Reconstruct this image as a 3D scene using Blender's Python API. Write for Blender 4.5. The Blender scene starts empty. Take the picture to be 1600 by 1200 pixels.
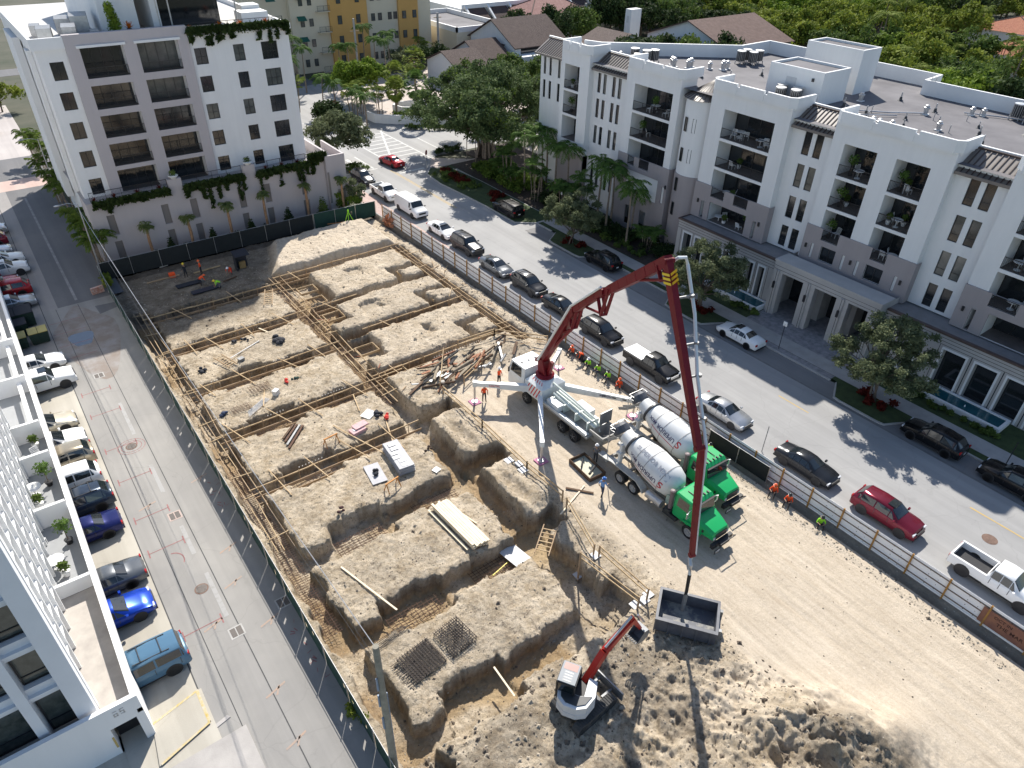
import bpy, bmesh, math, random
import numpy as np
from mathutils import Vector, Matrix
random.seed(7); rs = np.random.RandomState(11)
sc = bpy.context.scene
COL = sc.collection
R = math.radians
# ---------------------------------------------------------------- camera
def look_matrix(pitch, roll, yaw):
    f = Vector((0, math.cos(pitch), -math.sin(pitch))); x = Vector((1, 0, 0)); d = f.cross(x)
    xr = math.cos(roll)*x + math.sin(roll)*d; dn = -math.sin(roll)*x + math.cos(roll)*d
    Z = Matrix.Rotation(yaw, 3, 'Z')
    xr, dn, f = Z @ xr, Z @ dn, Z @ f
    return Matrix(((xr.x, -dn.x, -f.x), (xr.y, -dn.y, -f.y), (xr.z, -dn.z, -f.z))).to_4x4()
cam = bpy.data.cameras.new('camera'); co = bpy.data.objects.new('camera', cam); COL.objects.link(co)
cam.sensor_width = 36; cam.lens = 1108/1600*36; cam.clip_end = 3000; cam.clip_start = 0.5
co.matrix_world = Matrix.Translation((0, 0, 36.5)) @ look_matrix(R(35.7), R(-1.4), R(90-127.5))
sc.camera = co
# ---------------------------------------------------------------- sky, sun, exposure
SUNV = Vector((0.68, 0.85, 1.0)).normalized()
w = bpy.data.worlds.new('World'); sc.world = w; w.use_nodes = True
nt = w.node_tree; bg = nt.nodes['Background']; sky = nt.nodes.new('ShaderNodeTexSky')
sky.sky_type = 'NISHITA'; sky.sun_disc = False
sky.sun_elevation = math.asin(SUNV.z); sky.sun_rotation = math.atan2(SUNV.x, SUNV.y)
sky.air_density = 1.0; sky.dust_density = 0.6; sky.ozone_density = 1.2
nt.links.new(sky.outputs[0], bg.inputs[0]); bg.inputs[1].default_value = 0.105
sl = bpy.data.lights.new('sun', 'SUN'); sl.energy = 4.7; sl.angle = R(0.53); sl.color = (1.0, 0.945, 0.86)
so = bpy.data.objects.new('sun', sl); COL.objects.link(so); so.location = (60, 75, 120)
so.rotation_euler = SUNV.to_track_quat('Z', 'Y').to_euler()
sc.view_settings.view_transform = 'Standard'; sc.view_settings.look = 'None'
sc.view_settings.exposure = 0.72; sc.view_settings.gamma = 1.0
# ---------------------------------------------------------------- helpers
def tag(o, label=None, cat=None, group=None, kind=None):
    if label: o['label'] = label
    if cat: o['category'] = cat
    if group: o['group'] = group
    if kind: o['kind'] = kind
    return o
def thing(name, label, cat, loc=(0, 0, 0), rz=0, group=None):
    o = bpy.data.objects.new(name, None); COL.objects.link(o); o.empty_display_size = .3
    o.location = loc; o.rotation_euler = (0, 0, rz); TREE[o.name] = []
    return tag(o, label, cat, group)
TREE = {}
def clone(o, label=None, loc=None, rz=None, scale=None, group=None):
    def cp(a, par):
        c = a.copy(); COL.objects.link(c); c.parent = par
        TREE[c.name] = []
        for ch in TREE.get(a.name, []):
            TREE[c.name].append(cp(ch, c))
        return c
    c = cp(o, None)
    if label: c['label'] = label
    if loc is not None: c.location = loc
    if rz is not None: c.rotation_euler = (0, 0, rz)
    if scale is not None: c.scale = (scale,)*3 if not hasattr(scale, '__len__') else scale
    if group: c['group'] = group
    return c
class MB:
    def __init__(s): s.v = []; s.f = []; s.m = []; s.mi = 0
    def add(s, vs, fs, mi=None):
        b = len(s.v); s.v += [tuple(p) for p in vs]; s.f += [tuple(b+i for i in f) for f in fs]
        s.m += [s.mi if mi is None else mi]*len(fs); return s
    def box(s, x0, x1, y0, y1, z0, z1, mi=None, rz=0, piv=None):
        vs = [(x, y, z) for z in (z0, z1) for y in (y0, y1) for x in (x0, x1)]
        if rz:
            cx, cy = piv or ((x0+x1)/2, (y0+y1)/2); c, n = math.cos(rz), math.sin(rz)
            vs = [(cx+(x-cx)*c-(y-cy)*n, cy+(x-cx)*n+(y-cy)*c, z) for x, y, z in vs]
        return s.add(vs, [(0, 2, 3, 1), (4, 5, 7, 6), (0, 1, 5, 4), (2, 6, 7, 3), (0, 4, 6, 2), (1, 3, 7, 5)], mi)
    def beam(s, p, q, w, h, up=(0, 0, 1), mi=None, w2=None, h2=None):
        p, q = Vector(p), Vector(q); d = (q-p).normalized(); u = Vector(up)
        if abs(d.dot(u)) > .98: u = Vector((1, 0, 0))
        a = d.cross(u).normalized(); b = a.cross(d)
        vs = []
        for c, ww, hh in ((p, w, h), (q, w2 or w, h2 or h)):
            for sx, sy in ((-1, -1), (1, -1), (1, 1), (-1, 1)): vs.append(c+a*sx*ww/2+b*sy*hh/2)
        return s.add(vs, [(0, 1, 2, 3), (7, 6, 5, 4), (0, 4, 5, 1), (1, 5, 6, 2), (2, 6, 7, 3), (3, 7, 4, 0)], mi)
    def tube(s, p, q, r, n=8, r2=None, mi=None):
        p, q = Vector(p), Vector(q); d = (q-p); d = d.normalized() if d.length > 1e-6 else Vector((0, 0, 1))
        u = Vector((0, 0, 1)) if abs(d.z) < .95 else Vector((1, 0, 0)); a = d.cross(u).normalized(); b = a.cross(d)
        r2 = r if r2 is None else r2; vs = []
        for c, rr in ((p, r), (q, r2)):
            for i in range(n):
                t = 2*math.pi*i/n; vs.append(c+a*math.cos(t)*rr+b*math.sin(t)*rr)
        fs = [(i, (i+1) % n, n+(i+1) % n, n+i) for i in range(n)]+[tuple(range(n-1, -1, -1)), tuple(range(n, 2*n))]
        return s.add(vs, fs, mi)
    def path(s, pts, r, n=6, mi=None):
        P = [Vector(p) for p in pts]; rings = []
        for i, p in enumerate(P):
            d = (P[min(i+1, len(P)-1)]-P[max(i-1, 0)]).normalized()
            u = Vector((0, 0, 1)) if abs(d.z) < .95 else Vector((1, 0, 0)); a = d.cross(u).normalized(); b = a.cross(d)
            rr = r[i] if hasattr(r, '__len__') else r
            rings += [p+a*math.cos(2*math.pi*k/n)*rr+b*math.sin(2*math.pi*k/n)*rr for k in range(n)]
        fs = [(i*n+k, i*n+(k+1) % n, (i+1)*n+(k+1) % n, (i+1)*n+k) for i in range(len(P)-1) for k in range(n)]
        fs += [tuple(range(n-1, -1, -1)), tuple((len(P)-1)*n+k for k in range(n))]
        return s.add(rings, fs, mi)
    def prism(s, poly, z0, z1, mi=None, top=True, bottom=True):
        n = len(poly); vs = [(x, y, z0) for x, y in poly]+[(x, y, z1) for x, y in poly]
        fs = [(i, (i+1) % n, n+(i+1) % n, n+i) for i in range(n)]
        if top: fs.append(tuple(range(n, 2*n)))
        if bottom: fs.append(tuple(range(n-1, -1, -1)))
        return s.add(vs, fs, mi)
    def lathe(s, prof, c=(0, 0, 0), axis=(0, 0, 1), n=16, mi=None):
        d = Vector(axis).normalized(); u = Vector((0, 0, 1)) if abs(d.z) < .95 else Vector((1, 0, 0))
        a = d.cross(u).normalized(); b = a.cross(d); c = Vector(c); vs = []
        for t, r in prof:
            for i in range(n):
                an = 2*math.pi*i/n; vs.append(c+d*t+(a*math.cos(an)+b*math.sin(an))*r)
        fs = [(j*n+i, j*n+(i+1) % n, (j+1)*n+(i+1) % n, (j+1)*n+i) for j in range(len(prof)-1) for i in range(n)]
        fs += [tuple(range(n-1, -1, -1)), tuple((len(prof)-1)*n+k for k in range(n))]
        return s.add(vs, fs, mi)
    def ball(s, c, r, n=8, mi=None):
        rr = (r, r, r) if not hasattr(r, '__len__') else r; vs = []; m = n//2
        for j in range(m+1):
            th = math.pi*j/m
            for i in range(n):
                ph = 2*math.pi*i/n; vs.append((c[0]+rr[0]*math.sin(th)*math.cos(ph), c[1]+rr[1]*math.sin(th)*math.sin(ph), c[2]-rr[2]*math.cos(th)))
        return s.add(vs, [(j*n+i, j*n+(i+1) % n, (j+1)*n+(i+1) % n, (j+1)*n+i) for j in range(m) for i in range(n)], mi)
    def quad(s, a, b, c, d, mi=None): return s.add([a, b, c, d], [(0, 1, 2, 3)], mi)
    def holes(s, o, u, W, H, hs, dep=.3, inn=None, mi=None, mi2=None):
        """wall from origin o along unit u (horizontal) and z, with rectangular openings (u0,u1,z0,z1) and reveals going along inn"""
        o, u, inn = Vector(o), Vector(u), Vector(inn); up = Vector((0, 0, 1))
        us = sorted({0, W}|{round(min(max(h[i], 0), W), 4) for h in hs for i in (0, 1)})
        zs = sorted({0, H}|{round(min(max(h[i], 0), H), 4) for h in hs for i in (2, 3)})
        P = lambda a, b, d=0: o+u*a+up*b+inn*d
        for i in range(len(us)-1):
            run = None
            for j in range(len(zs)-1):
                cu, cz = (us[i]+us[i+1])/2, (zs[j]+zs[j+1])/2
                if any(h[0] < cu < h[1] and h[2] < cz < h[3] for h in hs): continue
                s.quad(P(us[i], zs[j]), P(us[i+1], zs[j]), P(us[i+1], zs[j+1]), P(us[i], zs[j+1]), mi)
        for a, b, c, d in hs:
            for p, q in (((a, c), (a, d)), ((a, d), (b, d)), ((b, d), (b, c)), ((b, c), (a, c))):
                s.quad(P(*p), P(*q), P(*q, dep), P(*p, dep), mi2 if mi2 is not None else mi)
        return s
    def build(s, name, mats, parent=None, loc=None, rz=None, smooth=None):
        me = bpy.data.meshes.new(name); me.from_pydata(s.v, [], s.f)
        for m in (mats if isinstance(mats, (list, tuple)) else [mats]): me.materials.append(m)
        if any(s.m): me.polygons.foreach_set('material_index', s.m)
        if smooth:
            me.polygons.foreach_set('use_smooth', [True]*len(s.f))
            me.update()
            try: me.set_sharp_from_angle(angle=R(smooth))
            except Exception: pass
        me.update()
        o = bpy.data.objects.new(name, me); COL.objects.link(o); o.parent = parent
        TREE[o.name] = []
        if parent is not None: TREE.setdefault(parent.name, []).append(o)
        if loc is not None: o.location = loc
        if rz is not None: o.rotation_euler = (0, 0, rz)
        return o
# ---------------------------------------------------------------- materials
MC = {}
def M(name, c, rough=.75, var=.12, scale=1.0, metal=0, bump=0, bs=None, c2=None, coat=0, spec=.5, detail=6, obj=False, thr=None, trans=0):
    if name in MC: return MC[name]
    m = bpy.data.materials.new(name); m.use_nodes = True; n = m.node_tree.nodes; l = m.node_tree.links; b = n['Principled BSDF']
    b.inputs['Roughness'].default_value = rough; b.inputs['Metallic'].default_value = metal
    b.inputs['Coat Weight'].default_value = coat; b.inputs['Coat Roughness'].default_value = .06
    b.inputs['Specular IOR Level'].default_value = spec
    if len(c) == 3: c = (*c, 1)
    if var or c2:
        if obj: pos = n.new('ShaderNodeTexCoord').outputs['Object']
        else: pos = n.new('ShaderNodeNewGeometry').outputs['Position']
        t = n.new('ShaderNodeTexNoise'); t.inputs['Scale'].default_value = scale; t.inputs['Detail'].default_value = detail; t.inputs['Roughness'].default_value = .62
        l.new(pos, t.inputs['Vector'])
        r = n.new('ShaderNodeValToRGB'); e = r.color_ramp.elements
        lo = [x*(1-var) for x in c[:3]]+[1]; hi = [min(1, x*(1+var)) for x in c[:3]]+[1]
        if c2: lo, hi = c, (*c2, 1)
        e[0].color = lo; e[1].color = hi
        e[0].position, e[1].position = thr or (.3, .7)
        l.new(t.outputs[0], r.inputs[0]); l.new(r.outputs[0], b.inputs['Base Color'])
        if bump:
            t2 = n.new('ShaderNodeTexNoise'); t2.inputs['Scale'].default_value = bs or scale*4; t2.inputs['Detail'].default_value = 6
            l.new(pos, t2.inputs['Vector']); bn = n.new('ShaderNodeBump'); bn.inputs['Strength'].default_value = bump; bn.inputs['Distance'].default_value = .05
            l.new(t2.outputs[0], bn.inputs['Height']); l.new(bn.outputs[0], b.inputs['Normal'])
    else: b.inputs['Base Color'].default_value = c
    MC[name] = m; return m
def mix(n, l, fac, a, b):
    x = n.new('ShaderNodeMix'); x.data_type = 'RGBA'
    if hasattr(fac, 'links') or hasattr(fac, 'is_output'): l.new(fac, x.inputs[0])
    else: x.inputs[0].default_value = fac
    for k, v in ((6, a), (7, b)):
        if isinstance(v, (tuple, list)): x.inputs[k].default_value = (*v[:3], 1)
        else: l.new(v, x.inputs[k])
    return x.outputs[2]
def noise(n, l, pos, s, d=5, ro=.6, st=None):
    if st:
        mp = n.new('ShaderNodeMapping'); mp.inputs['Scale'].default_value = st; l.new(pos, mp.inputs[0]); pos = mp.outputs[0]
    t = n.new('ShaderNodeTexNoise'); t.inputs['Scale'].default_value = s; t.inputs['Detail'].default_value = d; t.inputs['Roughness'].default_value = ro
    l.new(pos, t.inputs['Vector']); return t.outputs[0]
def ramp(n, l, x, a, b, ca=(0, 0, 0), cb=(1, 1, 1)):
    r = n.new('ShaderNodeValToRGB'); e = r.color_ramp.elements; e[0].position = a; e[1].position = b
    e[0].color = (*ca, 1); e[1].color = (*cb, 1); l.new(x, r.inputs[0]); return r.outputs[0]
def newmat(name, rough=.9):
    m = bpy.data.materials.new(name); m.use_nodes = True; n = m.node_tree.nodes; l = m.node_tree.links; b = n['Principled BSDF']
    b.inputs['Roughness'].default_value = rough; g = n.new('ShaderNodeNewGeometry'); return m, n, l, b, g.outputs['Position']
def bumpn(n, l, b, h, s=.5, d=.05):
    bn = n.new('ShaderNodeBump'); bn.inputs['Strength'].default_value = s; bn.inputs['Distance'].default_value = d
    l.new(h, bn.inputs['Height']); l.new(bn.outputs[0], b.inputs['Normal'])
def mathn(n, l, op, a, b_):
    x = n.new('ShaderNodeMath'); x.operation = op
    for k, v in ((0, a), (1, b_)):
        if isinstance(v, (int, float)): x.inputs[k].default_value = v
        else: l.new(v, x.inputs[k])
    return x.outputs[0]
def road_mat(name, base, patch, crack=True):
    m, n, l, b, p = newmat(name, .85)
    big = ramp(n, l, noise(n, l, p, .16, 4), .35, .68); c = mix(n, l, big, base, patch)
    st = ramp(n, l, noise(n, l, p, .5, 5, .65, (1.6, .12, 1)), .35, .75); c = mix(n, l, mathn(n, l, 'MULTIPLY', st, .35), c, tuple(x*1.3 for x in base))
    fine = noise(n, l, p, 22, 3); c = mix(n, l, mathn(n, l, 'MULTIPLY', fine, .3), c, tuple(x*.55 for x in base))
    wp = ramp(n, l, noise(n, l, p, .55, 4, .6, (1.3, .035, 1)), .42, .60); c = mix(n, l, mathn(n, l, 'MULTIPLY', wp, .4), c, tuple(x*.72 for x in base))
    sp = ramp(n, l, noise(n, l, p, .7, 8, .8), .60, .68); c = mix(n, l, mathn(n, l, 'MULTIPLY', sp, .4), c, tuple(x*.6 for x in base))
    if crack:
        v = n.new('ShaderNodeTexVoronoi'); v.feature = 'DISTANCE_TO_EDGE'; v.inputs['Scale'].default_value = .22
        wv = n.new('ShaderNodeVectorMath'); wv.operation = 'ADD'; nn = n.new('ShaderNodeTexNoise'); nn.inputs['Scale'].default_value = .8; l.new(p, nn.inputs['Vector'])
        l.new(p, wv.inputs[0]); l.new(nn.outputs['Color'], wv.inputs[1]); l.new(wv.outputs[0], v.inputs['Vector'])
        cr = ramp(n, l, v.outputs[0], .0, .010, (1, 1, 1), (0, 0, 0)); c = mix(n, l, mathn(n, l, 'MULTIPLY', cr, .14), c, tuple(x*.4 for x in base))
    l.new(c, b.inputs['Base Color']); bumpn(n, l, b, fine, .25, .02); return m
ASPH = road_mat('street_asphalt', (.29, .287, .282), (.36, .355, .345))
ALLEY = road_mat('alley_asphalt', (.25, .242, .23), (.34, .325, .30))
ASPHD = road_mat('dark_asphalt', (.13, .13, .135), (.17, .165, .165))
CONC = road_mat('old_concrete', (.40, .37, .31), (.50, .47, .41))
WALK = M('sidewalk_concrete', (.36, .34, .32), .85, .14, .7, bump=.2, bs=14)
KERB = M('kerb_concrete', (.38, .37, .35), .85, .15, 2)
GRASS = M('grass', (.024, .040, .012), .95, c2=(.055, .082, .024), scale=1.6, bump=.8, bs=22)
SOILD = M('dark_mulch', (.05, .036, .027), .95, .4, 3, bump=.8)
WHITE = M('white_paint', (.72, .72, .71), .6, .07, .25)
def stucco(name, c, s=.10):
    m, n, l, b, p = newmat(name, .8); st_ = ramp(n, l, noise(n, l, p, 1.0, 7, .7, (1.6, 1.6, .12)), .35, .75); bl = ramp(n, l, noise(n, l, p, .25, 6, .7), .35, .7)
    x = mix(n, l, mathn(n, l, 'MULTIPLY', st_, s), c, tuple(v*.55 for v in c)); x = mix(n, l, mathn(n, l, 'MULTIPLY', bl, s), x, tuple(v*.72 for v in c)); l.new(x, b.inputs['Base Color']); bumpn(n, l, b, noise(n, l, p, 24, 3), .15, .02); MC[name] = m; return m
WHITE2 = stucco('white_stucco', (.77, .765, .75), .16)
TAUPE = stucco('taupe_stucco', (.35, .31, .305), .2)
LTAUPE = stucco('light_taupe_stucco', (.47, .43, .43), .16)
MARK = M('road_marking_white', (.6, .6, .58), .8, c2=(.42, .42, .4), scale=3)
YEL = M('road_marking_yellow', (.55, .36, .08), .8, c2=(.4, .3, .15), scale=3)
REDP = M('spray_paint_red', (.27, .12, .115), .8, .3, 4)
ORGP = M('spray_paint_orange', (.6, .27, .12), .8, .3, 4)
GLASS = M('dark_glass', (.018, .021, .024), .08, 0, spec=.8)
GLASSB = M('blind_glass', (.05, .06, .06), .12, c2=(.12, .125, .115), scale=1.2, spec=.7)
FRAME = M('black_frame', (.02, .02, .022), .45, 0)
BROWNM = M('brown_metal', (.055, .035, .028), .5, .1)
ROOFM = M('roof_membrane', (.07, .066, .074), .85, c2=(.155, .148, .155), scale=.22, bump=.1, detail=9)
METAL = M('galvanised_metal', (.5, .5, .5), .4, .15, 3, metal=.7)
DMETAL = M('dark_metal', (.05, .052, .055), .45, .2, 2, metal=.4)
WOOD = M('form_lumber', (.34, .23, .12), .8, c2=(.56, .42, .25), scale=1.6)
WOODG = M('weathered_lumber', (.30, .20, .11), .85, c2=(.42, .31, .2), scale=2)
WOODD = M('dark_wood', (.10, .06, .035), .9, .35, 3)
REBAR = M('rusty_rebar', (.10, .05, .03), .8, .35, 6, metal=.2)
GALV = M('grey_steel', (.22, .225, .23), .5, .2, 2, metal=.4)
BLACK = M('black_rubber', (.015, .015, .016), .7, .2, 3)
PLASTIC_K = M('black_plastic', (.02, .02, .022), .4, 0)
# foliage
def leafmat(name, a, b_, sc_=.9, tr=.25):
    if name in MC: return MC[name]
    m, n, l, b, p = newmat(name, .75); c = ramp(n, l, noise(n, l, p, sc_, 4, .7), .32, .68, a, b_); l.new(c, b.inputs['Base Color'])
    b.inputs['Specular IOR Level'].default_value = .08
    tb = n.new('ShaderNodeBsdfTranslucent'); l.new(c, tb.inputs[0]); ms = n.new('ShaderNodeMixShader'); ms.inputs[0].default_value = tr
    o = n['Material Output']; l.new(b.outputs[0], ms.inputs[1]); l.new(tb.outputs[0], ms.inputs[2]); l.new(ms.outputs[0], o.inputs[0])
    MC[name] = m; return m
LF_OAK = leafmat('live_oak_leaves', (.06, .08, .038), (.21, .235, .125))
LF_BAN = leafmat('banyan_leaves', (.045, .075, .025), (.16, .21, .085))
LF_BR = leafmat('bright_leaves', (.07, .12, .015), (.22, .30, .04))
LF_MID = leafmat('mid_leaves', (.04, .07, .016), (.15, .21, .05), .5)
LF_YG = leafmat('yellow_green_leaves', (.09, .125, .018), (.27, .31, .05), .4)
LF_DK = leafmat('dark_leaves', (.016, .032, .012), (.06, .09, .03), .5)
LF_PALM = leafmat('palm_fronds', (.035, .075, .018), (.15, .24, .055), 1.5)
LF_PALMY = leafmat('bright_palm_fronds', (.09, .14, .02), (.26, .30, .06), 1.2)
LF_RED = leafmat('red_bromeliad', (.05, .01, .008), (.17, .025, .015), 3)
LF_ORG = leafmat('orange_flowers', (.25, .05, .01), (.6, .18, .02), 3)
BARK = M('bark', (.13, .10, .075), .9, .3, 3, bump=.5)
BARKP = M('palm_trunk', (.24, .19, .14), .9, .3, 4, bump=.4)
BARKT = M('tan_palm_trunk', (.34, .20, .11), .9, .3, 4, bump=.4)
# ================================================================ SETTING
def st(o): return tag(o, kind='structure')
HX0, HX1, HY0, HY1 = 6.15, 39.25, -8.0, 81.3
mb = MB(); X = [-900, HX0+.05, HX1-.05, 900]; Y = [-300, HY0+.05, HY1-.05, 1500]
for i in range(3):
    for j in range(3):
        if i == 1 and j == 1: continue
        mb.quad((X[i], Y[j], -.03), (X[i+1], Y[j], -.03), (X[i+1], Y[j+1], -.03), (X[i], Y[j+1], -.03))
st(mb.build('ground', M('ground_cover', (.035, .045, .022), .95, c2=(.09, .085, .06), scale=.12)))
def sheet(name, mat, polys, z, kind=True):
    b = MB()
    for p in polys:
        if len(p) == 4 and not hasattr(p[0], '__len__'):
            x0, x1, y0, y1 = p; p = [(x0, y0), (x1, y0), (x1, y1), (x0, y1)]
        b.add([(x, y, z) for x, y in p], [tuple(range(len(p)))])
    o = b.build(name, mat); return st(o) if kind else o
sheet('street', ASPH, [(39.25, 54.72, -40, 93), [(39.25, 93), (54.72, 93), (58.0, 97), (110, 97), (110, 111), (66, 111), (62, 116), (62, 150), (46, 150), (44, 112), (39.25, 104)]], 0)
sheet('far_road', ASPHD, [(-60, 46, 120, 131), (46, 62, 150, 190), (-140, 46, 190, 197)], .003)
sheet('alley', ALLEY, [(-.2, 6.2, -20, 77.2)], 0)
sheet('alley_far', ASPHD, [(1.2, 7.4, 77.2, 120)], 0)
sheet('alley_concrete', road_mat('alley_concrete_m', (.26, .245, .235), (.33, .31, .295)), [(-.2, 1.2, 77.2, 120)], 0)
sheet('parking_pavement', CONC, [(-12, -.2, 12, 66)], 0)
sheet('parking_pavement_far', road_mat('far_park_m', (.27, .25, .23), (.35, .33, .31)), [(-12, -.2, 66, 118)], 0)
sheet('lot_beyond', road_mat('lot_m', (.42, .38, .36), (.5, .46, .43), False), [(-60, 7, 131, 165)], 0)
sheet('lot_strip', road_mat('pink_m', (.50, .36, .31), (.58, .44, .38), False), [(-20, 7.0, 116, 120.5)], .004)
PAV = M('brick_pavers', (.34, .235, .205), .85, c2=(.46, .35, .31), scale=1.3, bump=.3, bs=9)
sheet('sidewalk_site_side', WALK, [(39.4, 41.2, -40, 66)], .006)
sheet('paver_sidewalk', PAV, [(39.4, 41.6, 66, 96)], .006)
# right side verge
sheet('verge_base', GRASS, [(54.74, 62.5, -20, 24.3), (54.74, 63, 35.8, 92)], .06)
sheet('sidewalk', WALK, [(55.6, 57.5, -20, 90), ], .085)
PAVG = M('grey_plaza_pavers', (.17, .165, .17), .8, c2=(.33, .31, .31), scale=2.2, bump=.4, bs=6, detail=3)
sheet('plaza', PAVG, [(54.74, 55.59, 24.3, 35.8), (57.51, 68, 24.3, 35.8)], .065)
k = MB()
for a, b in ((-20, 16.2), (24.2, 35.8), (44.2, 54.2), (63.8, 66.8)): k.box(54.6, 54.78, a, b, -.02, .13)
st(k.build('kerb', KERB))
gut = M('gutter_stain', (.15, .145, .14), .8, .2, 1.5)
sheet('gutter', gut, [(52.12, 52.34, -20, 66)], .004); sheet('parking_lane', road_mat('park_lane', (.19, .185, .185), (.24, .235, .23)), [(52.34, 54.7, -20, 66)], .004)
def bulb(y0, y1, x0=52.45):
    pts = [(54.8, y0)]
    for i in range(13):
        t = i/12; y = y0+(y1-y0)*(.08+.84*t); s = min(1, math.sin(math.pi*t)*1.9); pts.append((54.8-(54.8-x0)*s, y))
    pts.append((54.8, y1)); return pts
for y0, y1 in ((16, 24.4), (35.6, 44.4), (54, 64)):
    p = bulb(y0, y1); cx, cy = 54.6, (y0+y1)/2; k = MB(); k.prism(p, 0, .13); st(k.build('planter_kerb', KERB))
    q = [(min(54.8, x+.16) if x < 54.7 else x, cy+(y-cy)*.975) for x, y in p]; k = MB(); k.prism(q, .1, .17); st(k.build('planter_lawn', GRASS))
isl = [(52.4, 68.5), (52.5, 75), (52.3, 80), (51.9, 86), (52.4, 90.5), (54.2, 92.5), (57, 90), (57.5, 84), (57.4, 66.8), (54.6, 66.8)]
k = MB(); k.prism(isl, 0, .13); st(k.build('planter_kerb', KERB))
cx, cy = 54.6, 79; k = MB(); k.prism([(cx+(x-cx)*.94, cy+(y-cy)*.98) for x, y in isl], .1, .17); st(k.build('planter_lawn', GRASS))
sheet('garden_soil', SOILD, [(57.6, 62.4, 50, 92), (62.5, 72, 78, 96)], .1)
# lane markings
def mark(name, mat, rects, z=.008): return sheet(name, mat, rects, z)
mark('centre_line', YEL, [(48.75, 48.85, 77, 95), (49.02, 49.12, 77, 95), (48.9, 49.0, 22.5, 25.5), (48.85, 48.97, -10, 9)])
zs = [(40.5, 41.0, 97.5, 103), (42, 42.6, 97.2, 103), (43.6, 44.2, 97, 103), (45.2, 45.8, 96.8, 103), (39, 47.6, 96.6, 96.85), (47.0, 47.25, 97, 103.5),
      (49.5, 50.0, 93.2, 93.5), (49.4, 53.6, 92.9, 93.3), (50.2, 53.2, 95.5, 95.7)]
for i in range(9): zs.append((50.5, 56.8, 98.2+i*1.75, 98.5+i*1.75))
zs += [(50.3, 50.55, 97.8, 113.5), (56.8, 57.05, 95, 113.5), (60.3, 60.5, 98, 113), (47.6, 56, 119, 119.3), (47.6, 60, 124.5, 124.8)]
mark('crosswalk', MARK, zs)
st(MB().add([(50.6, 97.6, .01), (57, 113.6, .01), (57.3, 113.5, .01), (50.9, 97.5, .01)], [(0, 3, 2, 1)]).build('road_marking', MARK))
# alley seams, paint marks, patches
SE = M('tar_seam', (.07, .07, .07), .9, .2, 4)
sheet('alley_seam', SE, [[(1.05, -20), (1.1, -20), (1.0, 77), (.95, 77)], [(3.0, -20), (3.07, -20), (3.0, 77), (2.95, 77)], (-.24, -.17, -20, 118)], .005)
b = MB()
for y in (74, 71.6, 69, 66.5, 59.8, 56.2, 51, 46.8, 42.2, 38.6, 31):
    z = .009; L0, L1 = (-.1, 2.7) if y > 60 else (.15, 2.35)
    b.quad((L0, y, z), (L1, y+.05, z), (L1, y+.11, z), (L0, y+.06, z))
    if y < 62:
        for xx in (L0, L1): b.quad((xx-.05, y-.35, z), (xx+.03, y-.35, z), (xx+.05, y+.42, z), (xx-.03, y+.42, z))
for i in range(8):
    t0, t1 = -.6+i*.26, -.6+(i+1)*.26; f = lambda t, r: (1.25+r*math.cos(t)*.7, 38.0+r*math.sin(t)*.8-.9, .009)
    b.quad(f(t0, 1), f(t1, 1), f(t1, .9), f(t0, .9))
for i in range(24):
    t0, t1 = i*math.tau/24, (i+.8)*math.tau/24
    for rr in (.75, 1.0): b.quad(*[(1.9+r*math.cos(t), 50.6+r*math.sin(t)*.95, .009) for t, r in ((t0, rr), (t1, rr), (t1, rr-.05), (t0, rr-.05))])
for i in range(26):
    x = 5.3+rs.rand()*.5; y = (40+rs.rand()*3.5) if i < 13 else (23.5+rs.rand()*5); a = rs.rand()*3
    b.quad((x, y, .009), (x+.3*math.cos(a), y+.3*math.sin(a), .009), (x+.3*math.cos(a)+.05, y+.3*math.sin(a)+.05, .009), (x+.05, y+.05, .009))
st(b.build('utility_paint_marks', REDP))
b = MB()
for x, y in ((.6, 43), (4.4, 43.8), (3.2, 33), (4, 29), (1.2, 30.6), (2.6, 24.5), (2.4, 21.2), (3.9, 36)):
    b.quad((x, y, .009), (x+1.2, y+.35, .009), (x+1.2, y+.47, .009), (x, y+.12, .009)); b.quad((x+.5, y-.1, .009), (x+.62, y-.1, .009), (x+.9, y+.4, .009), (x+.8, y+.4, .009))
st(b.build('orange_paint_marks', M('faded_orange', (.42, .28, .2), .9, c2=(.27, .25, .23), scale=6)))
sheet('asphalt_patch', ASPHD, [[(4.3, 75.6), (6.1, 75.4), (6.1, 74.2), (4.4, 73.6)]], .006)
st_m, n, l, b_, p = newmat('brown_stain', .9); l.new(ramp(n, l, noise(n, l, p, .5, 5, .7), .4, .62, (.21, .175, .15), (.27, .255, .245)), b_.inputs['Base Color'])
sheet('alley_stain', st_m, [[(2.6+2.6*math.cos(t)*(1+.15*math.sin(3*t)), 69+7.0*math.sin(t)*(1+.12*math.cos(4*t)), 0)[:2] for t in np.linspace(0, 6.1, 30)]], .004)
WET = M('puddle_water', (.05, .06, .075), .03, 0, spec=1)
sheet('puddle', WET, [[(2.0+1.0*math.cos(t)*(1+.2*math.sin(3*t)), 69.6+1.7*math.sin(t)*(1+.25*math.cos(2*t)), 0)[:2] for t in np.linspace(0, 6.1, 22)]], .007)
WP = M('white_paint_spill', (.33, .325, .315), .85, c2=(.275, .267, .25), scale=2.6, thr=(.5, .7))
sheet('paint_spill', WP, [[(x0+dx, y0), (x0+dx+.28, y0), (x0+dx+.3, y0+L), (x0+dx+.05, y0+L)] for x0, y0, dx, L in ((2.3, 52, 0, 5), (2.35, 44, 0, 3.6), (2.4, 37, 0, 3), (2.5, 31, 0, 4))], .0065)
sheet('white_centre_stripe', M('pale_stripe', (.30, .29, .29), .9, c2=(.17, .17, .17), scale=1.5), [(2.9, 3.15, 78, 112)], .006)
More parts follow.
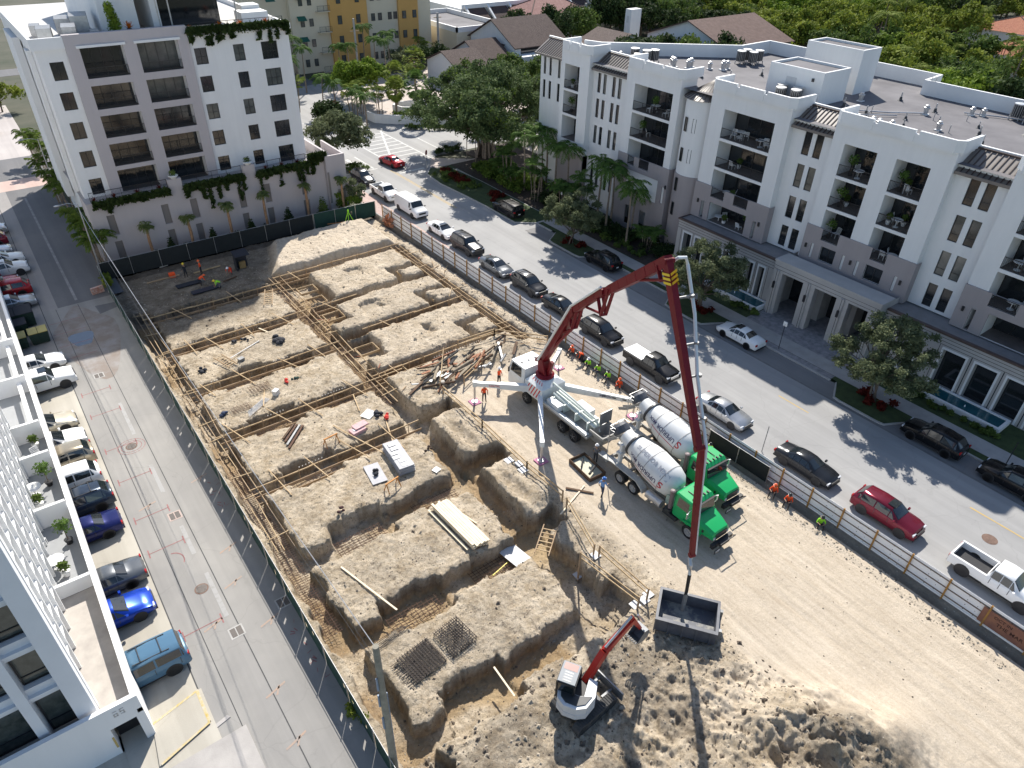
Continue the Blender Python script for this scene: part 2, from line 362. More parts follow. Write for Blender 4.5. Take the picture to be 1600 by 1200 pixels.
# manholes and drains
def disc(n_, x, y, r, mat, lab, z=.012):
    t = thing(n_, lab, 'manhole cover', (x, y, 0)); MB().lathe([(0, r*1.0), (z, r)], n=28).build('frame_ring', M('rust_iron', (.16, .10, .075), .8, .3, 5), t)
    b = MB().lathe([(z, r*.8), (z+.01, r*.8)], n=28)
    for i in range(-3, 4): b.box(-r*.6, r*.6, i*r*.18-.015, i*r*.18+.015, z+.01, z+.018)
    b.build('lid', mat, t); return t
disc('manhole_cover', 2.05, 33.9, .42, M('iron_lid', (.14, .12, .105), .6, .3, 9), 'round rusty manhole cover in the alley by the long tar seam')
disc('manhole_cover', 1.9, 50.6, .42, MC['iron_lid'], 'round grey manhole cover ringed by red paint in the alley')
disc('manhole_cover', 46.9, 6.7, .5, MC['rust_iron'], 'round brown manhole cover in the street above the white pickup bed')
for x, y, lab in ((2.5, 41.2, 'square double drain grate framed in pink concrete in alley'), (2.75, 29.6, 'square double drain grate in the alley, nearest the camera'), (1.95, 62.2, 'dark square drain grate in the shaded far part of alley'), (5.75, 30.0, 'small dark square patch cover beside the green fence')):
    t = thing('drain_grate', lab, 'drain', (x, y, 0)); MB().box(-.42, .42, -.42, .42, 0, .010).build('frame', M('pink_concrete', (.42, .33, .29), .85, .15, 4) if y == 41.2 else KERB, t)
    b = MB()
    for s in (-1, 1):
        b.box(s*.18-.15, s*.18+.15, -.33, .33, .010, .014)
    b.build('grate_plate', M('grate_iron', (.10, .085, .075), .6, .3, 20), t)
# ---------------------------------------------------------------- site terrain
def vnoise(x, y, seed=0):
    xi = np.floor(x).astype(int); yi = np.floor(y).astype(int); xf = x-xi; yf = y-yi
    u = xf*xf*(3-2*xf); v = yf*yf*(3-2*yf)
    def h(a, b):
        n = (a*374761393+b*668265263+seed*1442695041) & 0x7fffffff; n = ((n ^ (n >> 13))*1274126177) & 0x7fffffff; return ((n ^ (n >> 16)) & 0xffff)/65535.
    return (h(xi, yi)*(1-u)+h(xi+1, yi)*u)*(1-v)+(h(xi, yi+1)*(1-u)+h(xi+1, yi+1)*u)*v
def fbm(x, y, s, o=4, seed=0, g=.5):
    r = 0; a = 1; t = 0
    for i in range(o): r = r+a*vnoise(x*s+i*17.3, y*s-i*9.1, seed+i); t += a; a *= g; s *= 2.03
    return r/t
TR = []   # trench rectangles x0,x1,y0,y1,depth
for e in (70.3, 63.1, 55.7, 48.3, 41.0): TR += [(7, 21.5, e-1.45, e, 1.15), (10.3, 14.3, e-1.9, e+.55, 1.3), (16.4, 18.6, e-1.75, e+.25, 1.25)]
for e in (33.6, 26.1, 18.9): TR += [(7, 10.4, e-2.0, e-.35, 1.2), (10.3, 14.4, e-2.2, e+.55, 1.35), (14.2, 17.4, e-1.6, e, 1.2), (17.2, 21.5, e-1.9, e+.2, 1.25)]
TR += [(6.75, 8.25, 17, 72, 1.15), (20.5, 22.2, 17.5, 72, 1.2)]
for a, b in ((63.3, 70.2), (58.4, 62.3), (50.7, 54.9)): TR.append((21.5, 24.4 if a < 60 else 25.0, a, b, 1.2))
TR += [(21.5, 36, 61.9, 63.2, 1.2), (21.5, 36, 55.0, 56.5, 1.2), (21.5, 36, 47.4, 48.9, 1.15), (21.5, 37, 70.0, 71.8, 1.1), (21.5, 25.3, 40.0, 41.8, 1.3), (21.5, 25.2, 32.5, 34.5, 1.25), (21.0, 24.6, 25.2, 27.0, 1.4)]
TR += [(35.6, 37.0, 45.5, 71.5, 1.1), (32.3, 33.3, 62.5, 66, 1.1), (32.3, 36, 65.2, 66.1, 1.1), (32.4, 33.4, 55.5, 59.2, 1.1), (32.3, 36, 58.6, 59.4, 1.1), (32.3, 33.3, 48.5, 51.4, 1.1), (32.3, 36, 51.0, 51.8, 1.1)]
TR += [(20.6, 22.8, 18.0, 27, 1.7), (20.8, 23.7, 17.2, 19.6, 1.5), (29.1, 30.4, 51.3, 53.2, .45), (7.3, 8.7, 14.8, 17.0, .9), (28.2, 30.2, 66.5, 68.4, .25), (26, 28.2, 58.5, 60.4, .3)]
nx, ny = 440, 1180
gx = np.linspace(HX0, HX1, nx); gy = np.linspace(HY0, HY1, ny); GX, GY = np.meshgrid(gx, gy)
wx = (fbm(GX, GY, .7, 3, 5)-.5)*.85+(fbm(GX, GY, 1.9, 5, 8, .72)-.5)*.5; wy = (fbm(GX, GY, .7, 3, 25)-.5)*.85+(fbm(GX, GY, 1.9, 5, 28, .72)-.5)*.5
inset = 1-np.clip((np.minimum(GX-HX0, HX1-GX))/.5, 0, 1)
PX, PY = GX+wx*(1-inset), GY+wy
DEP = np.zeros_like(GX)
sstep = lambda t: (lambda q: q*q*(3-2*q))(np.clip(t, 0, 1))
for x0, x1, y0, y1, d in TR:
    sd = np.minimum(np.minimum(PX-x0, x1-PX), np.minimum(PY-y0, y1-PY))
    q_ = x0 > 21; DEP = np.maximum(DEP, d*(1.4 if q_ else 1.0)*(.10*sstep((sd+.5)/.55)+.90*sstep((sd+.10)/(.36 if q_ else .22))))
south = sstep((17.5-GY)/2.0)
def blob(cx, cy, rx, ry, h, p=1.0): return h*np.exp(-(((GX-cx)/rx)**2+((GY-cy)/ry)**2)**p)
rough = fbm(GX, GY, .45, 5, 40, .55)-.5
ZT = .28*rough+.10*(fbm(GX, GY, 3.1, 3, 44)-.5)
road = sstep((GX-25.2)/1.2)*sstep((45-GY)/2.5)*(1-sstep((24.5+.35*(14-GY)-GX)/2.5))
ridge = np.abs(fbm(GX, GY, .55, 4, 77)-.5)*2
sth = south*(1-sstep((GX-(22.3+.45*(14-GY)))/3.2))
ZT = ZT+.35*sstep((GX-21.8)/.5)*sstep((GY-27)/1)*(1-sstep((GY-70.5)/1))*(1-sstep((GX-35.5)/.6))*(1-.999*np.clip(road*1.5, 0, 1))
ZT = ZT*(1-.85*road)
bm = np.clip(blob(20.5, 7.5, 7.5, 6.0, 1.3, 1.5), 0, 1); rdg = 1-np.abs(fbm(GX*1.3, GY, .5, 5, 91, .62)-.5)*2.4; ZT = ZT+sth*((rdg-.55)*(.10+.75*bm)+(1-np.abs(fbm(GX, GY, 1.5, 5, 95, .7)-.5)*3-.5)*(.01+.11*bm)+(fbm(GX, GY, 4.5, 4, 98, .85)-.5)*.14+(fbm(GX*.35+GY*.2, GY*1.6-GX*.9, 1.3, 3, 97)-.5)*.18)
ZT = ZT+blob(24.8, 5.0, 2.6, 2.2, 2.3)*(1-.75*ridge)+blob(20.8, 3.8, 2.2, 2.0, 1.7)*(1-.75*ridge)+blob(22.6, 7.4, 2.6, 1.1, .8)*(1-.5*ridge)+blob(18, 5.5, 1.6, 2.2, .9)*(1-.6*ridge)+blob(27.5, 3.0, 2.6, 1.6, .9)+blob(17.0, 9.0, 1.6, 1.2, .35)-blob(22.4, 5.6, .9, .8, .9)-blob(25.8, 6.0, 1.0, .7, .8)
# tracks pressed along the haul road
ZT = ZT-(fbm(GX*1.9+.5*fbm(GX, GY, .12, 2, 9), GY*.09, 1.0, 4, 52)**2)*.09*road
md = sstep((GY-71.4)/.8)*sstep((GX-21.0-.35*(GY-72))/1.6)*sstep((37.2-GX)/1.2)*sstep((80.2-GY)/1.0); ZT = ZT+md*(.75+.5*(fbm(GX, GY, .3, 3, 60)-.5))
ZT = ZT-.25*sstep((GY-71)/1.0)*(1-md)-.35*sstep((GX-38.3)/.4)*(1-inset)
step2 = sstep((PX-35.2)/.25)*0
for (cx, cy) in ((23.4, 36.6), (23.2, 29.6)): ZT = ZT-.4*np.exp(-(((GX-cx)/.55)**2+((GY-cy)/1.7)**2)**2)
ZT = ZT+.22*np.exp(-((GX-22.4)/.5)**2)*sstep((40-GY)/.5)*sstep((GY-27)/.5)
ZT = ZT-DEP*(1+.12*(fbm(GX, GY, 1.1, 3, 70)-.5))
ZT = ZT+(.15*(fbm(GX, GY, 3.4, 4, 33, .75)-.5)+.05*(np.abs(fbm(GX, GY, 7.0, 2, 37, .8)-.5)*-2+.5))*(1-.88*road)
ZT = np.where(inset > 0, ZT*(1-inset)-.01, ZT)
def gnd(x, y):
    i = (x-HX0)/(HX1-HX0)*(nx-1); j = (y-HY0)/(HY1-HY0)*(ny-1); i = min(max(i, 0), nx-2); j = min(max(j, 0), ny-2); a, b = int(i), int(j); u, v = i-a, j-b
    return float((ZT[b, a]*(1-u)+ZT[b, a+1]*u)*(1-v)+(ZT[b+1, a]*(1-u)+ZT[b+1, a+1]*u)*v)
me = bpy.data.meshes.new('site_ground'); me.vertices.add(nx*ny)
me.vertices.foreach_set('co', np.stack([GX, GY, ZT], -1).astype(np.float32).ravel())
ii = (np.arange(ny-1)[:, None]*nx+np.arange(nx-1)[None, :]).ravel(); F4 = np.stack([ii, ii+1, ii+nx+1, ii+nx], -1)
me.loops.add(F4.size); me.loops.foreach_set('vertex_index', F4.ravel().astype(np.int32)); me.polygons.add(len(F4))
me.polygons.foreach_set('loop_start', np.arange(0, F4.size, 4, dtype=np.int32)); me.polygons.foreach_set('loop_total', np.full(len(F4), 4, dtype=np.int32))
# soil kinds: r = pale sand, g = dark organic soil, b = orange subsoil
kr = np.clip(road*.9+md*1.0+blob(24, 9.5, 4, 1.6, .9)+.35*sstep((GX-22)/2)*sstep((GY-46)/2), 0, 1)
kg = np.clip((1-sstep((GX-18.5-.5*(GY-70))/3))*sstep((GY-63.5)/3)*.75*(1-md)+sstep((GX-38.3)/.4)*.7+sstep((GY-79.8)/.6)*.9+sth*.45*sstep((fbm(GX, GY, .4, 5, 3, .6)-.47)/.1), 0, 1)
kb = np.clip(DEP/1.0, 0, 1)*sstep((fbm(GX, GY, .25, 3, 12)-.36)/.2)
ca = me.color_attributes.new('soil_kind', 'FLOAT_COLOR', 'POINT')
ca.data.foreach_set('color', np.stack([kr, kg, kb, np.ones_like(kr)], -1).astype(np.float32).ravel())
m, n, l, bs_, p = newmat('site_soil', .95); m.node_tree.nodes['Principled BSDF'].inputs['Specular IOR Level'].default_value = .2
vc = n.new('ShaderNodeVertexColor'); vc.layer_name = 'soil_kind'; sp = n.new('ShaderNodeSeparateColor'); l.new(vc.outputs[0], sp.inputs[0])
med = ramp(n, l, noise(n, l, p, .8, 9, .78), .38, .62); fine = ramp(n, l, noise(n, l, p, 6, 8, .85), .42, .6); cl = ramp(n, l, noise(n, l, p, 3.4, 7, .8), .54, .62)
c = mix(n, l, med, (.40, .315, .21), (.72, .615, .47)); gp = ramp(n, l, noise(n, l, p, .22, 6, .7), .46, .62); c = mix(n, l, mathn(n, l, 'MULTIPLY', gp, .4), c, (.33, .285, .225)); c = mix(n, l, mathn(n, l, 'MULTIPLY', cl, .7), c, (.15, .12, .09))
sand = mix(n, l, ramp(n, l, noise(n, l, p, 1.2, 6, .6, (1.8, .16, 1)), .3, .72), (.43, .36, .275), (.60, .52, .415)); c = mix(n, l, mathn(n, l, 'MULTIPLY', sp.outputs[0], .9), c, sand)
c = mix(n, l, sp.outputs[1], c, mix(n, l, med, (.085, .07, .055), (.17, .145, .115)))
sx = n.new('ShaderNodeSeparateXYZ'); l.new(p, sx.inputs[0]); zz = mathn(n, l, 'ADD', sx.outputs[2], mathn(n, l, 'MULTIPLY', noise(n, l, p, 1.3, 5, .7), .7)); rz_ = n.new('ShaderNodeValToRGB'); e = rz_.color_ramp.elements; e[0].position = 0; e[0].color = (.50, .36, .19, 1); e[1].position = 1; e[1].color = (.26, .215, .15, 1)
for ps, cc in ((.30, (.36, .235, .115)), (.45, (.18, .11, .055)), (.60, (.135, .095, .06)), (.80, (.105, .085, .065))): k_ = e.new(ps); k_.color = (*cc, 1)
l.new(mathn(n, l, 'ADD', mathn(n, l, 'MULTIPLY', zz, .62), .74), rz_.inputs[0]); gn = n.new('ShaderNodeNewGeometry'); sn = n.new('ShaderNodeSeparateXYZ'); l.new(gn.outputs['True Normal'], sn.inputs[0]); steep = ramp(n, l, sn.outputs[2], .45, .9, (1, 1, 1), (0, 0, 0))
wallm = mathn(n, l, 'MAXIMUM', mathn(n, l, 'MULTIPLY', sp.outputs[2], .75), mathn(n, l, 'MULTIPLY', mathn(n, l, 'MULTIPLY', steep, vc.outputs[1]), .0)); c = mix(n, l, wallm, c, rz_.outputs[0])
c = mix(n, l, mathn(n, l, 'MULTIPLY', fine, .32), c, mix(n, l, .45, c, (.05, .04, .03)))
stn = ramp(n, l, noise(n, l, p, 7, 2, .5), .70, .74); c = mix(n, l, mathn(n, l, 'MULTIPLY', stn, .6), c, (.62, .58, .5))
l.new(c, bs_.inputs['Base Color'])
bh = mathn(n, l, 'ADD', noise(n, l, p, 2.6, 10, .82), mathn(n, l, 'MULTIPLY', noise(n, l, p, 9, 5, .8), .6)); bh = mathn(n, l, 'MULTIPLY', bh, mathn(n, l, 'SUBTRACT', 1.0, mathn(n, l, 'MULTIPLY', sp.outputs[0], .75))); bumpn(n, l, bs_, bh, 1.0, .19)
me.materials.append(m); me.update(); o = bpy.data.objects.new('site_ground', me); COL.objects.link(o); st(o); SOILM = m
# ================================================================ BUILDINGS
PT = M('potted_leaves', (.03, .06, .015), .7, c2=(.09, .14, .04), scale=4)
def anchor(root, loc):
    loc = Vector(loc); root.location = loc
    for c in TREE.get(root.name, []): c.location = Vector(c.location)-loc
WC = {}
def window(par, loc, W, H, rz=0, nx=2, nz=1, glass=None, t=.09, blind=False, top=None, name='window'):
    """local frame: x along the wall, front faces -y, loc = outer lower corner"""
    g = glass or GLASS; key = (round(W, 2), round(H, 2), nx, nz, g.name, t, top)
    if key not in WC:
        b = MB(); d0, d1 = -.02, .08
        b.box(0, W, d0, d1, 0, t); b.box(0, W, d0, d1, H-t, H); b.box(0, t, d0, d1, t, H-t); b.box(W-t, W, d0, d1, t, H-t)
        for i in range(1, nx): b.box(W*i/nx-t*.35, W*i/nx+t*.35, d0+.005, d1-.005, t, H-t)
        hz = [H*j/nz for j in range(1, nz)] if top is None else [H*top]
        for z in hz: b.box(t, W-t, d0+.01, d1-.01, z-t*.35, z+t*.35)
        f = b.build(name, FRAME); p = MB().box(t, W-t, .03, .05, t, H-t).build('pane', g, f)
        WC[key] = (f.data, p.data); o = f
    else:
        o = bpy.data.objects.new(name, WC[key][0]); COL.objects.link(o); p = bpy.data.objects.new('pane', WC[key][1]); COL.objects.link(p); p.parent = o; TREE[o.name] = [p]; TREE[p.name] = []
    o.parent = par; o.location = loc; o.rotation_euler = (0, 0, rz); TREE[par.name].append(o); return o
RC = {}
def railing(par, loc, W, H=1.0, rz=0, sp=.13, name='railing'):
    key = (round(W, 2), H, sp)
    if key not in RC:
        b = MB(); b.box(0, W, -.025, .025, H-.05, H); b.box(0, W, -.02, .02, .08, .12); n = max(1, int(W/1.4))
        for i in range(n+1): b.box(W*i/n-.025, W*i/n+.025, -.026, .026, 0, H)
        k = int(W/sp)
        for i in range(1, k): b.box(W*i/k-.009, W*i/k+.009, -.009, .009, .12, H-.05)
        o = b.build(name, FRAME); RC[key] = o.data
    else: o = bpy.data.objects.new(name, RC[key]); COL.objects.link(o); TREE[o.name] = []
    o.parent = par; o.location = loc; o.rotation_euler = (0, 0, rz); TREE[par.name].append(o); return o
def bld(name, label, cat='building', group=None): return thing(name, label, cat, group=group)
def plantblob(b, c, r, n, lf=.12, mi=None, seed=0, squash=1):
    q = np.random.RandomState(seed+int(c[0]*31+c[1]*17) % 9999)
    for i in range(n):
        d = q.normal(size=3); d /= np.linalg.norm(d); rr = r*q.rand()**.4; p = (c[0]+d[0]*rr, c[1]+d[1]*rr, c[2]+d[2]*rr*squash)
        a = q.normal(size=3); a /= np.linalg.norm(a); e = np.cross(a, d+1e-3); e /= np.linalg.norm(e)+1e-9; a = a*lf; e = e*lf*.6
        b.add([tuple(np.array(p)+a), tuple(np.array(p)+e), tuple(np.array(p)-a), tuple(np.array(p)-e)], [(0, 1, 2, 3)], mi)
# ---------------------------------------------------------------- big white apartment building (right)
RB = bld('apartment_building', 'large white and taupe apartment block with balconies and flat grey roof across the street')
rz = -math.pi/2
roof = [(65.9, 6), (65.9, 74), (67.4, 74.2), (68.2, 72), (82.4, 61.3), (88.4, 61.5), (88.4, 38.4), (84.4, 38.0), (84.4, 6)]
b = MB(); b.prism(roof, 0, 17.9); b.build('core_wall', WHITE2, RB)
b = MB(); b.add([(x, y, 18.02) for x, y in [(63.9, 6), (63.9, 74)]+roof[2:]], [tuple(range(9))]); b.build('roof', ROOFM, RB)
def wallpath(b, pts, t, z0, z1):
    P = [Vector((x, y)) for x, y in pts]; L = []; N_ = []
    for i, p in enumerate(P):
        d1 = (P[i]-P[i-1]).normalized() if i else (P[1]-P[0]).normalized(); d2 = (P[i+1]-P[i]).normalized() if i < len(P)-1 else d1
        m_ = (d1+d2).normalized(); nn = Vector((-m_.y, m_.x)); k = t/max(.5, nn.dot(Vector((-d1.y, d1.x)))); L.append(p); N_.append(p+nn*k)
    for i in range(len(P)-1):
        a, c, e, f = L[i], L[i+1], N_[i+1], N_[i]
        vs = [(q.x, q.y, z) for z in (z0, z1) for q in (a, c, e, f)]
        b.add(vs, [(0, 1, 2, 3), (7, 6, 5, 4), (0, 4, 5, 1), (1, 5, 6, 2), (2, 6, 7, 3), (3, 7, 4, 0)])
PAR = MB()
wallpath(PAR, [(84.3, 6), (84.3, 37.9), (88.3, 38.3), (88.3, 46.5)], .28, 17.9, 19.5)
wallpath(PAR, [(88.3, 54), (88.3, 61.3), (82.3, 61.1), (68.1, 71.8), (67.3, 74.0)], .28, 17.9, 19.5)
wallpath(PAR, [(88.3, 46.5), (88.3, 54)], .28, 17.9, 20.3)
FX = 63.5
LOGG = []
def bay(yA, yB, ops, zt=18.9, gs=(), par_notch=True, taupe_z=9.1, xf=FX, zb=5.2, ret=3.0):
    """white bay front between y=yA (far) and y=yB (near)"""
    W = yA-yB; hs = [(yA-a, yA-c, z0-zb, z1-zb) for a, c, z0, z1 in ops]
    b = MB(); b.holes((xf, yA, zb), (0, -1, 0), W, zt-zb, hs, .35, (1, 0, 0))
    for yy in (yA, yB): b.quad((xf, yy, zb), (66.0, yy, zb), (66.0, yy, zt), (xf, yy, zt))
    b.quad((xf, yA, zt), (xf, yB, zt), (66, yB, zt), (66, yA, zt)); b.build('bay_wall', WHITE2, RB)
    # flared parapet with scuppers
    c = .55; x0 = xf-.28; b = MB()
    pts = [(66.6, yA+.2), (x0+c, yA+.2), (x0, yA+.2-c), (x0, yB-.2+c), (x0+c, yB-.2), (66.6, yB-.2)]
    segs = [pts[:3]+[(x0, yA-W*.33+.18)], [(x0, yA-W*.33-.18), (x0, yB+W*.33+.18)], [(x0, yB+W*.33-.18)]+pts[3:]] if par_notch else [pts]
    for s_ in segs:
        u_ = MB(); wallpath(u_, s_, .26, zt+.02, zt+1.0); u_.build('parapet', WHITE, RB)
        if s_ is not segs[-1]: e = s_[-1][1]; MB().box(x0+.05, x0+.26, e-.36, e, zt+.02, zt+.7).build('scupper', WHITE, RB)
    b.prism([(66, yA+.12), (x0+c+.05, yA+.12), (x0+.08, yA+.12-c), (x0+.08, yB-.12+c), (x0+c+.05, yB-.12), (66, yB-.12)], zt-.16, zt+.02)
    b.build('cornice', WHITE, RB)
    for a, c_, z0, z1 in ops:
        if z1-z0 > 1.9 or z0 > 8:
            x1 = xf+2.3; b = MB()
            b.quad((xf+.35, a, z0), (x1, a, z0), (x1, a, z1), (xf+.35, a, z1)); b.quad((xf+.35, c_, z0), (x1, c_, z0), (x1, c_, z1), (xf+.35, c_, z1))
            b.quad((xf+.35, a, z1), (xf+.35, c_, z1), (x1, c_, z1), (x1, a, z1)); b.build('loggia_wall', WHITE2, RB)
            fl = MB(); fl.quad((xf+.02, a, z0+.03), (xf+.02, c_, z0+.03), (x1, c_, z0+.03), (x1, a, z0+.03)); fl.build('balcony_floor', M('balcony_tile', (.14, .12, .11), .6, .2, 2), RB)
            window(RB, (x1-.06, a-.02, z0+.04), a-c_-.04, z1-z0-.08, rz, 4 if a-c_ > 4 else 3, 1, GLASS, .07, name='sliding_door')
            LOGG.append((xf, a, c_, z0, z1))
def rail(y0, y1, z, x=FX+.08, H=1.0): railing(RB, (x, y0, z+.03), y0-y1, H, rz)
def taupe(yA, yB, ops, z1=9.1, x=FX-.14, zb=5.2, cut=()):
    W = yA-yB; b = MB(); hs = [(yA-a, yA-c, z0-zb, z2-zb) for a, c, z0, z2 in ops]
    b.holes((x, yA, zb), (0, -1, 0), W, z1-zb, hs, .16, (1, 0, 0))
    for yy in (yA, yB): b.quad((x, yy, zb), (66.0, yy, zb), (66.0, yy, z1), (x, yy, z1))
    # coping around solid runs
    cuts = sorted([(a, c) for a, c, z0, z2 in ops if z2 >= z1-.01], reverse=True); cur = yA
    for a, c in cuts+[(yB, yB)]:
        if cur-a > .02: b.box(x, FX-.002, a, cur, z1, z1+.03)
        cur = c
    b.build('lower_wall', TAUPE, RB)
OP = lambda a, c: [(a, c, 14.3, 17.2), (a, c, 11.25, 14.0)]
# bay by bay, far to near
bay(74, 68.7, OP(73.3, 70.5)+[(73.3, 70.5, 8.0, 10.95)], zb=4.4); taupe(74, 68.7, [], 6.6, zb=0)
bay(62.2, 53.9, OP(60.8, 54.9)+[(60.8, 54.9, 8.0, 10.95)], zb=4.4); taupe(62.2, 53.7, [(60.5, 59.4, 8.0, 9.1), (58.6, 57.0, 8.0, 9.1), (60.4, 55.2, 4.6, 7.4), (54.5, 54.1, 4.9, 6.9), (60, 59, .6, 3), (57.5, 56.5, .6, 3)], zb=0)
bay(49.6, 39.9, OP(47.7, 41.5)+[(47.7, 41.5, 8.0, 10.95), (47.3, 42.3, 5.22, 7.4), (48.5, 48.0, 5.3, 7.2), (41.4, 41.0, 5.3, 7.2)])
taupe(49.7, 39.8, [(47.4, 45.6, 8.0, 9.1), (44.3, 42.5, 8.0, 9.1), (47.3, 42.3, 5.2, 7.4), (48.5, 48.0, 5.3, 7.2), (41.4, 41.0, 5.3, 7.2)])
bay(35.2, 24.2, OP(33.9, 30.7)+OP(28.9, 25.9)+[(33.9, 30.7, 8.0, 10.95), (28.9, 25.9, 8.0, 10.95), (33.2, 31.6, 5.95, 7.45), (28.4, 26.7, 5.95, 7.45)])
taupe(35.3, 24.1, [(33.5, 31.7, 8.0, 9.1), (28.3, 26.8, 8.0, 9.1), (33.2, 31.6, 5.95, 7.45), (28.4, 26.7, 5.95, 7.45), (34.3, 34.0, 5.9, 7.4), (30.9, 30.6, 5.9, 7.4), (29.4, 29.1, 5.9, 7.4), (25.6, 25.3, 5.9, 7.4)])
bay(19.7, 8.5, OP(18.0, 10.5)+[(18.0, 10.5, 8.0, 10.95), (17.2, 11, 5.22, 7.4), (18.6, 18.2, 5.3, 7.3)])
taupe(19.8, 8.4, [(17.6, 15.4, 8.0, 9.1), (14, 11.5, 8.0, 9.1), (17.2, 11, 5.2, 7.4), (18.6, 18.2, 5.3, 7.3)])
for z in (14.3, 11.25):
    for a, c in ((73.3, 70.5), (60.8, 54.9), (47.7, 41.5), (33.9, 30.7), (28.9, 25.9), (18, 10.5)): rail(a, c, z)
for a, c in ((60.5, 59.4), (58.6, 57.0), (47.4, 45.6), (44.3, 42.5), (33.5, 31.7), (28.3, 26.8), (17.6, 15.4), (14, 11.5)): rail(a, c, 7.98, FX-.05)
window(RB, (FX+.1, 33.2, 5.97), 1.6, 1.46, rz, 2, 1); window(RB, (FX+.1, 28.4, 5.97), 1.7, 1.46, rz, 2, 1)
# recessed window strips with standing seam roofs
def strip(yA, yB, cols, rows, ww, zb=5.2, x=64.3, hh=None):
    W = yA-yB; hs = []
    for a in cols:
        for z0, z1 in rows: hs.append((yA-a, yA-a+ww, z0-zb, z1-zb))
    b = MB(); b.holes((x, yA, zb), (0, -1, 0), W, 17.9-zb, hs, .18, (1, 0, 0)); b.build('strip_wall', WHITE2, RB)
    for a in cols:
        for i, (z0, z1) in enumerate(rows): window(RB, (x+.1, a, z0), ww, z1-z0, rz, 1, 1, GLASSB if (int(a*7)+i) % 3 == 0 else GLASS, .05, top=.28)
    e0, e1 = (63.85, 17.45), (66.3, 18.95); b = MB(); b.quad((e0[0], yA-.02, e0[1]), (e0[0], yB+.02, e0[1]), (e1[0], yB+.02, e1[1]), (e1[0], yA-.02, e1[1]))
    b.box(e0[0]-.06, e0[0], yB+.02, yA-.02, e0[1]-.22, e0[1]+.03)
    b.build('metal_roof', BROWNM if False else M('roof_seam_metal', (.17, .15, .135), .45, .08, .5, metal=.1), RB)
    b = MB(); n_ = int(W/.42)
    for i in range(1, n_): y = yB+W*i/n_; b.beam((e0[0], y, e0[1]+.03), (e1[0], y, e1[1]+.03), .08, .09)
    b.box(e1[0]-.08, e1[0]+.14, yB, yA, e1[1]-.05, e1[1]+.10); b.build('roof_seam', BROWNM, RB)
    PAR.box(e1[0]+.16, e1[0]+.42, yB-.3, yA+.3, 18.0, 19.15)
rows = [(14.9, 17.2), (11.7, 14.0), (8.5, 10.75), (5.45, 7.65)]
strip(39.9, 35.2, (38.5, 37.25), rows, .8); strip(24.2, 19.7, (22.9, 21.6), rows, .82)
strip(68.7, 62.2, (67.9, 66.9, 65.3, 64.3), [(14.7, 17.0), (11.7, 14.0), (8.5, 10.75), (3, 6)], .55, zb=0)
strip(80.0, 74.0, (79.4, 78.2, 76.4), [(14.7, 17), (11.7, 14)], .5, zb=0, x=65)
# round stair tower
b = MB(); n_ = 14; cy, cx, rr = 51.75, 65.3, 2.05
arc = [(cx-rr*math.cos(t), cy+rr*math.sin(t)) for t in np.linspace(-1.35, 1.35, n_)]
b.prism(arc, 9.1, 17.3); o = b.build('stair_tower', WHITE2, RB, smooth=50)
arc2 = [(cx-(rr+.1)*math.cos(t), cy+(rr+.1)*math.sin(t)) for t in np.linspace(-1.35, 1.35, n_)]
MB().prism(arc2, 0, 9.1).build('stair_tower_base', TAUPE, RB, smooth=50)
b = MB(); ap = (66.4, cy, 19.0); arc3 = [(cx-(rr+.3)*math.cos(t), cy+(rr+.3)*math.sin(t), 17.32) for t in np.linspace(-1.5, 1.5, n_)]
for i in range(n_-1): b.add([arc3[i], arc3[i+1], ap], [(0, 2, 1)]); b.beam(arc3[i], ap, .05, .08, mi=1)
b.add(arc3, [tuple(range(n_))]); b.build('conical_roof', [MC['roof_seam_metal'], BROWNM], RB)
for z in (13.9, 10.6, 7.2, 4.3):
    for dy in (.55, -.55):
        t = math.asin(dy/rr); px = cx-(rr+(.12 if z < 9 else .03))*math.cos(t); window(RB, (px, cy+dy+.22, z), .42, 1.5, rz+(-t), 1, 1, GLASS, .05)
# podium with grooved stone front, tall openings and coping
b = MB(); PX_ = 61.5; hs = []
def ph(a, c, z1=3.8, z0=.15): hs.append((49.6-a, 49.6-c, z0, z1)); PH.append((a, c, z0, z1))
PH = []
for a, c in ((48.6, 47.5), (46.9, 45.8), (44.8, 44.1), (42.9, 42.2), (39.7, 38.9), (38.2, 37.5), (21.7, 20.8), (18.7, 16.8), (16.0, 14.2), (13.4, 11.6), (10.8, 9)): ph(a, c)
hs.append((49.6-35.6, 49.6-24.6, 0, 4.9))
b.holes((PX_, 49.6, 0), (0, -1, 0), 49.6-6, 5.05, hs, .8, (1, 0, 0)); b.quad((PX_, 49.6, 0), (66, 49.6, 0), (66, 49.6, 5.05), (PX_, 49.6, 5.05))
b.build('podium_wall', M('limestone', (.43, .41, .39), .8, .07, .8), RB)
b = MB()
for z in (4.15, 4.45, 4.75): b.box(PX_-.012, PX_, 35.75, 49.6, z, z+.035); b.box(PX_-.012, PX_, 6, 24.4, z, z+.035)
for a, c, z0, z1 in PH:
    for yy in (a+.42, c-.42): b.box(PX_-.013, PX_, yy-.02, yy+.02, .1, 4.12)
b.build('stone_joint', FRAME, RB)
for a, c, z0, z1 in PH:
    b = MB(); b.box(PX_-.06, PX_-.014, a, a+.16, z0, z1); b.box(PX_-.06, PX_-.014, c-.16, c, z0, z1); b.box(PX_-.06, PX_-.014, c-.16, a+.16, z1, z1+.2)
    o = b.build('window_surround', WHITE, RB); MB().box(PX_+.7, PX_+.74, c-.02, a+.02, 0, z1+.05).build('lobby_glass', GLASS, o)
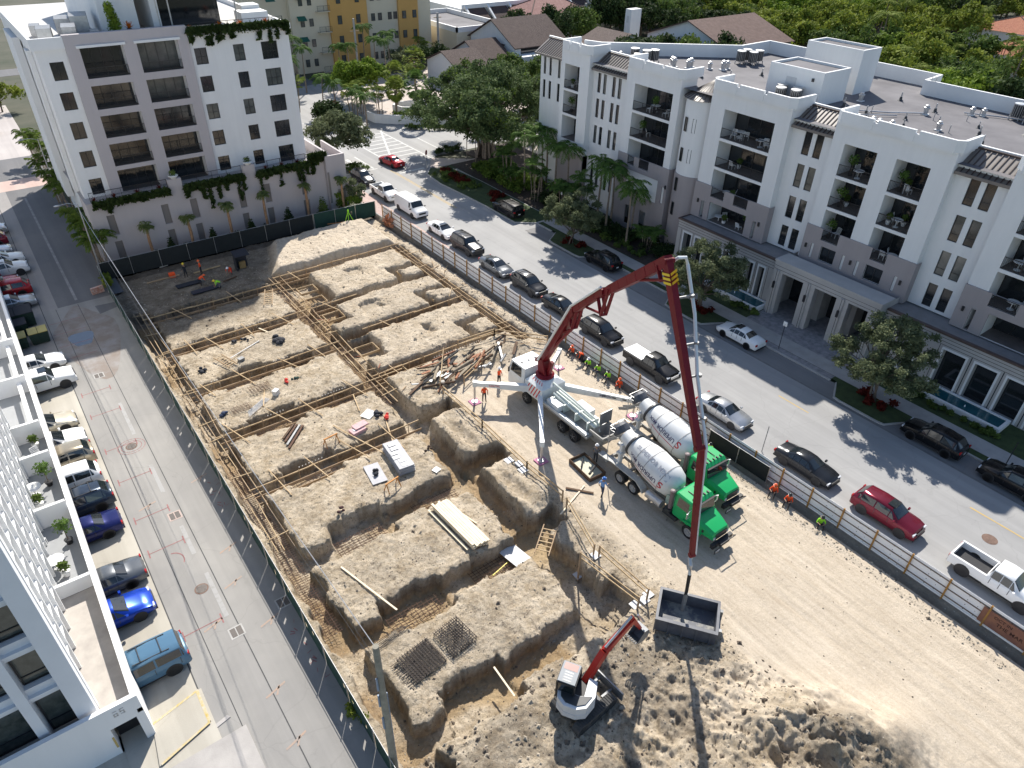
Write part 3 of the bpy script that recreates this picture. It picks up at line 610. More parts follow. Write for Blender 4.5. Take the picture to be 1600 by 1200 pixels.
MB().box(PX_-.1, PX_+.25, 6, 24.35, 5.05, 5.22).build('coping', M('brown_coping', (.10, .065, .055), .6, .15, 2), RB); b = MB(); b.box(PX_-.1, PX_+.25, 35.8, 49.7, 5.05, 5.22); b.box(PX_+.25, PX_+4, 49.6, 49.7, 5.05, 5.2); b.build('coping', M('brown_coping', (.10, .065, .055), .6, .15, 2), RB)
b = MB(); b.quad((PX_+.24, 6, 5.1), (66, 6, 5.1), (66, 49.6, 5.1), (PX_+.24, 49.6, 5.1)); b.build('terrace_floor', M('terrace_tile', (.22, .21, .21), .6, .15, 1), RB)
# portico
b = MB(); xq = 60.3; b.holes((xq, 35.75, 0), (0, -1, 0), 11.3, 5.75, [(1.05, 3.45, 0, 4.7), (4.75, 7.1, 0, 4.7), (8.35, 10.3, 0, 4.7)], .9, (1, 0, 0))
for yy in (35.75, 24.45): b.quad((xq, yy, 0), (64, yy, 0), (64, yy, 5.75), (xq, yy, 5.75))
b.box(xq-.08, 62.4, 24.37, 35.83, 5.75, 5.93); b.box(xq+.9, 63.6, 24.5, 35.7, 4.7, 5.0)
for yy in (35.75-.5, 35.75-4.1, 35.75-7.72, 25.0):
    b.box(xq-.16, xq, yy-.2, yy+.2, 0, 4.9)
b.build('portico', MC['limestone'], RB)
b = MB()
for z in (4.95, 5.3): b.box(xq-.012, xq, 24.46, 35.74, z, z+.03)
for yy in (35.25, 31.65, 28.03, 25.0): b.box(xq-.175, xq-.16, yy-.02, yy+.02, 0, 4.9)
b.build('portico_joint', FRAME, RB)
b = MB(); b.box(64.5, 64.6, 24.5, 35.7, 0, 4.7); b.build('lobby_door', GLASS, RB); b = MB(); b.quad((61.2, 24.5, .1), (64.6, 24.5, .1), (64.6, 35.7, .1), (61.2, 35.7, .1)); b.build('portico_floor', PAVG, RB)
for q_ in ((61.25, 64.5, 35.7, 35.74), (61.25, 64.5, 24.46, 24.5), (62.8, 64.5, 31.2, 32.2), (62.8, 64.5, 27.6, 28.6)): MB().box(*q_, 0, 4.7).build('inner_wall', MC['limestone'], RB)
for yy in (35.25, 31.65, 28.03): MB().box(xq-.32, xq-.17, yy-.1, yy+.1, 3.0, 3.7).build('wall_lamp', FRAME, RB)
for yy, z in ((48.9, 6.9), (40.6, 6.9), (34.8, 6.8), (29.9, 6.8), (24.9, 6.8), (19.2, 6.8), (53.9, 6.8)): MB().box(FX-.28, FX-.14, yy-.09, yy+.09, z, z+.42).build('wall_lamp', FRAME, RB)
# roof houses
def roofhouse(x0, x1, y0, y1, z1, door=None):
    b = MB(); b.box(x0, x1, y0, y1, 18.0, z1-.25); wallpath(b, [(x0, y0), (x1, y0), (x1, y1), (x0, y1), (x0, y0)], -.12, z1-.25, z1) if False else None
    for a in ((x0, x1, y0, y0+.2), (x0, x1, y1-.2, y1), (x0, x0+.2, y0+.2, y1-.2), (x1-.2, x1, y0+.2, y1-.2)): b.box(*a, z1-.25, z1)
    o = b.build('roof_house', WHITE2, RB)
    d = MB().box(x0-.03, x0, *(door or ((y0+y1)/2-.2, (y0+y1)/2+1.0)), 18.1, 20.2).build('door', M('grey_door', (.55, .55, .55), .6, .05, 1), o)
    MB().quad((x0+.2, y0+.2, z1-.24), (x1-.2, y0+.2, z1-.24), (x1-.2, y1-.2, z1-.24), (x0+.2, y1-.2, z1-.24)).build('roof_deck', ROOFM, o)
    MB().box(x0-.18, x0, y0+1, y0+1.2, 20.2, 20.5).build('wall_lamp', DMETAL, o)
roofhouse(77.2, 80.6, 42.0, 48.7, 22.4, (45.6, 46.7)); roofhouse(69.6, 74.2, 41.2, 47.6, 21.2)
PAR.build('parapet', WHITE, RB); anchor(RB, (66, 36, 0))
# fountains
WATER = M('pool_water', (.012, .07, .085), .06, c2=(.02, .10, .12), scale=.8, spec=.8)
for y0, y1, lab in ((11.7, 18.3, 'long turquoise reflecting pool by the podium, right of the portico'), (35.9, 43.2, 'turquoise reflecting pool half hidden by the tree, left of the portico')):
    t = thing('reflecting_pool', lab, 'pool', (60.2, (y0+y1)/2, 0)); a, c = y0-(y0+y1)/2, y1-(y0+y1)/2
    b = MB()
    for q in ((-1, 1.1, a, a+.25), (-1, 1.1, c-.25, c), (-1, -.75, a+.25, c-.25), (.85, 1.1, a+.25, c-.25)): b.box(*q, .05, .5)
    b.build('basin', WHITE2, t); MB().box(-.75, .85, a+.25, c-.25, .1, .42).build('water', WATER, t); MB().lathe([(.42, .06), (.6, .03), (.62, .0)], (0, (a+c)/2, 0), n=8).build('jet', M('foam', (.8, .85, .87), .3, 0), t)
# roof equipment
def ac_round(x, y, z, lab, grp='round air conditioners on the big roof'):
    if 'ac' not in PRO:
        t = thing('air_conditioner', lab, 'air conditioner', group=grp); MB().lathe([(.25, .38), (1.05, .38)], n=16).build('coil_case', DMETAL, t)
        b = MB()
        for i in range(16): b.beam((.385*math.cos(i*math.tau/16), .385*math.sin(i*math.tau/16), .25), (.385*math.cos(i*math.tau/16), .385*math.sin(i*math.tau/16), 1.05), .02, .02)
        b.build('guard', METAL, t); MB().lathe([(1.05, .4), (1.12, .4), (1.14, .12)], n=16).build('fan_cover', METAL, t)
        b = MB(); [b.box(sx*.3-.03, sx*.3+.03, sy*.3-.03, sy*.3+.03, 0, .25) for sx in (-1, 1) for sy in (-1, 1)]; b.build('stand', METAL, t); PRO['ac'] = t; t.location = (x, y, z)
    else: t = clone(PRO['ac'], lab, (x, y, z), scale=1.35)
    return t
PRO = {}
k = 0
for (x, y, nm) in ((68.3, 65.6, 'far left'), (69.2, 64.9, 'far left'), (68.9, 66.6, 'far left'), (70.3, 64.6, 'far left'), (79.2, 58.6, 'upper middle'), (80.0, 57.4, 'upper middle'), (80.6, 58.8, 'upper middle'), (81.4, 57.6, 'upper middle'), (67.6, 44.4, 'white roof house'), (68.8, 45.1, 'white roof house'), (68.0, 42.9, 'white roof house'), (69.0, 43.4, 'white roof house'), (82.2, 27.6, 'right edge'), (82.9, 26.7, 'right edge'), (81.6, 26.1, 'right edge'), (82.6, 25.2, 'right edge')):
    d = {'far left': 'round dark air conditioner in the cluster behind the far bay parapet', 'upper middle': 'round dark air conditioner in the cluster near the rear parapet', 'white roof house': 'round dark air conditioner beside the low white roof house', 'right edge': 'round dark air conditioner at the right end by the rear parapet'}[nm]
    ac_round(x, y, 18.03, d, d+'s'); 
    bpy.data.objects[COL.objects[-1].name]
for o in list(COL.objects):
    if o.name.startswith('air_conditioner') and o.get('label'): o['group'] = o['label']
def vent(x, y, z, lab, s=1):
    if 'vt' not in PRO:
        t = thing('roof_vent', lab, 'roof vent', (x, y, z)); MB().tube((0, 0, 0), (0, 0, .6), .22, 10).build('pipe', METAL, t); MB().lathe([(.55, .3), (.68, .3), (.72, .2), (.86, .2), (.92, .05)], n=12).build('hood', METAL, t); MB().box(-.3, .3, -.3, .3, 0, .08).build('curb', WHITE, t); PRO['vt'] = t
    else: t = clone(PRO['vt'], lab, (x, y, z), scale=s)
    t['group'] = lab; return t
for x, y in ((75.5, 40), (67.6, 33.4), (68.4, 32.6), (67.9, 34.2), (76.3, 33.5), (72.0, 30), (80.1, 30.8), (80.8, 30.0), (68.2, 68.3), (66.8, 62.5), (70.8, 66.5)): vent(x, y, 18.03, 'squat galvanised vent hood standing on the flat grey roof', .8+.3*rs.rand())
for x, y in ((70.6, 61.6), (71.6, 60.2), (72.4, 60.5), (73.6, 58.6), (74.6, 57.4), (75.6, 57.6), (71.4, 62.6)): vent(x, y, 18.03, 'galvanised vent hood on the roof between the far bays', .9+.4*rs.rand())
t = thing('pipe_run', 'pale pipes running along the flat roof toward the vents', 'pipes', (76, 33, 18.03)); b = MB(); b.path([(-8, 7, .15), (-5, 5.2, .15), (-2.6, 2.6, .15), (.2, .5, .15)], .06); b.path([(3.8, -1.6, .15), (5.4, -4.2, .15), (6.2, -6.5, .15)], .06); b.path([(-9, 4.5, .15), (-6, 4.0, .15), (-3, 1.6, .15)], .05); b.build('pipe', METAL, t)
b = MB(); [b.box(x-.03, x+.03, y-.03, y+.03, 0, .7) for x, y in ((-6, 5.4), (-3.8, 3.8), (4.5, -2.8), (5.6, -5), (-1, -1), (1.5, -3), (-4, -4))]; b.build('pipe_stand', METAL, t)
t = thing('roof_ladder', 'small metal ladder leaning on the rear roof parapet', 'ladder', (84.1, 37.2, 18.03)); b = MB(); [b.beam((0, s, 0), (0, s, 1.9), .05, .05) for s in (-.22, .22)]; [b.beam((0, -.22, z), (0, .22, z), .03, .03) for z in (.3, .6, .9, 1.2, 1.5)]; b.build('ladder_frame', METAL, t)
for k, (x, y) in enumerate(((67.5, 37.2), (69.4, 35.6), (71.2, 36.8), (70.2, 32.4), (72.8, 33.6), (74.5, 31.2), (76.0, 28.2), (73.5, 27.0), (78.0, 33.4), (79.4, 37.8), (77.4, 24.6), (71.8, 39.6), (68.8, 28.6), (70.5, 25.4), (69.2, 56.0), (72.0, 54.2), (76.2, 53.0), (79.0, 51.6))):
    if k == 0: t = thing('roof_boot', 'small black pipe boot on the flat grey roof', 'roof vent', (x, y, 18.03), group='small black pipe boots on the flat roof'); MB().lathe([(0, .28), (.12, .14), (.35, .1)], n=8).build('flashing', DMETAL, t); MB().tube((0, 0, .3), (0, 0, .75), .06, 6).build('pipe', METAL, t); RBT = t
    else: clone(RBT, None, (x, y, 18.03), rs.rand()*6, .8+.5*rs.rand())
# balcony things
def chair_pro():
    t = thing('patio_chair', 'white patio chair', 'chair'); b = MB(); b.box(-.25, .25, -.25, .25, .40, .44); b.build('seat', WHITE, t)
    b = MB(); b.beam((-.25, .24, .44), (-.25, .34, .9), .03, .03); b.beam((.25, .24, .44), (.25, .34, .9), .03, .03); [b.beam((-.25, .25+.03*i, .5+.1*i), (.25, .25+.03*i, .5+.1*i), .03, .05) for i in range(5)]; b.build('backrest', WHITE, t)
    for sx in (-1, 1):
        for sy in (-1, 1): MB().box(sx*.23-.02, sx*.23+.02, sy*.23-.02, sy*.23+.02, 0, .4).build('leg', WHITE, t)
    return t
def table_pro():
    t = thing('patio_table', 'round patio table', 'table'); MB().lathe([(.68, .5), (.72, .5)], n=18).build('table_top', WHITE, t); MB().tube((0, 0, .03), (0, 0, .68), .04, 8).build('stem', WHITE, t); MB().lathe([(0, .28), (.04, .26)], n=12).build('base', WHITE, t); return t
def pot_pro(tall=.8, lf=LF_MID, potm=None, r=.33):
    t = thing('potted_plant', 'potted plant', 'potted plant'); MB().lathe([(0, .16), (.36, .25), (.38, .22)], n=12).build('pot', potm or WHITE2, t)
    b = MB(); b.tube((0, 0, .3), (0, 0, tall*.8), .03, 5); b.build('stem', BARK, t); b = MB(); plantblob(b, (0, 0, tall), r, 130, .12); b.build('foliage', lf, t); return t
CH, TB, P1, P2 = chair_pro(), table_pro(), pot_pro(), pot_pro(1.5, LF_PALM, FRAME, .55)
first = {}
def use(pro, lab, loc, rz=0):
    if pro.name not in first: first[pro.name] = 1; pro['label'] = lab; pro.location = loc; pro.rotation_euler = (0, 0, rz); return pro
    return clone(pro, lab, loc, rz)
LG = {}
for xf, a, c_, z0, z1 in LOGG: LG[(round(a, 1), round(z0, 1))] = (xf, a, c_, z0)
lvl = {14.3: 'top', 11.2: 'middle', 11.3: 'middle', 8.0: 'lower', 5.2: 'terrace'}
for (y, z, items) in ((46.6, 14.33, 'ctcc'), (43.2, 14.33, 'tcc'), (46, 11.28, 'cp'), (46, 8.03, 'tcp'), (58.8, 14.33, 'ctP'), (56.3, 14.33, 'cc'), (59.5, 11.28, 'Pc'), (33.0, 14.33, 'Pct'), (33.2, 11.28, 'Pp'), (33.3, 8.03, 'Pc'), (28.2, 14.33, 'Ppc'), (28.2, 11.28, 'pctp'), (27.6, 8.03, 'cct'), (17.2, 14.33, 'pp'), (17.0, 11.28, 'tcp'), (16.2, 8.03, 'tcc'), (46.4, 5.13, 'tcp'), (43.6, 5.13, 'cP'), (72.5, 14.33, 'pc'), (72.4, 11.28, 'P')):
    li = 0
    for ch in items:
        pro = {'c': CH, 't': TB, 'p': P1, 'P': P2}[ch]; nm = {'c': 'white patio chair', 't': 'small round white patio table', 'p': 'low plant in a white pot', 'P': 'tall leafy plant in a dark pot'}[ch]
        bayn = 'far end' if y > 70 else 'second far' if y > 53 else 'cylinder side' if y > 40 else 'left middle' if y > 30 else 'right middle' if y > 24 else 'nearest'
        lv = {14: 'top', 11: 'second', 8: 'third', 5: 'terrace'}[int(z)]
        o = use(pro, f'{nm} on {lv} balcony of {bayn} bay', (64.3+(li % 2)*.75, y-.75*(li//2)-.3*(li % 2), z), rs.rand()*6); o['group'] = 'furnishings: '+o['label']; li += 1
# ---------------------------------------------------------------- tall white building (upper left)
LB = bld('apartment_tower', 'tall white apartment block with taupe balcony bay and planted terrace beyond the dig')
yF = 86.6; x0, x1 = 7.6, 33.0; zt = 22.4
RW = [(22.3, 23.6, 1.65), (26.5, 27.7, 1.7), (29.65, 31.5, 1.85)]; ZT_ = [20.65, 17.8, 14.88, 11.95, 9.0]
hs = []
for zt_ in ZT_:
    for a, c, h in [(8.5, 9.75, 1.7)]+RW:
        lo = zt_-h if not (zt_ == 9.0 and a == 29.65) else 6.6; hs.append((a-x0, c-x0, lo-5, zt_-5)); window(LB, (a, yF+.1, lo), c-a, zt_-lo, 0, 3 if a > 29 else 2, 1, GLASSB if a > 20 and zt_ > 14 and (int(a+zt_) % 2) else GLASS, .06, top=.45 if a > 20 else None)
opn = [(18.85, 21.7), (15.85, 18.15), (12.95, 15.2), (9.95, 12.3), (7.15, 9.5)]
for z0, z1 in opn:
    for a, c in ((11.45, 15.45), (16.75, 20.8)): hs.append((a-x0, c-x0, z0-5, z1-5))
b = MB(); b.holes((x0, yF, 5), (1, 0, 0), x1-x0, zt-5, hs, .1, (0, 1, 0))
b.build('front_wall', WHITE2, LB)
b = MB(); hs2 = [(a-10.25, c-10.25, z0-7.1, z1-7.1) for z0, z1 in opn for a, c in ((11.45, 15.45), (16.75, 20.8))]
b.holes((10.25, yF-.25, 7.1), (1, 0, 0), 21.9-10.25, zt+.5-7.1, hs2, .27, (0, 1, 0)); b.box(10.25, 10.252, yF-.25, yF, 7.1, zt+.5); b.box(21.9, 21.902, yF-.25, yF, 7.1, zt+.5); b.box(10.25, 21.9, yF-.25, yF+.3, zt+.5, zt+.56)
b.build('bay_wall', LTAUPE, LB)
for z0, z1 in opn:
    for i, (a, c) in enumerate(((11.45, 15.45), (16.75, 20.8))):
        y2 = yF+1.15; b = MB(); b.quad((a, yF+.1, z0), (a, y2, z0), (a, y2, z1), (a, yF+.1, z1)); b.quad((c, yF+.1, z0), (c, y2, z0), (c, y2, z1), (c, yF+.1, z1)); b.quad((a, yF+.1, z1), (c, yF+.1, z1), (c, y2, z1), (a, y2, z1)); b.quad((a, y2-.12, z0+.02), (c, y2-.12, z0+.02), (c, y2, z0+.02), (a, y2, z0+.02)); b.build('loggia_wall', WHITE2, LB); MB().quad((a, yF-.2, z0+.03), (c, yF-.2, z0+.03), (c, y2, z0+.03), (a, y2, z0+.03)).build('balcony_floor', M('dark_tile', (.06, .058, .056), .5, .1, 2), LB)
        window(LB, (a, y2-.1, z0+.02), c-a, z1-z0-.04, 0, 4, 1, GLASSB if (i == 1 and z0 > 15) else GLASS, .06, name='sliding_door')
        if z0 > 8: railing(LB, (a+.02, yF-.14, z0+.02), c-a-.04, .95, 0, .085)
for a, c in ((11.2, 15.7), (16.5, 21.05)): MB().box(a, c, yF-.42, yF-.25, 21.72, 21.95).build('lintel', WHITE, LB)
b = MB(); b.prism([(x0, yF+2.0), (x1, yF+2.0), (x1, 118), (x0+.4, 118)], 0, zt-.6); 
for xx in (x0,): b.quad((xx, yF, 5), (xx, yF+2, 5), (xx, yF+2, zt-.6), (xx, yF, zt-.6))
b.quad((x1, yF, 5), (x1, yF+2, 5), (x1, yF+2, zt-.6), (x1, yF, zt-.6)); b.build('core_wall', WHITE2, LB)
b = MB(); b.quad((x0, yF, zt-.58), (x1, yF, zt-.58), (x1, 118, zt-.58), (x0, 118, zt-.58)); b.build('roof_deck', M('pale_roof', (.5, .49, .47), .8, .1, .6), LB)
b = MB(); wallpath(b, [(x0+.006, 118), (x0+.006, yF+.006), (10.24, yF+.006)], -.3, zt-.6, zt+.45); wallpath(b, [(21.95, yF+.006), (x1-.006, yF+.006), (x1-.006, 118)], -.3, zt-.6, zt-.05); b.build('parapet', WHITE, LB)
for yy in (92, 95.5, 101, 107):
    for z in ZT_: MB().box(x0-.03, x0-.001, yy, yy+1.1, z-1.6, z).build('side_window', GLASS, LB)
MB().box(x0-.45, x0-.02, 89.4, 91.0, 7, zt-1.0).build('side_fin', WHITE2, LB); MB().box(x0-.7, x0-.02, 97.5, 104, 4, zt-1.0).build('side_fin', WHITE2, LB)
# podium
yP = 84.6; b = MB(); hp = []
for a in (8.85, 14.5, 17.65, 23.2, 26.3, 31.0):
    for z0, z1 in ((3.2, 5.5), (.2, 2.5)): hp.append((a-7.3, a-7.3+.78, z0, z1))
b.holes((7.3, yP, 0), (1, 0, 0), 27, 7.1, hp, .22, (0, 1, 0)); b.quad((7.3, yP, 0), (7.3, yF+2, 0), (7.3, yF+2, 7.1), (7.3, yP, 7.1)); b.quad((34.3, yP, 0), (34.3, 112, 0), (34.3, 112, 7.1), (34.3, yP, 7.1))
b.box(15.85, 17.3, yP-.02, yP+.5, 7.1, 8.1); b.box(24.3, 25.7, yP-.02, yP+.5, 7.1, 8.1); b.box(32.3, 34.3, yP-.02, yP+.3, 7.1, 7.9)
b.build('podium_wall', LTAUPE, LB)
[MB().box(a+7.3, c+7.3, yP+.2, yP+.24, z0, z1).build('louvre', M('louvre_grey', (.20, .18, .17), .6, 0), LB) for a, c, z0, z1 in hp]
b = MB(); b.quad((7.3, yP+.02, 7.05), (34.3, yP+.02, 7.05), (34.3, 112, 7.05), (7.3, 112, 7.05)); b.build('terrace_floor', M('terrace_pale', (.36, .34, .33), .8, .1, 1), LB)
for a, c in ((7.9, 15.8), (17.4, 24.2), (25.8, 32.2)): railing(LB, (a, yP+.5, 7.08), c-a, 1.0, 0)
b = MB(); b.box(34.32, 36.9, yP-.6, yP+6, 0, 6.6); b.box(34.32, 36.9, yP-.6, yP-.35, 6.6, 7.6); b.box(36.65, 36.9, yP-.35, yP+6, 6.6, 7.6); b.box(34.32, 34.57, yP-.35, yP+6, 6.6, 8.2); b.build('annex_wall', LTAUPE, LB)
b = MB(); b.box(35.5, 36.5, yP-.63, yP-.6, 1.0, 3.2); b.box(34.36, 34.62, yP-.63, yP-.6, 1.6, 5.6); b.build('annex_louvre', MC['louvre_grey'], LB)
# roof storey, canopy
b = MB(); b.box(14.6, 18.2, yF+3.2, 110, zt-.55, zt+4.6); b.box(19.6, 20.4, yF+3, 108, zt-.55, zt+4.2); b.build('penthouse_wall', WHITE2, LB)
b = MB(); b.box(20.4, 27.5, yF+6, yF+6.1, zt-.5, zt+3.4); b.box(27.4, 27.5, yF+6.1, yF+14, zt-.5, zt+3.4); b.build('penthouse_glass', GLASS, LB)
b = MB(); [b.box(x, x+.12, yF+2.2, yF+2.32, zt-.5, zt+3.7) for x in (20.0, 21.2, 28.2)]; b.build('canopy_post', METAL, LB)
b = MB(); b.add([(16, yF+2.2, zt+3.9), (20.5, yF+1.4, zt+3.9), (28.6, yF+1.4, zt+3.9), (31, yF+6, zt+3.9), (31, yF+14, zt+3.9), (16, yF+14, zt+3.9)]+[(16, yF+2.2, zt+4.15), (20.5, yF+1.4, zt+4.15), (28.6, yF+1.4, zt+4.15), (31, yF+6, zt+4.15), (31, yF+14, zt+4.15), (16, yF+14, zt+4.15)], [(5, 4, 3, 2, 1, 0), (6, 7, 8, 9, 10, 11)]+[(i, (i+1) % 6, 6+(i+1) % 6, 6+i) for i in range(6)]); b.build('canopy', WHITE, LB)
b = MB(); b.box(29.5, 32.6, yF+4.5, yF+7, zt-.5, zt+.6); b.box(30.5, 32.6, yF+7, yF+9, zt-.5, zt+1.0); b.build('roof_bench', WHITE, LB)
railing(LB, (21.95, yF+.6, zt-.5), 10.8, 1.1, 0, .9)
anchor(LB, (20, 100, 0))
for i, (x, y, s) in enumerate(((9.0, 94.0, 1.5), (9.2, 89.0, 1.4), (11.6, 93.5, 1.5), (13.0, 92.4, 1.8), (11.4, 88.9, 1.4), (13.6, 88.6, .9))):
    lab = ['far left', 'front left corner', 'middle', 'tan boxed', 'front', 'small low'][i]
    if i == 0:
        t = thing('rooftop_unit', 'x', 'air conditioner'); MB().box(-.45, .45, -.9, .9, .15, 1.15).build('casing', METAL, t); b = MB(); [b.box(-.47, .47, -.85+.3*j, -.75+.3*j, .3, 1.16) for j in range(6)]; b.build('grille', GALV, t); MB().box(-.4, .4, -.8, .8, 0, .15).build('base_rail', WHITE, t); RU = t
    else: t = clone(RU, scale=s)
    t['label'] = f'{lab} grey box air conditioner on the white tower roof'; t['group'] = 'box air conditioners on the tower roof'; t.location = (x, y, zt-.56); t.rotation_euler = (0, 0, -.15)
# hanging planters
def vine(x0, x1, y, z, drop, n, lab, grp='hanging vines on the tower', seed=1, ret=None):
    t = thing('hanging_vine', lab, 'vine', ((x0+x1)/2, y, z), group=grp); b = MB(); q = np.random.RandomState(seed); cx = (x0+x1)/2
    cl = [(q.uniform(x0, x1), q.rand()**1.7*drop) for _ in range(int((x1-x0)*2.4))]
    for i in range(n):
        if q.rand() < .5: x = q.uniform(x0, x1); dz = .25-q.rand()**1.2*.8
        else: c = cl[q.randint(len(cl))]; x = c[0]+q.normal()*.1; dz = -q.rand()*c[1]
        s = .1+.07*q.rand(); p = np.array([x-cx, -.12-.22*q.rand()-(.25 if dz > -.3 else 0)*q.rand(), dz]); a = q.normal(size=3)*s; e = q.normal(size=3)*s*.7
        b.add([tuple(p+a), tuple(p+e), tuple(p-a), tuple(p-e)], [(0, 1, 2, 3)])
    b.build('foliage', leafmat('vine_leaves', (.02, .04, .012), (.07, .10, .03), 1.2), t); b = MB(); b.box(x0-cx, x1-cx, -.14, -.02, -.25, .02); b.build('planter', LTAUPE, t); return t
vine(22, 33, yF, zt+.05, 2.0, 5200, 'dense green vine spilling over the top parapet of the white tower', seed=1)
vine(7.9, 15.8, yP, 7.1, 1.9, 2600, 'green vine hanging below the left terrace railing of the tower', seed=2)
vine(17.4, 24.2, yP, 7.1, 3.4, 3000, 'long green vine trailing below the middle terrace railing', seed=3)
vine(25.8, 32.2, yP, 7.1, 2.4, 2200, 'green vine hanging below the right terrace railing', seed=4)
vine(32.3, 34.6, yP, 7.9, 2.6, 1600, 'bushy vine tumbling over the terrace corner by the annex', seed=5)
def planter_fl(x, y, z, lab, pro=[None], mat=LF_RED, s=1):
    if pro[0] is None:
        t = thing('bromeliad', lab, 'potted plant', (x, y, z)); b = MB(); q = np.random.RandomState(4)
        for i in range(34):
            a = q.rand()*6.28; e = .3+q.rand()*.9; L = .35+.2*q.rand(); d = np.array([math.cos(a)*math.cos(e), math.sin(a)*math.cos(e), math.sin(e)])*L; s_ = np.array([-math.sin(a), math.cos(a), 0])*.05
            b.add([tuple(-s_), tuple(s_), tuple(d+s_*.3), tuple(d-s_*.3)], [(0, 1, 2, 3)])
        b.build('leaves', mat, t); MB().lathe([(-.2, .12), (0, .18)], n=8).build('pot', FRAME, t); pro[0] = t; return t
    return clone(pro[0], lab, (x, y, z), rs.rand()*6, s)
for x in (8.2, 10.2, 12.6, 14.9): planter_fl(x, yP+.1, 7.3, 'dark red bromeliad on the left terrace planter')['group'] = 'bromeliads on left terrace'
for x in (27.0, 29.0, 31.0): planter_fl(x, yP+.1, 7.3, 'dark red bromeliad on the right terrace planter')['group'] = 'bromeliads on right terrace'
OB = [None]
for x in (22.4, 25.5, 27.8, 30.6): planter_fl(x, yF+.1, zt+.1, 'orange flowering bromeliad on the tower top planter', OB, LF_ORG, 1.2)['group'] = 'orange bromeliads on tower top'
planter_fl(16.6, yF+.5, zt+.6, 'orange flower clump beside the rooftop bush', OB, LF_ORG, 1.5)
t = thing('rooftop_bush', 'bright green bush standing on the tower roof edge', 'bush', (15.4, yF+1.2, zt)); b = MB(); [plantblob(b, (.1*math.sin(i), 0, .4+i*.45), .75-.06*i, 260, .11, seed=i) for i in range(6)]; b.build('foliage', LF_BR, t); MB().tube((0, 0, -.5), (0, 0, 2), .05, 6).build('stem', BARK, t)
for x in (16.6, 25.0):
    t = thing('bowl_planter', 'white bowl planter on the terrace pier, '+('left one' if x < 20 else 'right one'), 'planter', (x, yP+.15, 8.1)); MB().lathe([(0, .25), (.35, .55), (.4, .5)], n=16).build('bowl', WHITE, t); b = MB(); plantblob(b, (0, 0, .55), .45, 160, .1); b.build('foliage', LF_MID, t)
# ---------------------------------------------------------------- near left white building with terraces and sun screen
WB = bld('balcony_building', 'white building at lower left with egg-crate sun screen and walled terraces')
WBW = stucco('white_render', (.78, .78, .775), .12)
b = MB(); b.box(-30, -2.95, 26.0, 26.25, 2.6, 3.6); b.box(-2.95, -2.7, 26.0, 90, 2.3, 3.6)
b.holes((-30, 26.0, 0), (1, 0, 0), 27.3, 2.6, [(25.7, 26.9, 0, 2.1)], 1.0, (0, 1, 0)); b.quad((-2.7, 26, 0), (-2.7, 28.5, 0), (-2.7, 28.5, 2.3), (-2.7, 26, 2.3))
b.box(-2.95, -2.9, 28.5, 90, 1.9, 2.3)
b.build('podium_wall', WBW, WB)
MB().box(-3.62, -3.34, 51.9, 90, 3.45, 3.62).build('terrace_beam', WBW, WB)
for y in (35.3, 41.8, 47.6, 51.6, 58.5, 65): MB().box(-5.6, -2.96, y, y+.22, 2.62, 3.6+.55*(y > 40)).build('terrace_divider', WBW, WB)
b = MB(); b.quad((-30, 26.25, 2.6), (-2.95, 26.25, 2.6), (-2.95, 35.3, 2.6), (-30, 35.3, 2.6)); b.build('terrace_floor', M('weathered_slab', (.36, .33, .30), .85, c2=(.52, .48, .43), scale=.9), WB)
b = MB(); b.quad((-30, 35.5, 2.6), (-2.95, 35.5, 2.6), (-2.95, 90, 2.6), (-30, 90, 2.6)); b.build('balcony_floor', M('grey_tile', (.30, .31, .32), .7, .05, 1), WB)
b = MB(); b.box(-4.2, -3.15, 27.0, 27.04, 0, 2.1); b.build('door', FRAME, WB); MB().box(-4.4, -4.31, 25.97, 26.0, .6, 1.5).build('sign_plate', M('tan_sign', (.5, .36, .12), .6, .1, 3), WB)
# numerals beside the door
b = MB()
for dx, dz, w_, h_ in ((0, 0, .06, .2), (0, .18, .2, .06), (0, .36, .2, .06), (.14, 0, .06, .2), (0, 0, .2, .05), (.3, .36, .2, .06), (.3, .18, .2, .06), (.3, .18, .06, .2), (.44, 0, .06, .2), (.3, 0, .2, .05)): b.box(-3.9+dx, -3.9+dx+w_, 25.985, 25.999, 2.85+dz, 2.85+dz+h_)
b.build('faded_number', M('faded_paint', (.5, .48, .46), .8, .1, 9), WB)
for i in range(1): pass
b = MB(); b.box(-30, -6.2, 27.3, 90, 0, 26); b.build('core_wall', WBW, WB)
# egg crate screen x -5.7..-4.4, rows tilted fins
b = MB(); zf = 2.62; y = 27.2; yy = [27.2+1.45*i for i in range(18)]; zz = [2.9+1.75*j for j in range(13)]
for k, y in enumerate(yy):
    b.box(-5.25 if k == 0 else -5.9, -4.4 if k == 0 else -4.65, y-.07, y+.07+(.25 if k == 0 else 0), zf, 25)
for j, z in enumerate(zz[1:]):
    b.box(-5.9, -4.7, 27.3, yy[-1], z-.06, z+.06)
for j, z in enumerate(zz[1:-1]):
    for k in range(len(yy)-1):
        p, q = (-4.72, yy[k]+.08, z+.1), (-4.72, yy[k+1]-.08, z+.1); b.add([(-4.7, yy[k]+.07, z+.06), (-5.7, yy[k+1]-.07, z+.06), (-5.7, yy[k+1]-.07, z+1.69), (-4.7, yy[k]+.07, z+1.69), (-4.82, yy[k]+.07, z+.06), (-5.8, yy[k+1]-.07, z+.06), (-5.8, yy[k+1]-.07, z+1.69), (-4.82, yy[k]+.07, z+1.69)], [(0, 1, 2, 3), (7, 6, 5, 4), (3, 2, 6, 7), (0, 3, 7, 4)])
b.build('sun_screen', WBW, WB)
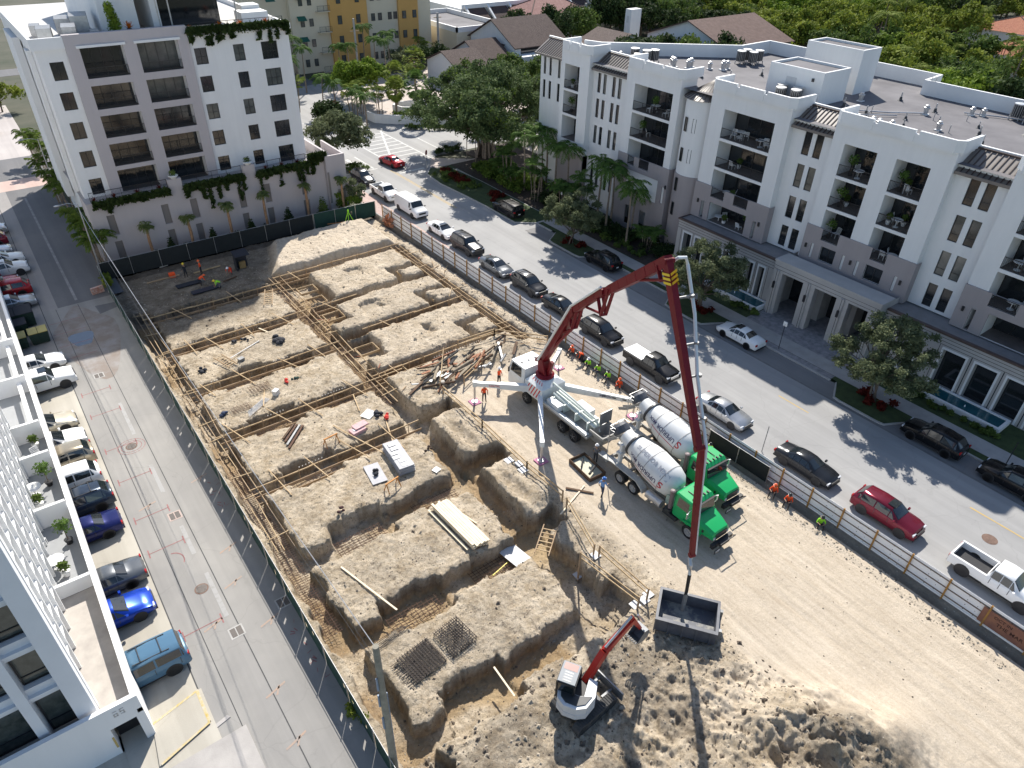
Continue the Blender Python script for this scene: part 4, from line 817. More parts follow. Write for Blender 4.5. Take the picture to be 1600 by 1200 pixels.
# south facade: piers, spandrels, windows
b = MB(); px = [-4.4, -6.65, -9.3, -12, -14.7, -17.4]
for i, x in enumerate(px[1:]): b.box(x-.22, x+.22, 26.5, 27.3, zf, 25)
b.box(-5.22, -4.43, 26.5, 27.12, zf, 25)
for j in range(7): z = 5.4+3.1*j; b.box(-30, -4.7, 26.95, 27.3, z, z+.95); b.box(-30, -4.7, 26.75, 26.95, z+.35, z+.5)
b.build('spandrel', M('cool_white', (.68, .70, .73), .6, .04, .6), WB)
for i in range(len(px)-1):
    for j in range(6):
        z = 2.95+3.1*j if j else 2.65; W = (-6.0 if i == 0 else px[i]-.25)-(px[i+1]+.25) if i else px[0]-1.6-px[1]-.22
        X0 = px[i+1]+.25; W = px[i]-.25-X0 if i else -5.25-X0
        window(WB, (X0, 27.22, z+(3.4-.0)*0+(0 if j == 0 else .35)), W, 2.7 if j == 0 else 2.0, 0, 1, 2, M('curtain_glass', (.04, .05, .045), .15, c2=(.10, .11, .10), scale=3), .07, top=.25)
anchor(WB, (-6, 30, 0))
TBN = use(TB, 'small round table on the grey near terrace', (-4.4, 37.9, 2.62)); TBN = use(P1, 'succulent in a white bowl on the near terrace', (-4.1, 37.0, 2.62)); 
use(P1, 'small bush in a white pot on second terrace', (-4.4, 44.0, 2.62)); use(P2, 'big leafy plant in pot by the second terrace wall', (-3.6, 45.9, 2.62)); use(P2, 'palm in dark pot on the near terrace', (-3.5, 39.6, 2.62)); use(P1, 'leafy plant by the third terrace divider', (-3.7, 50.7, 2.62))
use(CH, 'wooden lounge chair on the near terrace', (-4.9, 40.3, 2.62), 1.2); use(CH, 'white lattice chair on the third terrace', (-3.7, 49.2, 2.62), .4); use(TB, 'pale round table on second terrace', (-4.5, 45.4, 2.62))
t = thing('loading_platform', 'raised concrete platform edged in yellow paint below blue SUV', 'platform', (-1.3, 26, 0)); b = MB(); b.box(-2.9, 1.25, -3.4, 1.2, 0, .0401); b.prism([(-1.7, -1.9), (1.1, -1.0), (1.1, 1.2), (-1.4, .6)], .0401, .12); b.build('slab', CONC, t)
b = MB(); b.box(.95, 1.1, -1.0, 1.15, .121, .128); b.beam((-1.4, .55, .124), (1.0, 1.1, .124), .12, .01); b.beam((-1.6, -1.85, .124), (1.05, -1.05, .124), .12, .01); b.build('yellow_edge', M('faded_yellow', (.45, .33, .08), .8, c2=(.5, .45, .36), scale=5), t)
b = MB(); b.prism([(-1.75, -2.2), (2.0, -1.35), (1.9, -1.15), (-1.7, -1.95)], 0, .04); b.box(-1.6, 2.5, -6.5, -2.25, 0, .06); b.build('lower_slab', WALK, t)
# ---------------------------------------------------------------- background buildings
def gwin(par, x, y, z, W, H, rz_): window(par, (x, y, z), W, H, rz_, 1, 2, GLASSB, .08)
YB = bld('apartment_house', 'five storey cream and orange apartment building at top centre'); CR = M('cream_stucco', (.60, .53, .40), .8, .05, .3); OR = M('orange_stucco', (.58, .33, .10), .8, .06, .3); yy = 160
MB().box(62, 96, yy, yy+14, 0, 20).build('main_wall', CR, YB); b = MB(); b.box(70.5, 79.5, yy-.5, yy, 0, 20); b.box(87.3, 92.4, yy-.5, yy, 0, 20); b.build('orange_wall', OR, YB); MB().box(52, 67.5, yy+1.5, yy+14, 0, 20).build('wing_wall', CR, YB)
for zf_ in (1.3, 5.2, 9.2, 13.2, 17):
    for x in (72.3, 76.7): gwin(YB, x, yy-.56, zf_, 1.0, 1.7, 0)
    for x in (80.6, 82.3, 84.8, 86.2): gwin(YB, x, yy-.06, zf_, .95, 1.5, 0)
    for x in (88.2, 90.9): gwin(YB, x, yy-.56, zf_, 1.0, 1.6, 0)
    for x in (64, 66): gwin(YB, x, yy-.06, zf_, .9, 1.5, 0)
    o = MB().box(67.6, 70.4, yy-1.3, yy, zf_-1.3, zf_-1.15).build('balcony', CR, YB); railing(YB, (67.6, yy-1.3, zf_-1.15), 2.8, 1.1, 0, .2)
    if zf_ > 4: b = MB(); [b.add([(x, yy, zf_+2.1), (x+1.8, yy, zf_+2.1), (x+1.9, yy-1, zf_+1.3), (x-.1, yy-1, zf_+1.3)], [(0, 1, 2, 3)]) for x in (57, 63.3)]; b.build('awning', M('green_awning', (.01, .09, .06), .7, .1, 2), YB)
anchor(YB, (78, 166, 0))
def gable(name, lab, x0, x1, y0, y1, he, hr, ridge='x', wall=WHITE2, roofm=None, ov=.6, extra=None):
    t = bld(name, lab, 'house'); ym = (y0+y1)/2; xm = (x0+x1)/2; b = MB()
    if ridge == 'x':
        b.add([(x, y, z) for x in (x0, x1) for y, z in ((y0, 0), (y1, 0), (y1, he), (ym, hr), (y0, he))], [(0, 4, 3, 2, 1), (5, 6, 7, 8, 9), (0, 5, 9, 4), (1, 2, 7, 6)])
        A = [((x0-ov, y0-ov, he-ov*.35), (x1+ov, y0-ov, he-ov*.35), (x1+ov, ym, hr+.1), (x0-ov, ym, hr+.1)), ((x0-ov, y1+ov, he-ov*.35), (x0-ov, ym, hr+.1), (x1+ov, ym, hr+.1), (x1+ov, y1+ov, he-ov*.35))]
    else:
        b.add([(x, y, z) for y in (y0, y1) for x, z in ((x0, 0), (x1, 0), (x1, he), (xm, hr), (x0, he))], [(0, 1, 2, 3, 4), (5, 9, 8, 7, 6), (0, 4, 9, 5), (1, 6, 7, 2)])
        A = [((x0-ov, y0-ov, he-ov*.35), (xm, y0-ov, hr+.1), (xm, y1+ov, hr+.1), (x0-ov, y1+ov, he-ov*.35)), ((x1+ov, y0-ov, he-ov*.35), (x1+ov, y1+ov, he-ov*.35), (xm, y1+ov, hr+.1), (xm, y0-ov, hr+.1))]
    b.build('wall', wall, t); r = MB()
    for q in A: r.add(list(q)+[(a, b_, c-.2) for a, b_, c in q], [(0, 1, 2, 3), (7, 6, 5, 4)]+[(i, (i+1) % 4, 4+(i+1) % 4, 4+i) for i in range(4)])
    r.build('roof', roofm, t)
    if extra: extra(t)
    anchor(t, (xm, ym, 0)); return t
def tilemat(name, a, c, sx=0, sc_=3.0):
    m, n, l, b, p = newmat(name, .85); w_ = n.new('ShaderNodeTexWave'); w_.inputs['Scale'].default_value = sc_; w_.bands_direction = 'X' if sx else 'Y'; w_.inputs['Distortion'].default_value = .6; l.new(p, w_.inputs['Vector'])
    cc = mix(n, l, ramp(n, l, noise(n, l, p, 1.1, 5, .7), .35, .7), a, c); cc = mix(n, l, mathn(n, l, 'MULTIPLY', w_.outputs[0], .35), cc, tuple(x*.45 for x in a)); l.new(cc, b.inputs['Base Color']); bumpn(n, l, b, w_.outputs[0], .8, .1); return m
BRT = tilemat('brown_tile', (.085, .05, .04), (.125, .08, .065), 1, 2.2); BRT2 = tilemat('weathered_brown_tile', (.12, .065, .05), (.20, .12, .095), 0, 2.2); RDT = tilemat('red_clay_tile', (.42, .13, .06), (.52, .20, .10), 0, 2); PKT = tilemat('pink_tile', (.30, .14, .12), (.40, .22, .19), 0, 2)
def ex1(t):
    for y, z in ((143.0, 5.6), (139.0, 5.0)):
        f = window(t, (101.4, y, z-1.6), .9, 1.3, rz, 1, 1, GLASS); r = MB(); r.add([(101.5, y+.4, z+.9), (101.5, y-1.3, z+.9), (100.3, y-1.3, z+.1), (100.3, y+.4, z+.1)], [(0, 1, 2, 3)]); r.build('window_hood', BRT, t)
    MB().box(101.6, 116, 131.2, 134, 3.0, 4.4).build('balcony_wall', WHITE2, t); b = MB(); b.box(103, 115, 133.9, 133.98, 4.5, 6.0); b.box(103, 115, 133.9, 133.98, .5, 2.9); b.build('porch_glass', GLASS, t)
gable('white_house', 'white house with big dark brown gable roof behind the banyan', 101.5, 116, 134, 151.3, 6.0, 10.3, 'x', roofm=BRT, extra=ex1)
gable('white_house', 'small white gable house with brown roof left of the banyan crown', 84.5, 92, 130, 143, 3.9, 6.4, 'x', roofm=BRT)
gable('white_house', 'narrow brown roofed wing between the two white gable houses', 92.5, 99.5, 134, 145, 4.6, 7.2, 'x', roofm=BRT)
gable('brown_roof_house', 'white house with large weathered brown hip roof beyond the big flat roof', 136, 158, 104, 128, 7.0, 11.0, 'x', roofm=BRT2)
gable('brown_roof_house', 'low house with dark brown roof and white trim beyond the far parapet', 118, 134, 124, 134, 5.0, 8.0, 'y', roofm=BRT)
gable('brown_roof_house', 'long dark brown low roof just beside weathered brown roof', 134, 146, 116, 124, 4.6, 7.0, 'x', roofm=BRT)
t = bld('white_chimney_tower', 'slim white tower rising behind the dark brown roof', 'tower'); MB().box(141, 144.5, 139, 141, 0, 10).build('wall', WHITE2, t); MB().box(140.95, 141, 139.6, 140.4, 7, 8.5).build('panel', M('pale_panel', (.6, .6, .58), .6, .05, 1), t); anchor(t, (142.5, 140, 0))
t = bld('commercial_building', 'cream flat roofed building with white rooftop parapet box'); MB().box(98, 112, 152, 178, 0, 6.5).build('wall', CR, t); b = MB(); wallpath(b, [(98, 152), (112, 152), (112, 178), (98, 178), (98, 152)], .4, 6.5, 7.6); b.build('parapet', WHITE, t); MB().quad((98.4, 152.4, 6.6), (111.6, 152.4, 6.6), (111.6, 177.6, 6.6), (98.4, 177.6, 6.6)).build('roof', ROOFM, t); anchor(t, (105, 165, 0))
t = bld('commercial_building', 'long white building with sloped brown skylight bays at the top'); MB().box(112.5, 160, 172, 200, 0, 8).build('wall', WHITE2, t); b = MB(); [b.add([(114+7*i, 172, 8.3), (119.5+7*i, 172, 8.3), (119.5+7*i, 168, 5.5), (114+7*i, 168, 5.5)], [(0, 3, 2, 1)]) for i in range(6)]; b.build('sloped_roof', BRT, t); b = MB(); [b.beam((113.5+7*i, 172, 8.6), (113.5+7*i, 168, 5.6), .5, .5) for i in range(7)]; b.box(112.5, 160, 171.6, 172, 8, 9); b.build('rib', WHITE, t); MB().box(100, 160, 168.2, 172, 0, 5.4).build('front_wall', CR, t); anchor(t, (136, 180, 0))
def hip(lab, x0, x1, y0, y1, he, hr, mat, wall=WHITE2, name='tile_roof_house'):
    t = bld(name, lab, 'house'); MB().box(x0+.5, x1-.5, y0+.5, y1-.5, 0, he).build('wall', wall, t); ym = (y0+y1)/2; k_ = min((y1-y0)/2, (x1-x0)/2-.5)
    r0, r1 = (x0+k_, ym, hr), (x1-k_, ym, hr); c = [(x0, y0, he), (x1, y0, he), (x1, y1, he), (x0, y1, he)]; b = MB(); b.add(c+[r0, r1], [(0, 1, 5, 4), (1, 2, 5), (2, 3, 4, 5), (3, 0, 4), (3, 2, 1, 0)]); b.build('roof', mat, t); b = MB(); [b.beam(a, c_, .25, .2) for a, c_ in ((c[0], r0), (c[3], r0), (c[1], r1), (c[2], r1), (r0, r1))]; b.build('ridge_cap', BRT, t); anchor(t, ((x0+x1)/2, ym, 0))
hip('white villa with pink tiled hip roof at top centre', 126, 146, 160, 172, 7, 10, PKT); hip('red clay tiled house among trees at right edge', 203, 225, 68, 84, 4, 7, RDT); hip('red clay tiled house furthest back at right edge', 230, 256, 80, 98, 5, 8, RDT); hip('red roof patch low in the trees at right', 190, 200, 64, 72, 4, 6, RDT); hip('small red tiled roof showing through palms', 196, 206, 96, 104, 4.5, 6.5, RDT)
hip('pinkish tiled roof low at the right edge behind the block', 152, 168, 44, 54, 4, 6, PKT)
t = bld('parking_structure', 'low pale parking deck at upper left edge'); MB().box(-60, 2.5, 165, 200, 0, 3.4).build('deck', road_mat('deck_m', (.38, .37, .38), (.45, .44, .44), False), t); b = MB(); b.box(-60, 3, 164.5, 165, 0, 4.6); b.build('wall', CR, t); anchor(t, (-25, 180, 0))
t = thing('garden_wall', 'low curved white wall at the far street corner', 'wall', (64, 113, 0)); b = MB(); wallpath(b, [(-5.6, 8), (-5.4, 5.4), (-4.5, 4.3), (1.2, -.4), (6.5, -4.5)], .3, 0, 1.5); wallpath(b, [(10, 9), (3, 12), (1, 10.5), (1.6, 8), (7, 4), (12, 0)], .3, 0, 1.2); b.build('wall_body', WHITE2, t)
sheet('corner_paving', M('pale_paving', (.40, .33, .29), .85, c2=(.5, .44, .39), scale=.6), [[(58.5, 120), (62, 115), (68, 110.5), (90, 111), (90, 150), (62, 150)]], .02)
sheet('corner_path', MC['pale_paving'], [[(54.5, 93), (57.2, 90.4), (62, 88), (80, 88), (80, 92.5), (62, 92.6), (57, 96.5)]], .012)
# ================================================================ VEHICLES
def paint(name, c, metal=.3, rough=.22): 
    return M('paint_'+name, c, rough, 0, metal=metal, coat=.25, spec=.25)
LAMP = M('headlamp_lens', (.55, .57, .6), .12, 0); TAIL = M('tail_lens', (.35, .01, .01), .2, 0); CHROME = M('chrome', (.6, .6, .6), .2, 0, metal=1); RIM = M('alloy_rim', (.36, .36, .37), .35, 0, metal=.7)
TRIM = M('black_trim', (.02, .02, .022), .55, 0); CGL = M('car_glass', (.012, .016, .018), .05, 0, spec=1.0)
SPEC = {
 'sedan': dict(L=4.85, W=.92, st=[(0, .80, .72, .78, .6), (.025, .98, .84, .92, .72), (.13, 1.05, .92, .98, .74), (.20, 1.07, .94, 1, .72), (.335, 1.39, .95, 1, .60), (.45, 1.45, .94, 1, .60), (.56, 1.42, .93, 1, .61), (.715, 1.03, .92, 1, .76), (.86, .92, .85, .98, .74), (.95, .80, .75, .93, .68), (1, .60, .57, .76, .55)], cab=(3, 7), wy=(-1.42, 1.43), r=.34, zb=.24),
 'suv': dict(L=4.75, W=.94, st=[(0, .95, .86, .86, .7), (.018, 1.16, 1.0, .95, .74), (.04, 1.2, 1.03, .98, .74), (.13, 1.64, 1.05, 1, .66), (.35, 1.72, 1.05, 1, .67), (.57, 1.67, 1.03, 1, .66), (.715, 1.17, 1.02, 1, .78), (.87, 1.07, .98, .98, .76), (.96, .93, .85, .93, .7), (1, .62, .58, .8, .6)], cab=(2, 6), wy=(-1.4, 1.42), r=.37, zb=.27),
 'bigsuv': dict(L=4.85, W=.97, st=[(0, 1.0, .9, .9, .75), (.015, 1.22, 1.08, .97, .8), (.03, 1.25, 1.1, 1, .8), (.07, 1.76, 1.12, 1, .73), (.35, 1.83, 1.12, 1, .74), (.58, 1.78, 1.1, 1, .73), (.69, 1.26, 1.1, 1, .82), (.87, 1.18, 1.06, .99, .82), (.97, 1.08, .95, .96, .78), (1, .7, .65, .86, .7)], cab=(2, 6), wy=(-1.45, 1.45), r=.40, zb=.32),
 'pickup': dict(L=5.6, W=.98, st=[(.41, 1.2, 1.12, 1, .9), (.42, 1.24, 1.13, 1, .76), (.45, 1.80, 1.14, 1, .70), (.55, 1.86, 1.14, 1, .70), (.65, 1.83, 1.13, 1, .70), (.745, 1.30, 1.12, 1, .80), (.88, 1.22, 1.08, .99, .82), (.97, 1.12, .98, .96, .78), (1, .72, .68, .88, .7)], cab=(1, 5), wy=(-1.75, 1.85), r=.42, zb=.36),
 'van': dict(L=5.6, W=1.0, st=[(0, 1.5, 1.0, .92, .8), (.01, 1.98, 1.15, .98, .82), (.04, 2.08, 1.2, 1, .84), (.4, 2.12, 1.2, 1, .85), (.66, 2.08, 1.18, 1, .84), (.72, 2.0, 1.18, 1, .80), (.82, 1.34, 1.16, 1, .82), (.93, 1.18, 1.05, .97, .80), (.985, 1.05, .9, .93, .75), (1, .7, .66, .85, .7)], cab=(5, 6), wy=(-1.75, 1.75), r=.38, zb=.32),
}
WH = {}
def wheel(par, x, y, r, side, rim=None, w=.22, loc_z=None, name='wheel'):
    rim = rim or RIM; key = (r, side, rim.name, w)
    if key not in WH:
        s = side; b = MB(); b.lathe([(-w/2, r*.9), (-w/2+.03, r), (w/2-.03, r), (w/2, r*.9), (w/2-.01, r*.62), (-w/2, r*.6)], (0, 0, 0), (1, 0, 0), 20); t = b.build(name, BLACK, smooth=35)
        b = MB(); b.lathe([(0, r*.62), (s*(w/2-.05), r*.62), (s*(w/2-.012), r*.60), (s*(w/2-.03), r*.54), (s*(w/2-.08), r*.5)] if s > 0 else [(0, r*.62), (s*(w/2-.05), r*.62), (s*(w/2-.012), r*.60), (s*(w/2-.03), r*.54), (s*(w/2-.08), r*.5)], (0, 0, 0), (1, 0, 0), 18)
        for i in range(5): a = i*math.tau/5; b.beam((s*(w/2-.045), 0, 0), (s*(w/2-.045), math.cos(a)*r*.56, math.sin(a)*r*.56), .03, r*.2, up=(1, 0, 0))
        b.lathe([(s*(w/2-.06), r*.16), (s*(w/2-.01), r*.12)], (0, 0, 0), (1, 0, 0), 8); k = b.build('rim', rim, t); WH[key] = (t.data, k.data)
    else:
        t = bpy.data.objects.new(name, WH[key][0]); COL.objects.link(t); k = bpy.data.objects.new('rim', WH[key][1]); COL.objects.link(k); k.parent = t; TREE[t.name] = [k]; TREE[k.name] = []
    t.parent = par; t.location = (x, y, r if loc_z is None else loc_z); TREE[par.name].append(t); return t
def car(kind, pm, label, loc, rz, cat=None, rails=False, sun=False, rim=None, name=None, cover=None):
    S = SPEC[kind]; L, Wd, zb = S['L'], S['W'], S['zb']; names = {'sedan': 'sedan_car', 'suv': 'suv_car', 'bigsuv': 'suv_car', 'pickup': 'pickup_truck', 'van': 'cargo_van'}
    t = thing(name or names[kind], label, cat or {'pickup': 'pickup', 'van': 'van', 'sedan': 'car'}.get(kind, 'car'), loc, rz)
    P = []
    for (q, zt_, zl, ws, wt) in S['st']:
        w_ = Wd*ws; y = -L/2+L*q; tp = Wd*wt*min(1, ws+.08); k_ = zl-zb
        h = [(w_*.86, zb), (w_*.985, zb+.10), (w_, zb+k_*.5), (w_*.985, zl-.05), (w_*.945, zl+.015), (tp+.02, max(zt_-.06, zl+.03)), (tp*.86, zt_), (tp*.4, zt_+.02)]
        P.append([(-x, y, z) for x, z in h]+[(0, y, zt_+.025)]+[(x, y, z) for x, z in reversed(h)])
    n = len(P[0]); b = MB(); vs = [p for r_ in P for p in r_]
    fs = [(i*n+j, i*n+j+1, (i+1)*n+j+1, (i+1)*n+j) for i in range(len(P)-1) for j in range(n-1)]+[(i*n, (i+1)*n, (i+2)*n-1, (i+1)*n-1) for i in range(len(P)-1)]
    fs += [tuple(range(n)), tuple((len(P)-1)*n+k for k in range(n-1, -1, -1))]; b.add(vs, fs)
    if kind == 'pickup':
        y0, y1 = -L/2+.04, -L/2+L*.42
        for s_ in (-1, 1): b.box(s_*Wd*.97-.0 if s_ < 0 else Wd*.82, -Wd*.82 if s_ < 0 else Wd*.97, y0, y1, zb+.12, 1.16)
        b.box(-Wd*.82, Wd*.82, y0, y0+.1, zb+.25, 1.12); b.box(-Wd*.8, Wd*.8, y0+.1, y1, .62, .68)
    BODY = b
    def patch(i0, i1, j0, j1, a0, a1, c0, c1, bb, off=.012):
        A = lambda i, j: np.array(P[i][j])
        f = lambda u, v: (A(i0, j0)*(1-u)*(1-v)+A(i1, j0)*u*(1-v)+A(i1, j1)*u*v+A(i0, j1)*(1-u)*v)
        q = [f(a0, c0), f(a1, c0), f(a1, c1), f(a0, c1)]; nn = np.cross(q[1]-q[0], q[3]-q[0]); nn = nn/(np.linalg.norm(nn)+1e-9)
        cen = np.array([0, (q[0][1]+q[2][1])/2, .7]); nn = nn if np.dot(nn, (q[0]+q[2])/2-cen) > 0 else -nn
        bb.quad(*[tuple(p+nn*off) for p in q])
    c0, c1 = S['cab']; mid = n//2
    def strip(i0, i1, name_, e=.06, fr=0, to=1):
        bb = MB()
        for j in range(5, n-6): patch(i0, i1, j, j+1, fr+e, to-e, 0 if j > 5 else .3, 1 if j < n-7 else .7, bb)
        bb.build(name_, CGL, t)
    ie = c1-1
    strip(ie, c1, 'windshield', .05)
    if kind != 'van': strip(c0, c0+1, 'rear_window', .08)
    for sgn in (0, 1):
        bb = MB(); j = 4 if sgn == 0 else n-5-1; lo, hi = (.1, .9)
        rng = range(c0, c1) if kind != 'van' else [c0-1]
        for i in rng:
            if i == c0 and kind != 'van':
                if kind == 'sedan': q = .45, .97
                elif kind == 'pickup': q = .9, .97
                else: q = .6, .97
            elif i == c1-1 and kind != 'van': q = .03, .62
            else: q = .04, .96
            patch(i, i+1, j, j+1, q[0], q[1], lo, hi, bb)
        bb.build('side_window', CGL, t)
    dg_ = BODY if kind != 'van' else MB(); dg_.mi = 1; h1 = (c0+c1)//2
    for i, a_ in ((h1, .1), (c1-1, .12), (c0+1, .1)):
        for s0 in (0, 1):
            for jj in (2, 3): j = jj if s0 == 0 else n-2-jj; patch(i, i+1, j, j+1, a_, a_+.035/max(.05, (S['st'][i+1][0]-S['st'][i][0])*L), 0, 1, dg_, .006)
    BODY.build('body', [pm, TRIM], t, smooth=38)
    yf = L/2; zl_ = S['st'][-2][1]
    for s_ in (-1, 1):
        MB().box(s_*Wd*.72-.17, s_*Wd*.72+.17, yf-.20, yf-.07, zl_-.22, zl_-.08).build('headlight', LAMP, t)
        z_ = S['st'][1][1] if kind != 'pickup' else 1.12
        MB().box(s_*Wd*.80-.12, s_*Wd*.80+.12, -yf+.0, -yf+.10, z_-.26, z_-.08).build('tail_light', TAIL, t)
        ym = -L/2+L*(S['st'][c1][0]-.03); zz_ = S['st'][c1][2]; MB().box(s_*(Wd+.10)-.10, s_*(Wd+.10)+.10, ym-.1, ym+.03, zz_+.04, zz_+.18).build('side_mirror', pm if kind != 'van' else TRIM, t)
    MB().box(-Wd*.5, Wd*.5, yf-.06, yf+.012, zl_-.36, zl_-.14).build('grille', TRIM if kind != 'pickup' else CHROME, t)
    bm_ = TRIM if kind != 'pickup' else CHROME; MB().box(-Wd*.8, Wd*.8, yf-.16, yf+.02, zb, zb+.15).build('bumper', bm_, t); MB().box(-Wd*.8, Wd*.8, -yf-.02, -yf+.16, zb, zb+.15).build('bumper', bm_, t)
    for s_ in (-1, 1): MB().box(s_*Wd*.93-.05, s_*Wd*.93+.05, S['wy'][0]+.4, S['wy'][1]-.4, zb-.03, zb+.07).build('sill', TRIM, t)
    MB().box(-.16, .16, -yf-.034, -yf-.022, zb+.3, zb+.44).build('number_plate', WHITE, t)
    for y in S['wy']:
        for s_ in (-1, 1): MB().lathe([(0, S['r']+.055), (s_*.06, S['r']+.055)], (s_*(Wd-.05), y, S['r']+.02), (1, 0, 0), 18).build('wheel_arch', TRIM, t)
    for y in S['wy']:
        for s_ in (-1, 1): wheel(t, s_*(Wd-.10), y, S['r'], s_, rim)
    if rails:
        b = MB(); z = S['st'][3][1]
        for s_ in (-1, 1): b.beam((s_*Wd*.58, -L*.33, z+.05), (s_*Wd*.58, L*.06, z+.09), .04, .04)
        for y in (-L*.25, -L*.03): b.beam((-Wd*.58, y, z+.11), (Wd*.58, y, z+.11), .04, .03)
        b.build('roof_rack', TRIM, t)
    if sun: i = c0+1; z = S['st'][c0+2][1]; MB().box(-.42, .42, L*(-.02), L*.10, z-.02, z+.035).build('sunroof', CGL, t)
    if kind == 'pickup':
        b = MB(); b.box(-Wd*.8, Wd*.8, -L/2+.15, -L/2+L*.41, .681, .70); b.build('bed_liner', TRIM, t)
        if cover: MB().box(-Wd*.86, Wd*.86, -L/2+.02, -L/2+L*.40, 1.165, 1.21).build('bed_cover', cover, t)
    return t
pW = paint('white', (.75, .75, .74), 0); pK = paint('black', (.006, .006, .007), .0); pG = paint('grey', (.14, .15, .16), .5); pS = paint('silver', (.42, .43, .44), .6); pDG = paint('dark_grey', (.022, .024, .028), .3)
pR = paint('red', (.35, .015, .02), .2); pM = paint('maroon', (.16, .015, .03), .4); pN = paint('navy', (.015, .02, .10), .4); pB = paint('blue', (.01, .05, .38), .4); pLB = paint('slate_blue', (.09, .18, .27), .2); pGD = paint('gold', (.36, .31, .23), .5); pDB = paint('dark_blue_grey', (.04, .055, .08), .4); pCR = paint('champagne', (.55, .50, .40), .4)
TR_ = math.pi
for kind, pm, x, y, lab, kw in (
    ('suv', pDG, 43.2, 92.7, 'dark suv furthest back beside the corner hedge', {}), ('pickup', pW, 43.1, 85.9, 'white pickup parked ahead of the white van', {}), ('van', pW, 43.2, 78.9, 'white cargo van parked behind the white pickup', {}),
    ('sedan', pW, 42.9, 70.8, 'white sedan with dark sunroof parked by the white fence', dict(sun=True)), ('bigsuv', pDG, 42.9, 65.3, 'dark grey suv with roof rack, between white sedan and grey sedan', dict(rails=True)), ('sedan', pG, 42.6, 58.9, 'blue grey sedan parked between two dark suvs', {}),
    ('suv', pDG, 42.9, 53.3, 'dark suv with silver roof just above the black sedan', dict(rails=True)), ('sedan', pK, 42.8, 47.7, 'black sedan partly hidden behind the red boom', {}), ('suv', pK, 42.7, 41.6, 'black crossover parked behind the black pickup', {}),
    ('pickup', pK, 42.5, 34.7, 'black pickup with silver bed cover', dict(cover=pS)), ('sedan', pS, 42.6, 26.4, 'silver sedan parked right of the red boom', {}), ('sedan', pDG, 42.5, 18.4, 'dark grey sedan parked between silver sedan and maroon suv', {}),
    ('suv', pM, 42.7, 12.0, 'maroon suv with sunroof', dict(sun=True)), ('pickup', pW, 43.0, 4.7, 'white pickup with open black bed at the right edge', {})):
    car(kind, pm, lab, (x, y, 0), TR_+rs.uniform(-.012, .012), **kw)
car('sedan', pR, 'red sports coupe driving through the intersection', (50.2, 97.0, 0), .12, name='coupe_car')
for kind, pm, x, y, lab, kw in (('bigsuv', pK, 53.6, 71.6, 'black suv parked under the banyan shade', dict(rails=True)), ('suv', pK, 53.6, 53.2, 'black suv parked opposite between two planted bulbs', dict(rails=True)), ('sedan', pW, 53.5, 33.4, 'white sedan parked in front of the portico', dict(sun=True)), ('suv', pK, 53.6, 14.3, 'black crossover in building shade, near the pool', {}), ('suv', pK, 53.6, 8.2, 'black suv at the right edge in building shade', {})):
    car(kind, pm, lab, (x, y, .01), 0 if kind != 'x' else 0, **kw)
LW = -math.pi/2
for kind, pm, xn, y, lab, kw, nose in (
    ('bigsuv', pW, .35, 62.7, 'white suv with glass roof nosing far out into the alley', dict(sun=True), 1), ('sedan', pW, .1, 66.1, 'white sedan next to the yellow lidded bins', {}, 1), ('sedan', pS, -.2, 79.6, 'silver grey sedan beside the green dumpsters, nose out', {}, 1), ('suv', pR, -.2, 82.6, 'bright red crossover in the shaded row', {}, 0),
    ('sedan', pR, -.9, 85.2, 'dark red sedan between the bright red car and white suv', {}, 1), ('suv', pW, .35, 88.2, 'white suv in the shaded row above the red cars', dict(rails=True), 1), ('sedan', pW, .3, 91.2, 'white sedan second above the red cars', {}, 1), ('sedan', pS, -.5, 94.2, 'pale silver sedan partly cut by the left edge', {}, 1), ('suv', pM, -.6, 97.4, 'maroon car at the left edge of the shaded row', {}, 0), ('suv', pS, -.2, 101.0, 'silver suv at the left edge, furthest of the row', {}, 1),
    ('sedan', pCR, -.75, 56.2, 'beige sedan at the top of the sunny row', {}, 1), ('sedan', pW, -.6, 53.5, 'white sedan between the beige sedan and gold wagon', {}, 1), ('suv', pGD, -.5, 50.9, 'gold suv backed in with tan roof', {}, 0), ('suv', pW, -.6, 48.2, 'white suv below the gold suv', {}, 0),
    ('suv', pDB, -.4, 45.4, 'dark blue suv with silver roof rails', dict(rails=True), 0), ('sedan', pN, -.5, 42.5, 'navy sedan parked rear first', {}, 0), ('sedan', pG, -.3, 37.3, 'blue grey sedan parked above the bright blue car', {}, 0), ('sedan', pB, -.5, 34.5, 'bright blue hatchback with nose out', {}, 1), ('bigsuv', pLB, .1, 29.8, 'slate blue off-road suv with white rack, nearest the camera', dict(rails=True, rim=DMETAL), 0)):
    L = SPEC[kind]['L']; car(kind, pm, lab, (xn-L/2, y, .005), (LW if nose else -LW)+rs.uniform(-.02, .02), **kw)
car('suv', pK, 'black suv on the crossing road at the upper left edge', (1.6, 146, 0), math.pi/2)
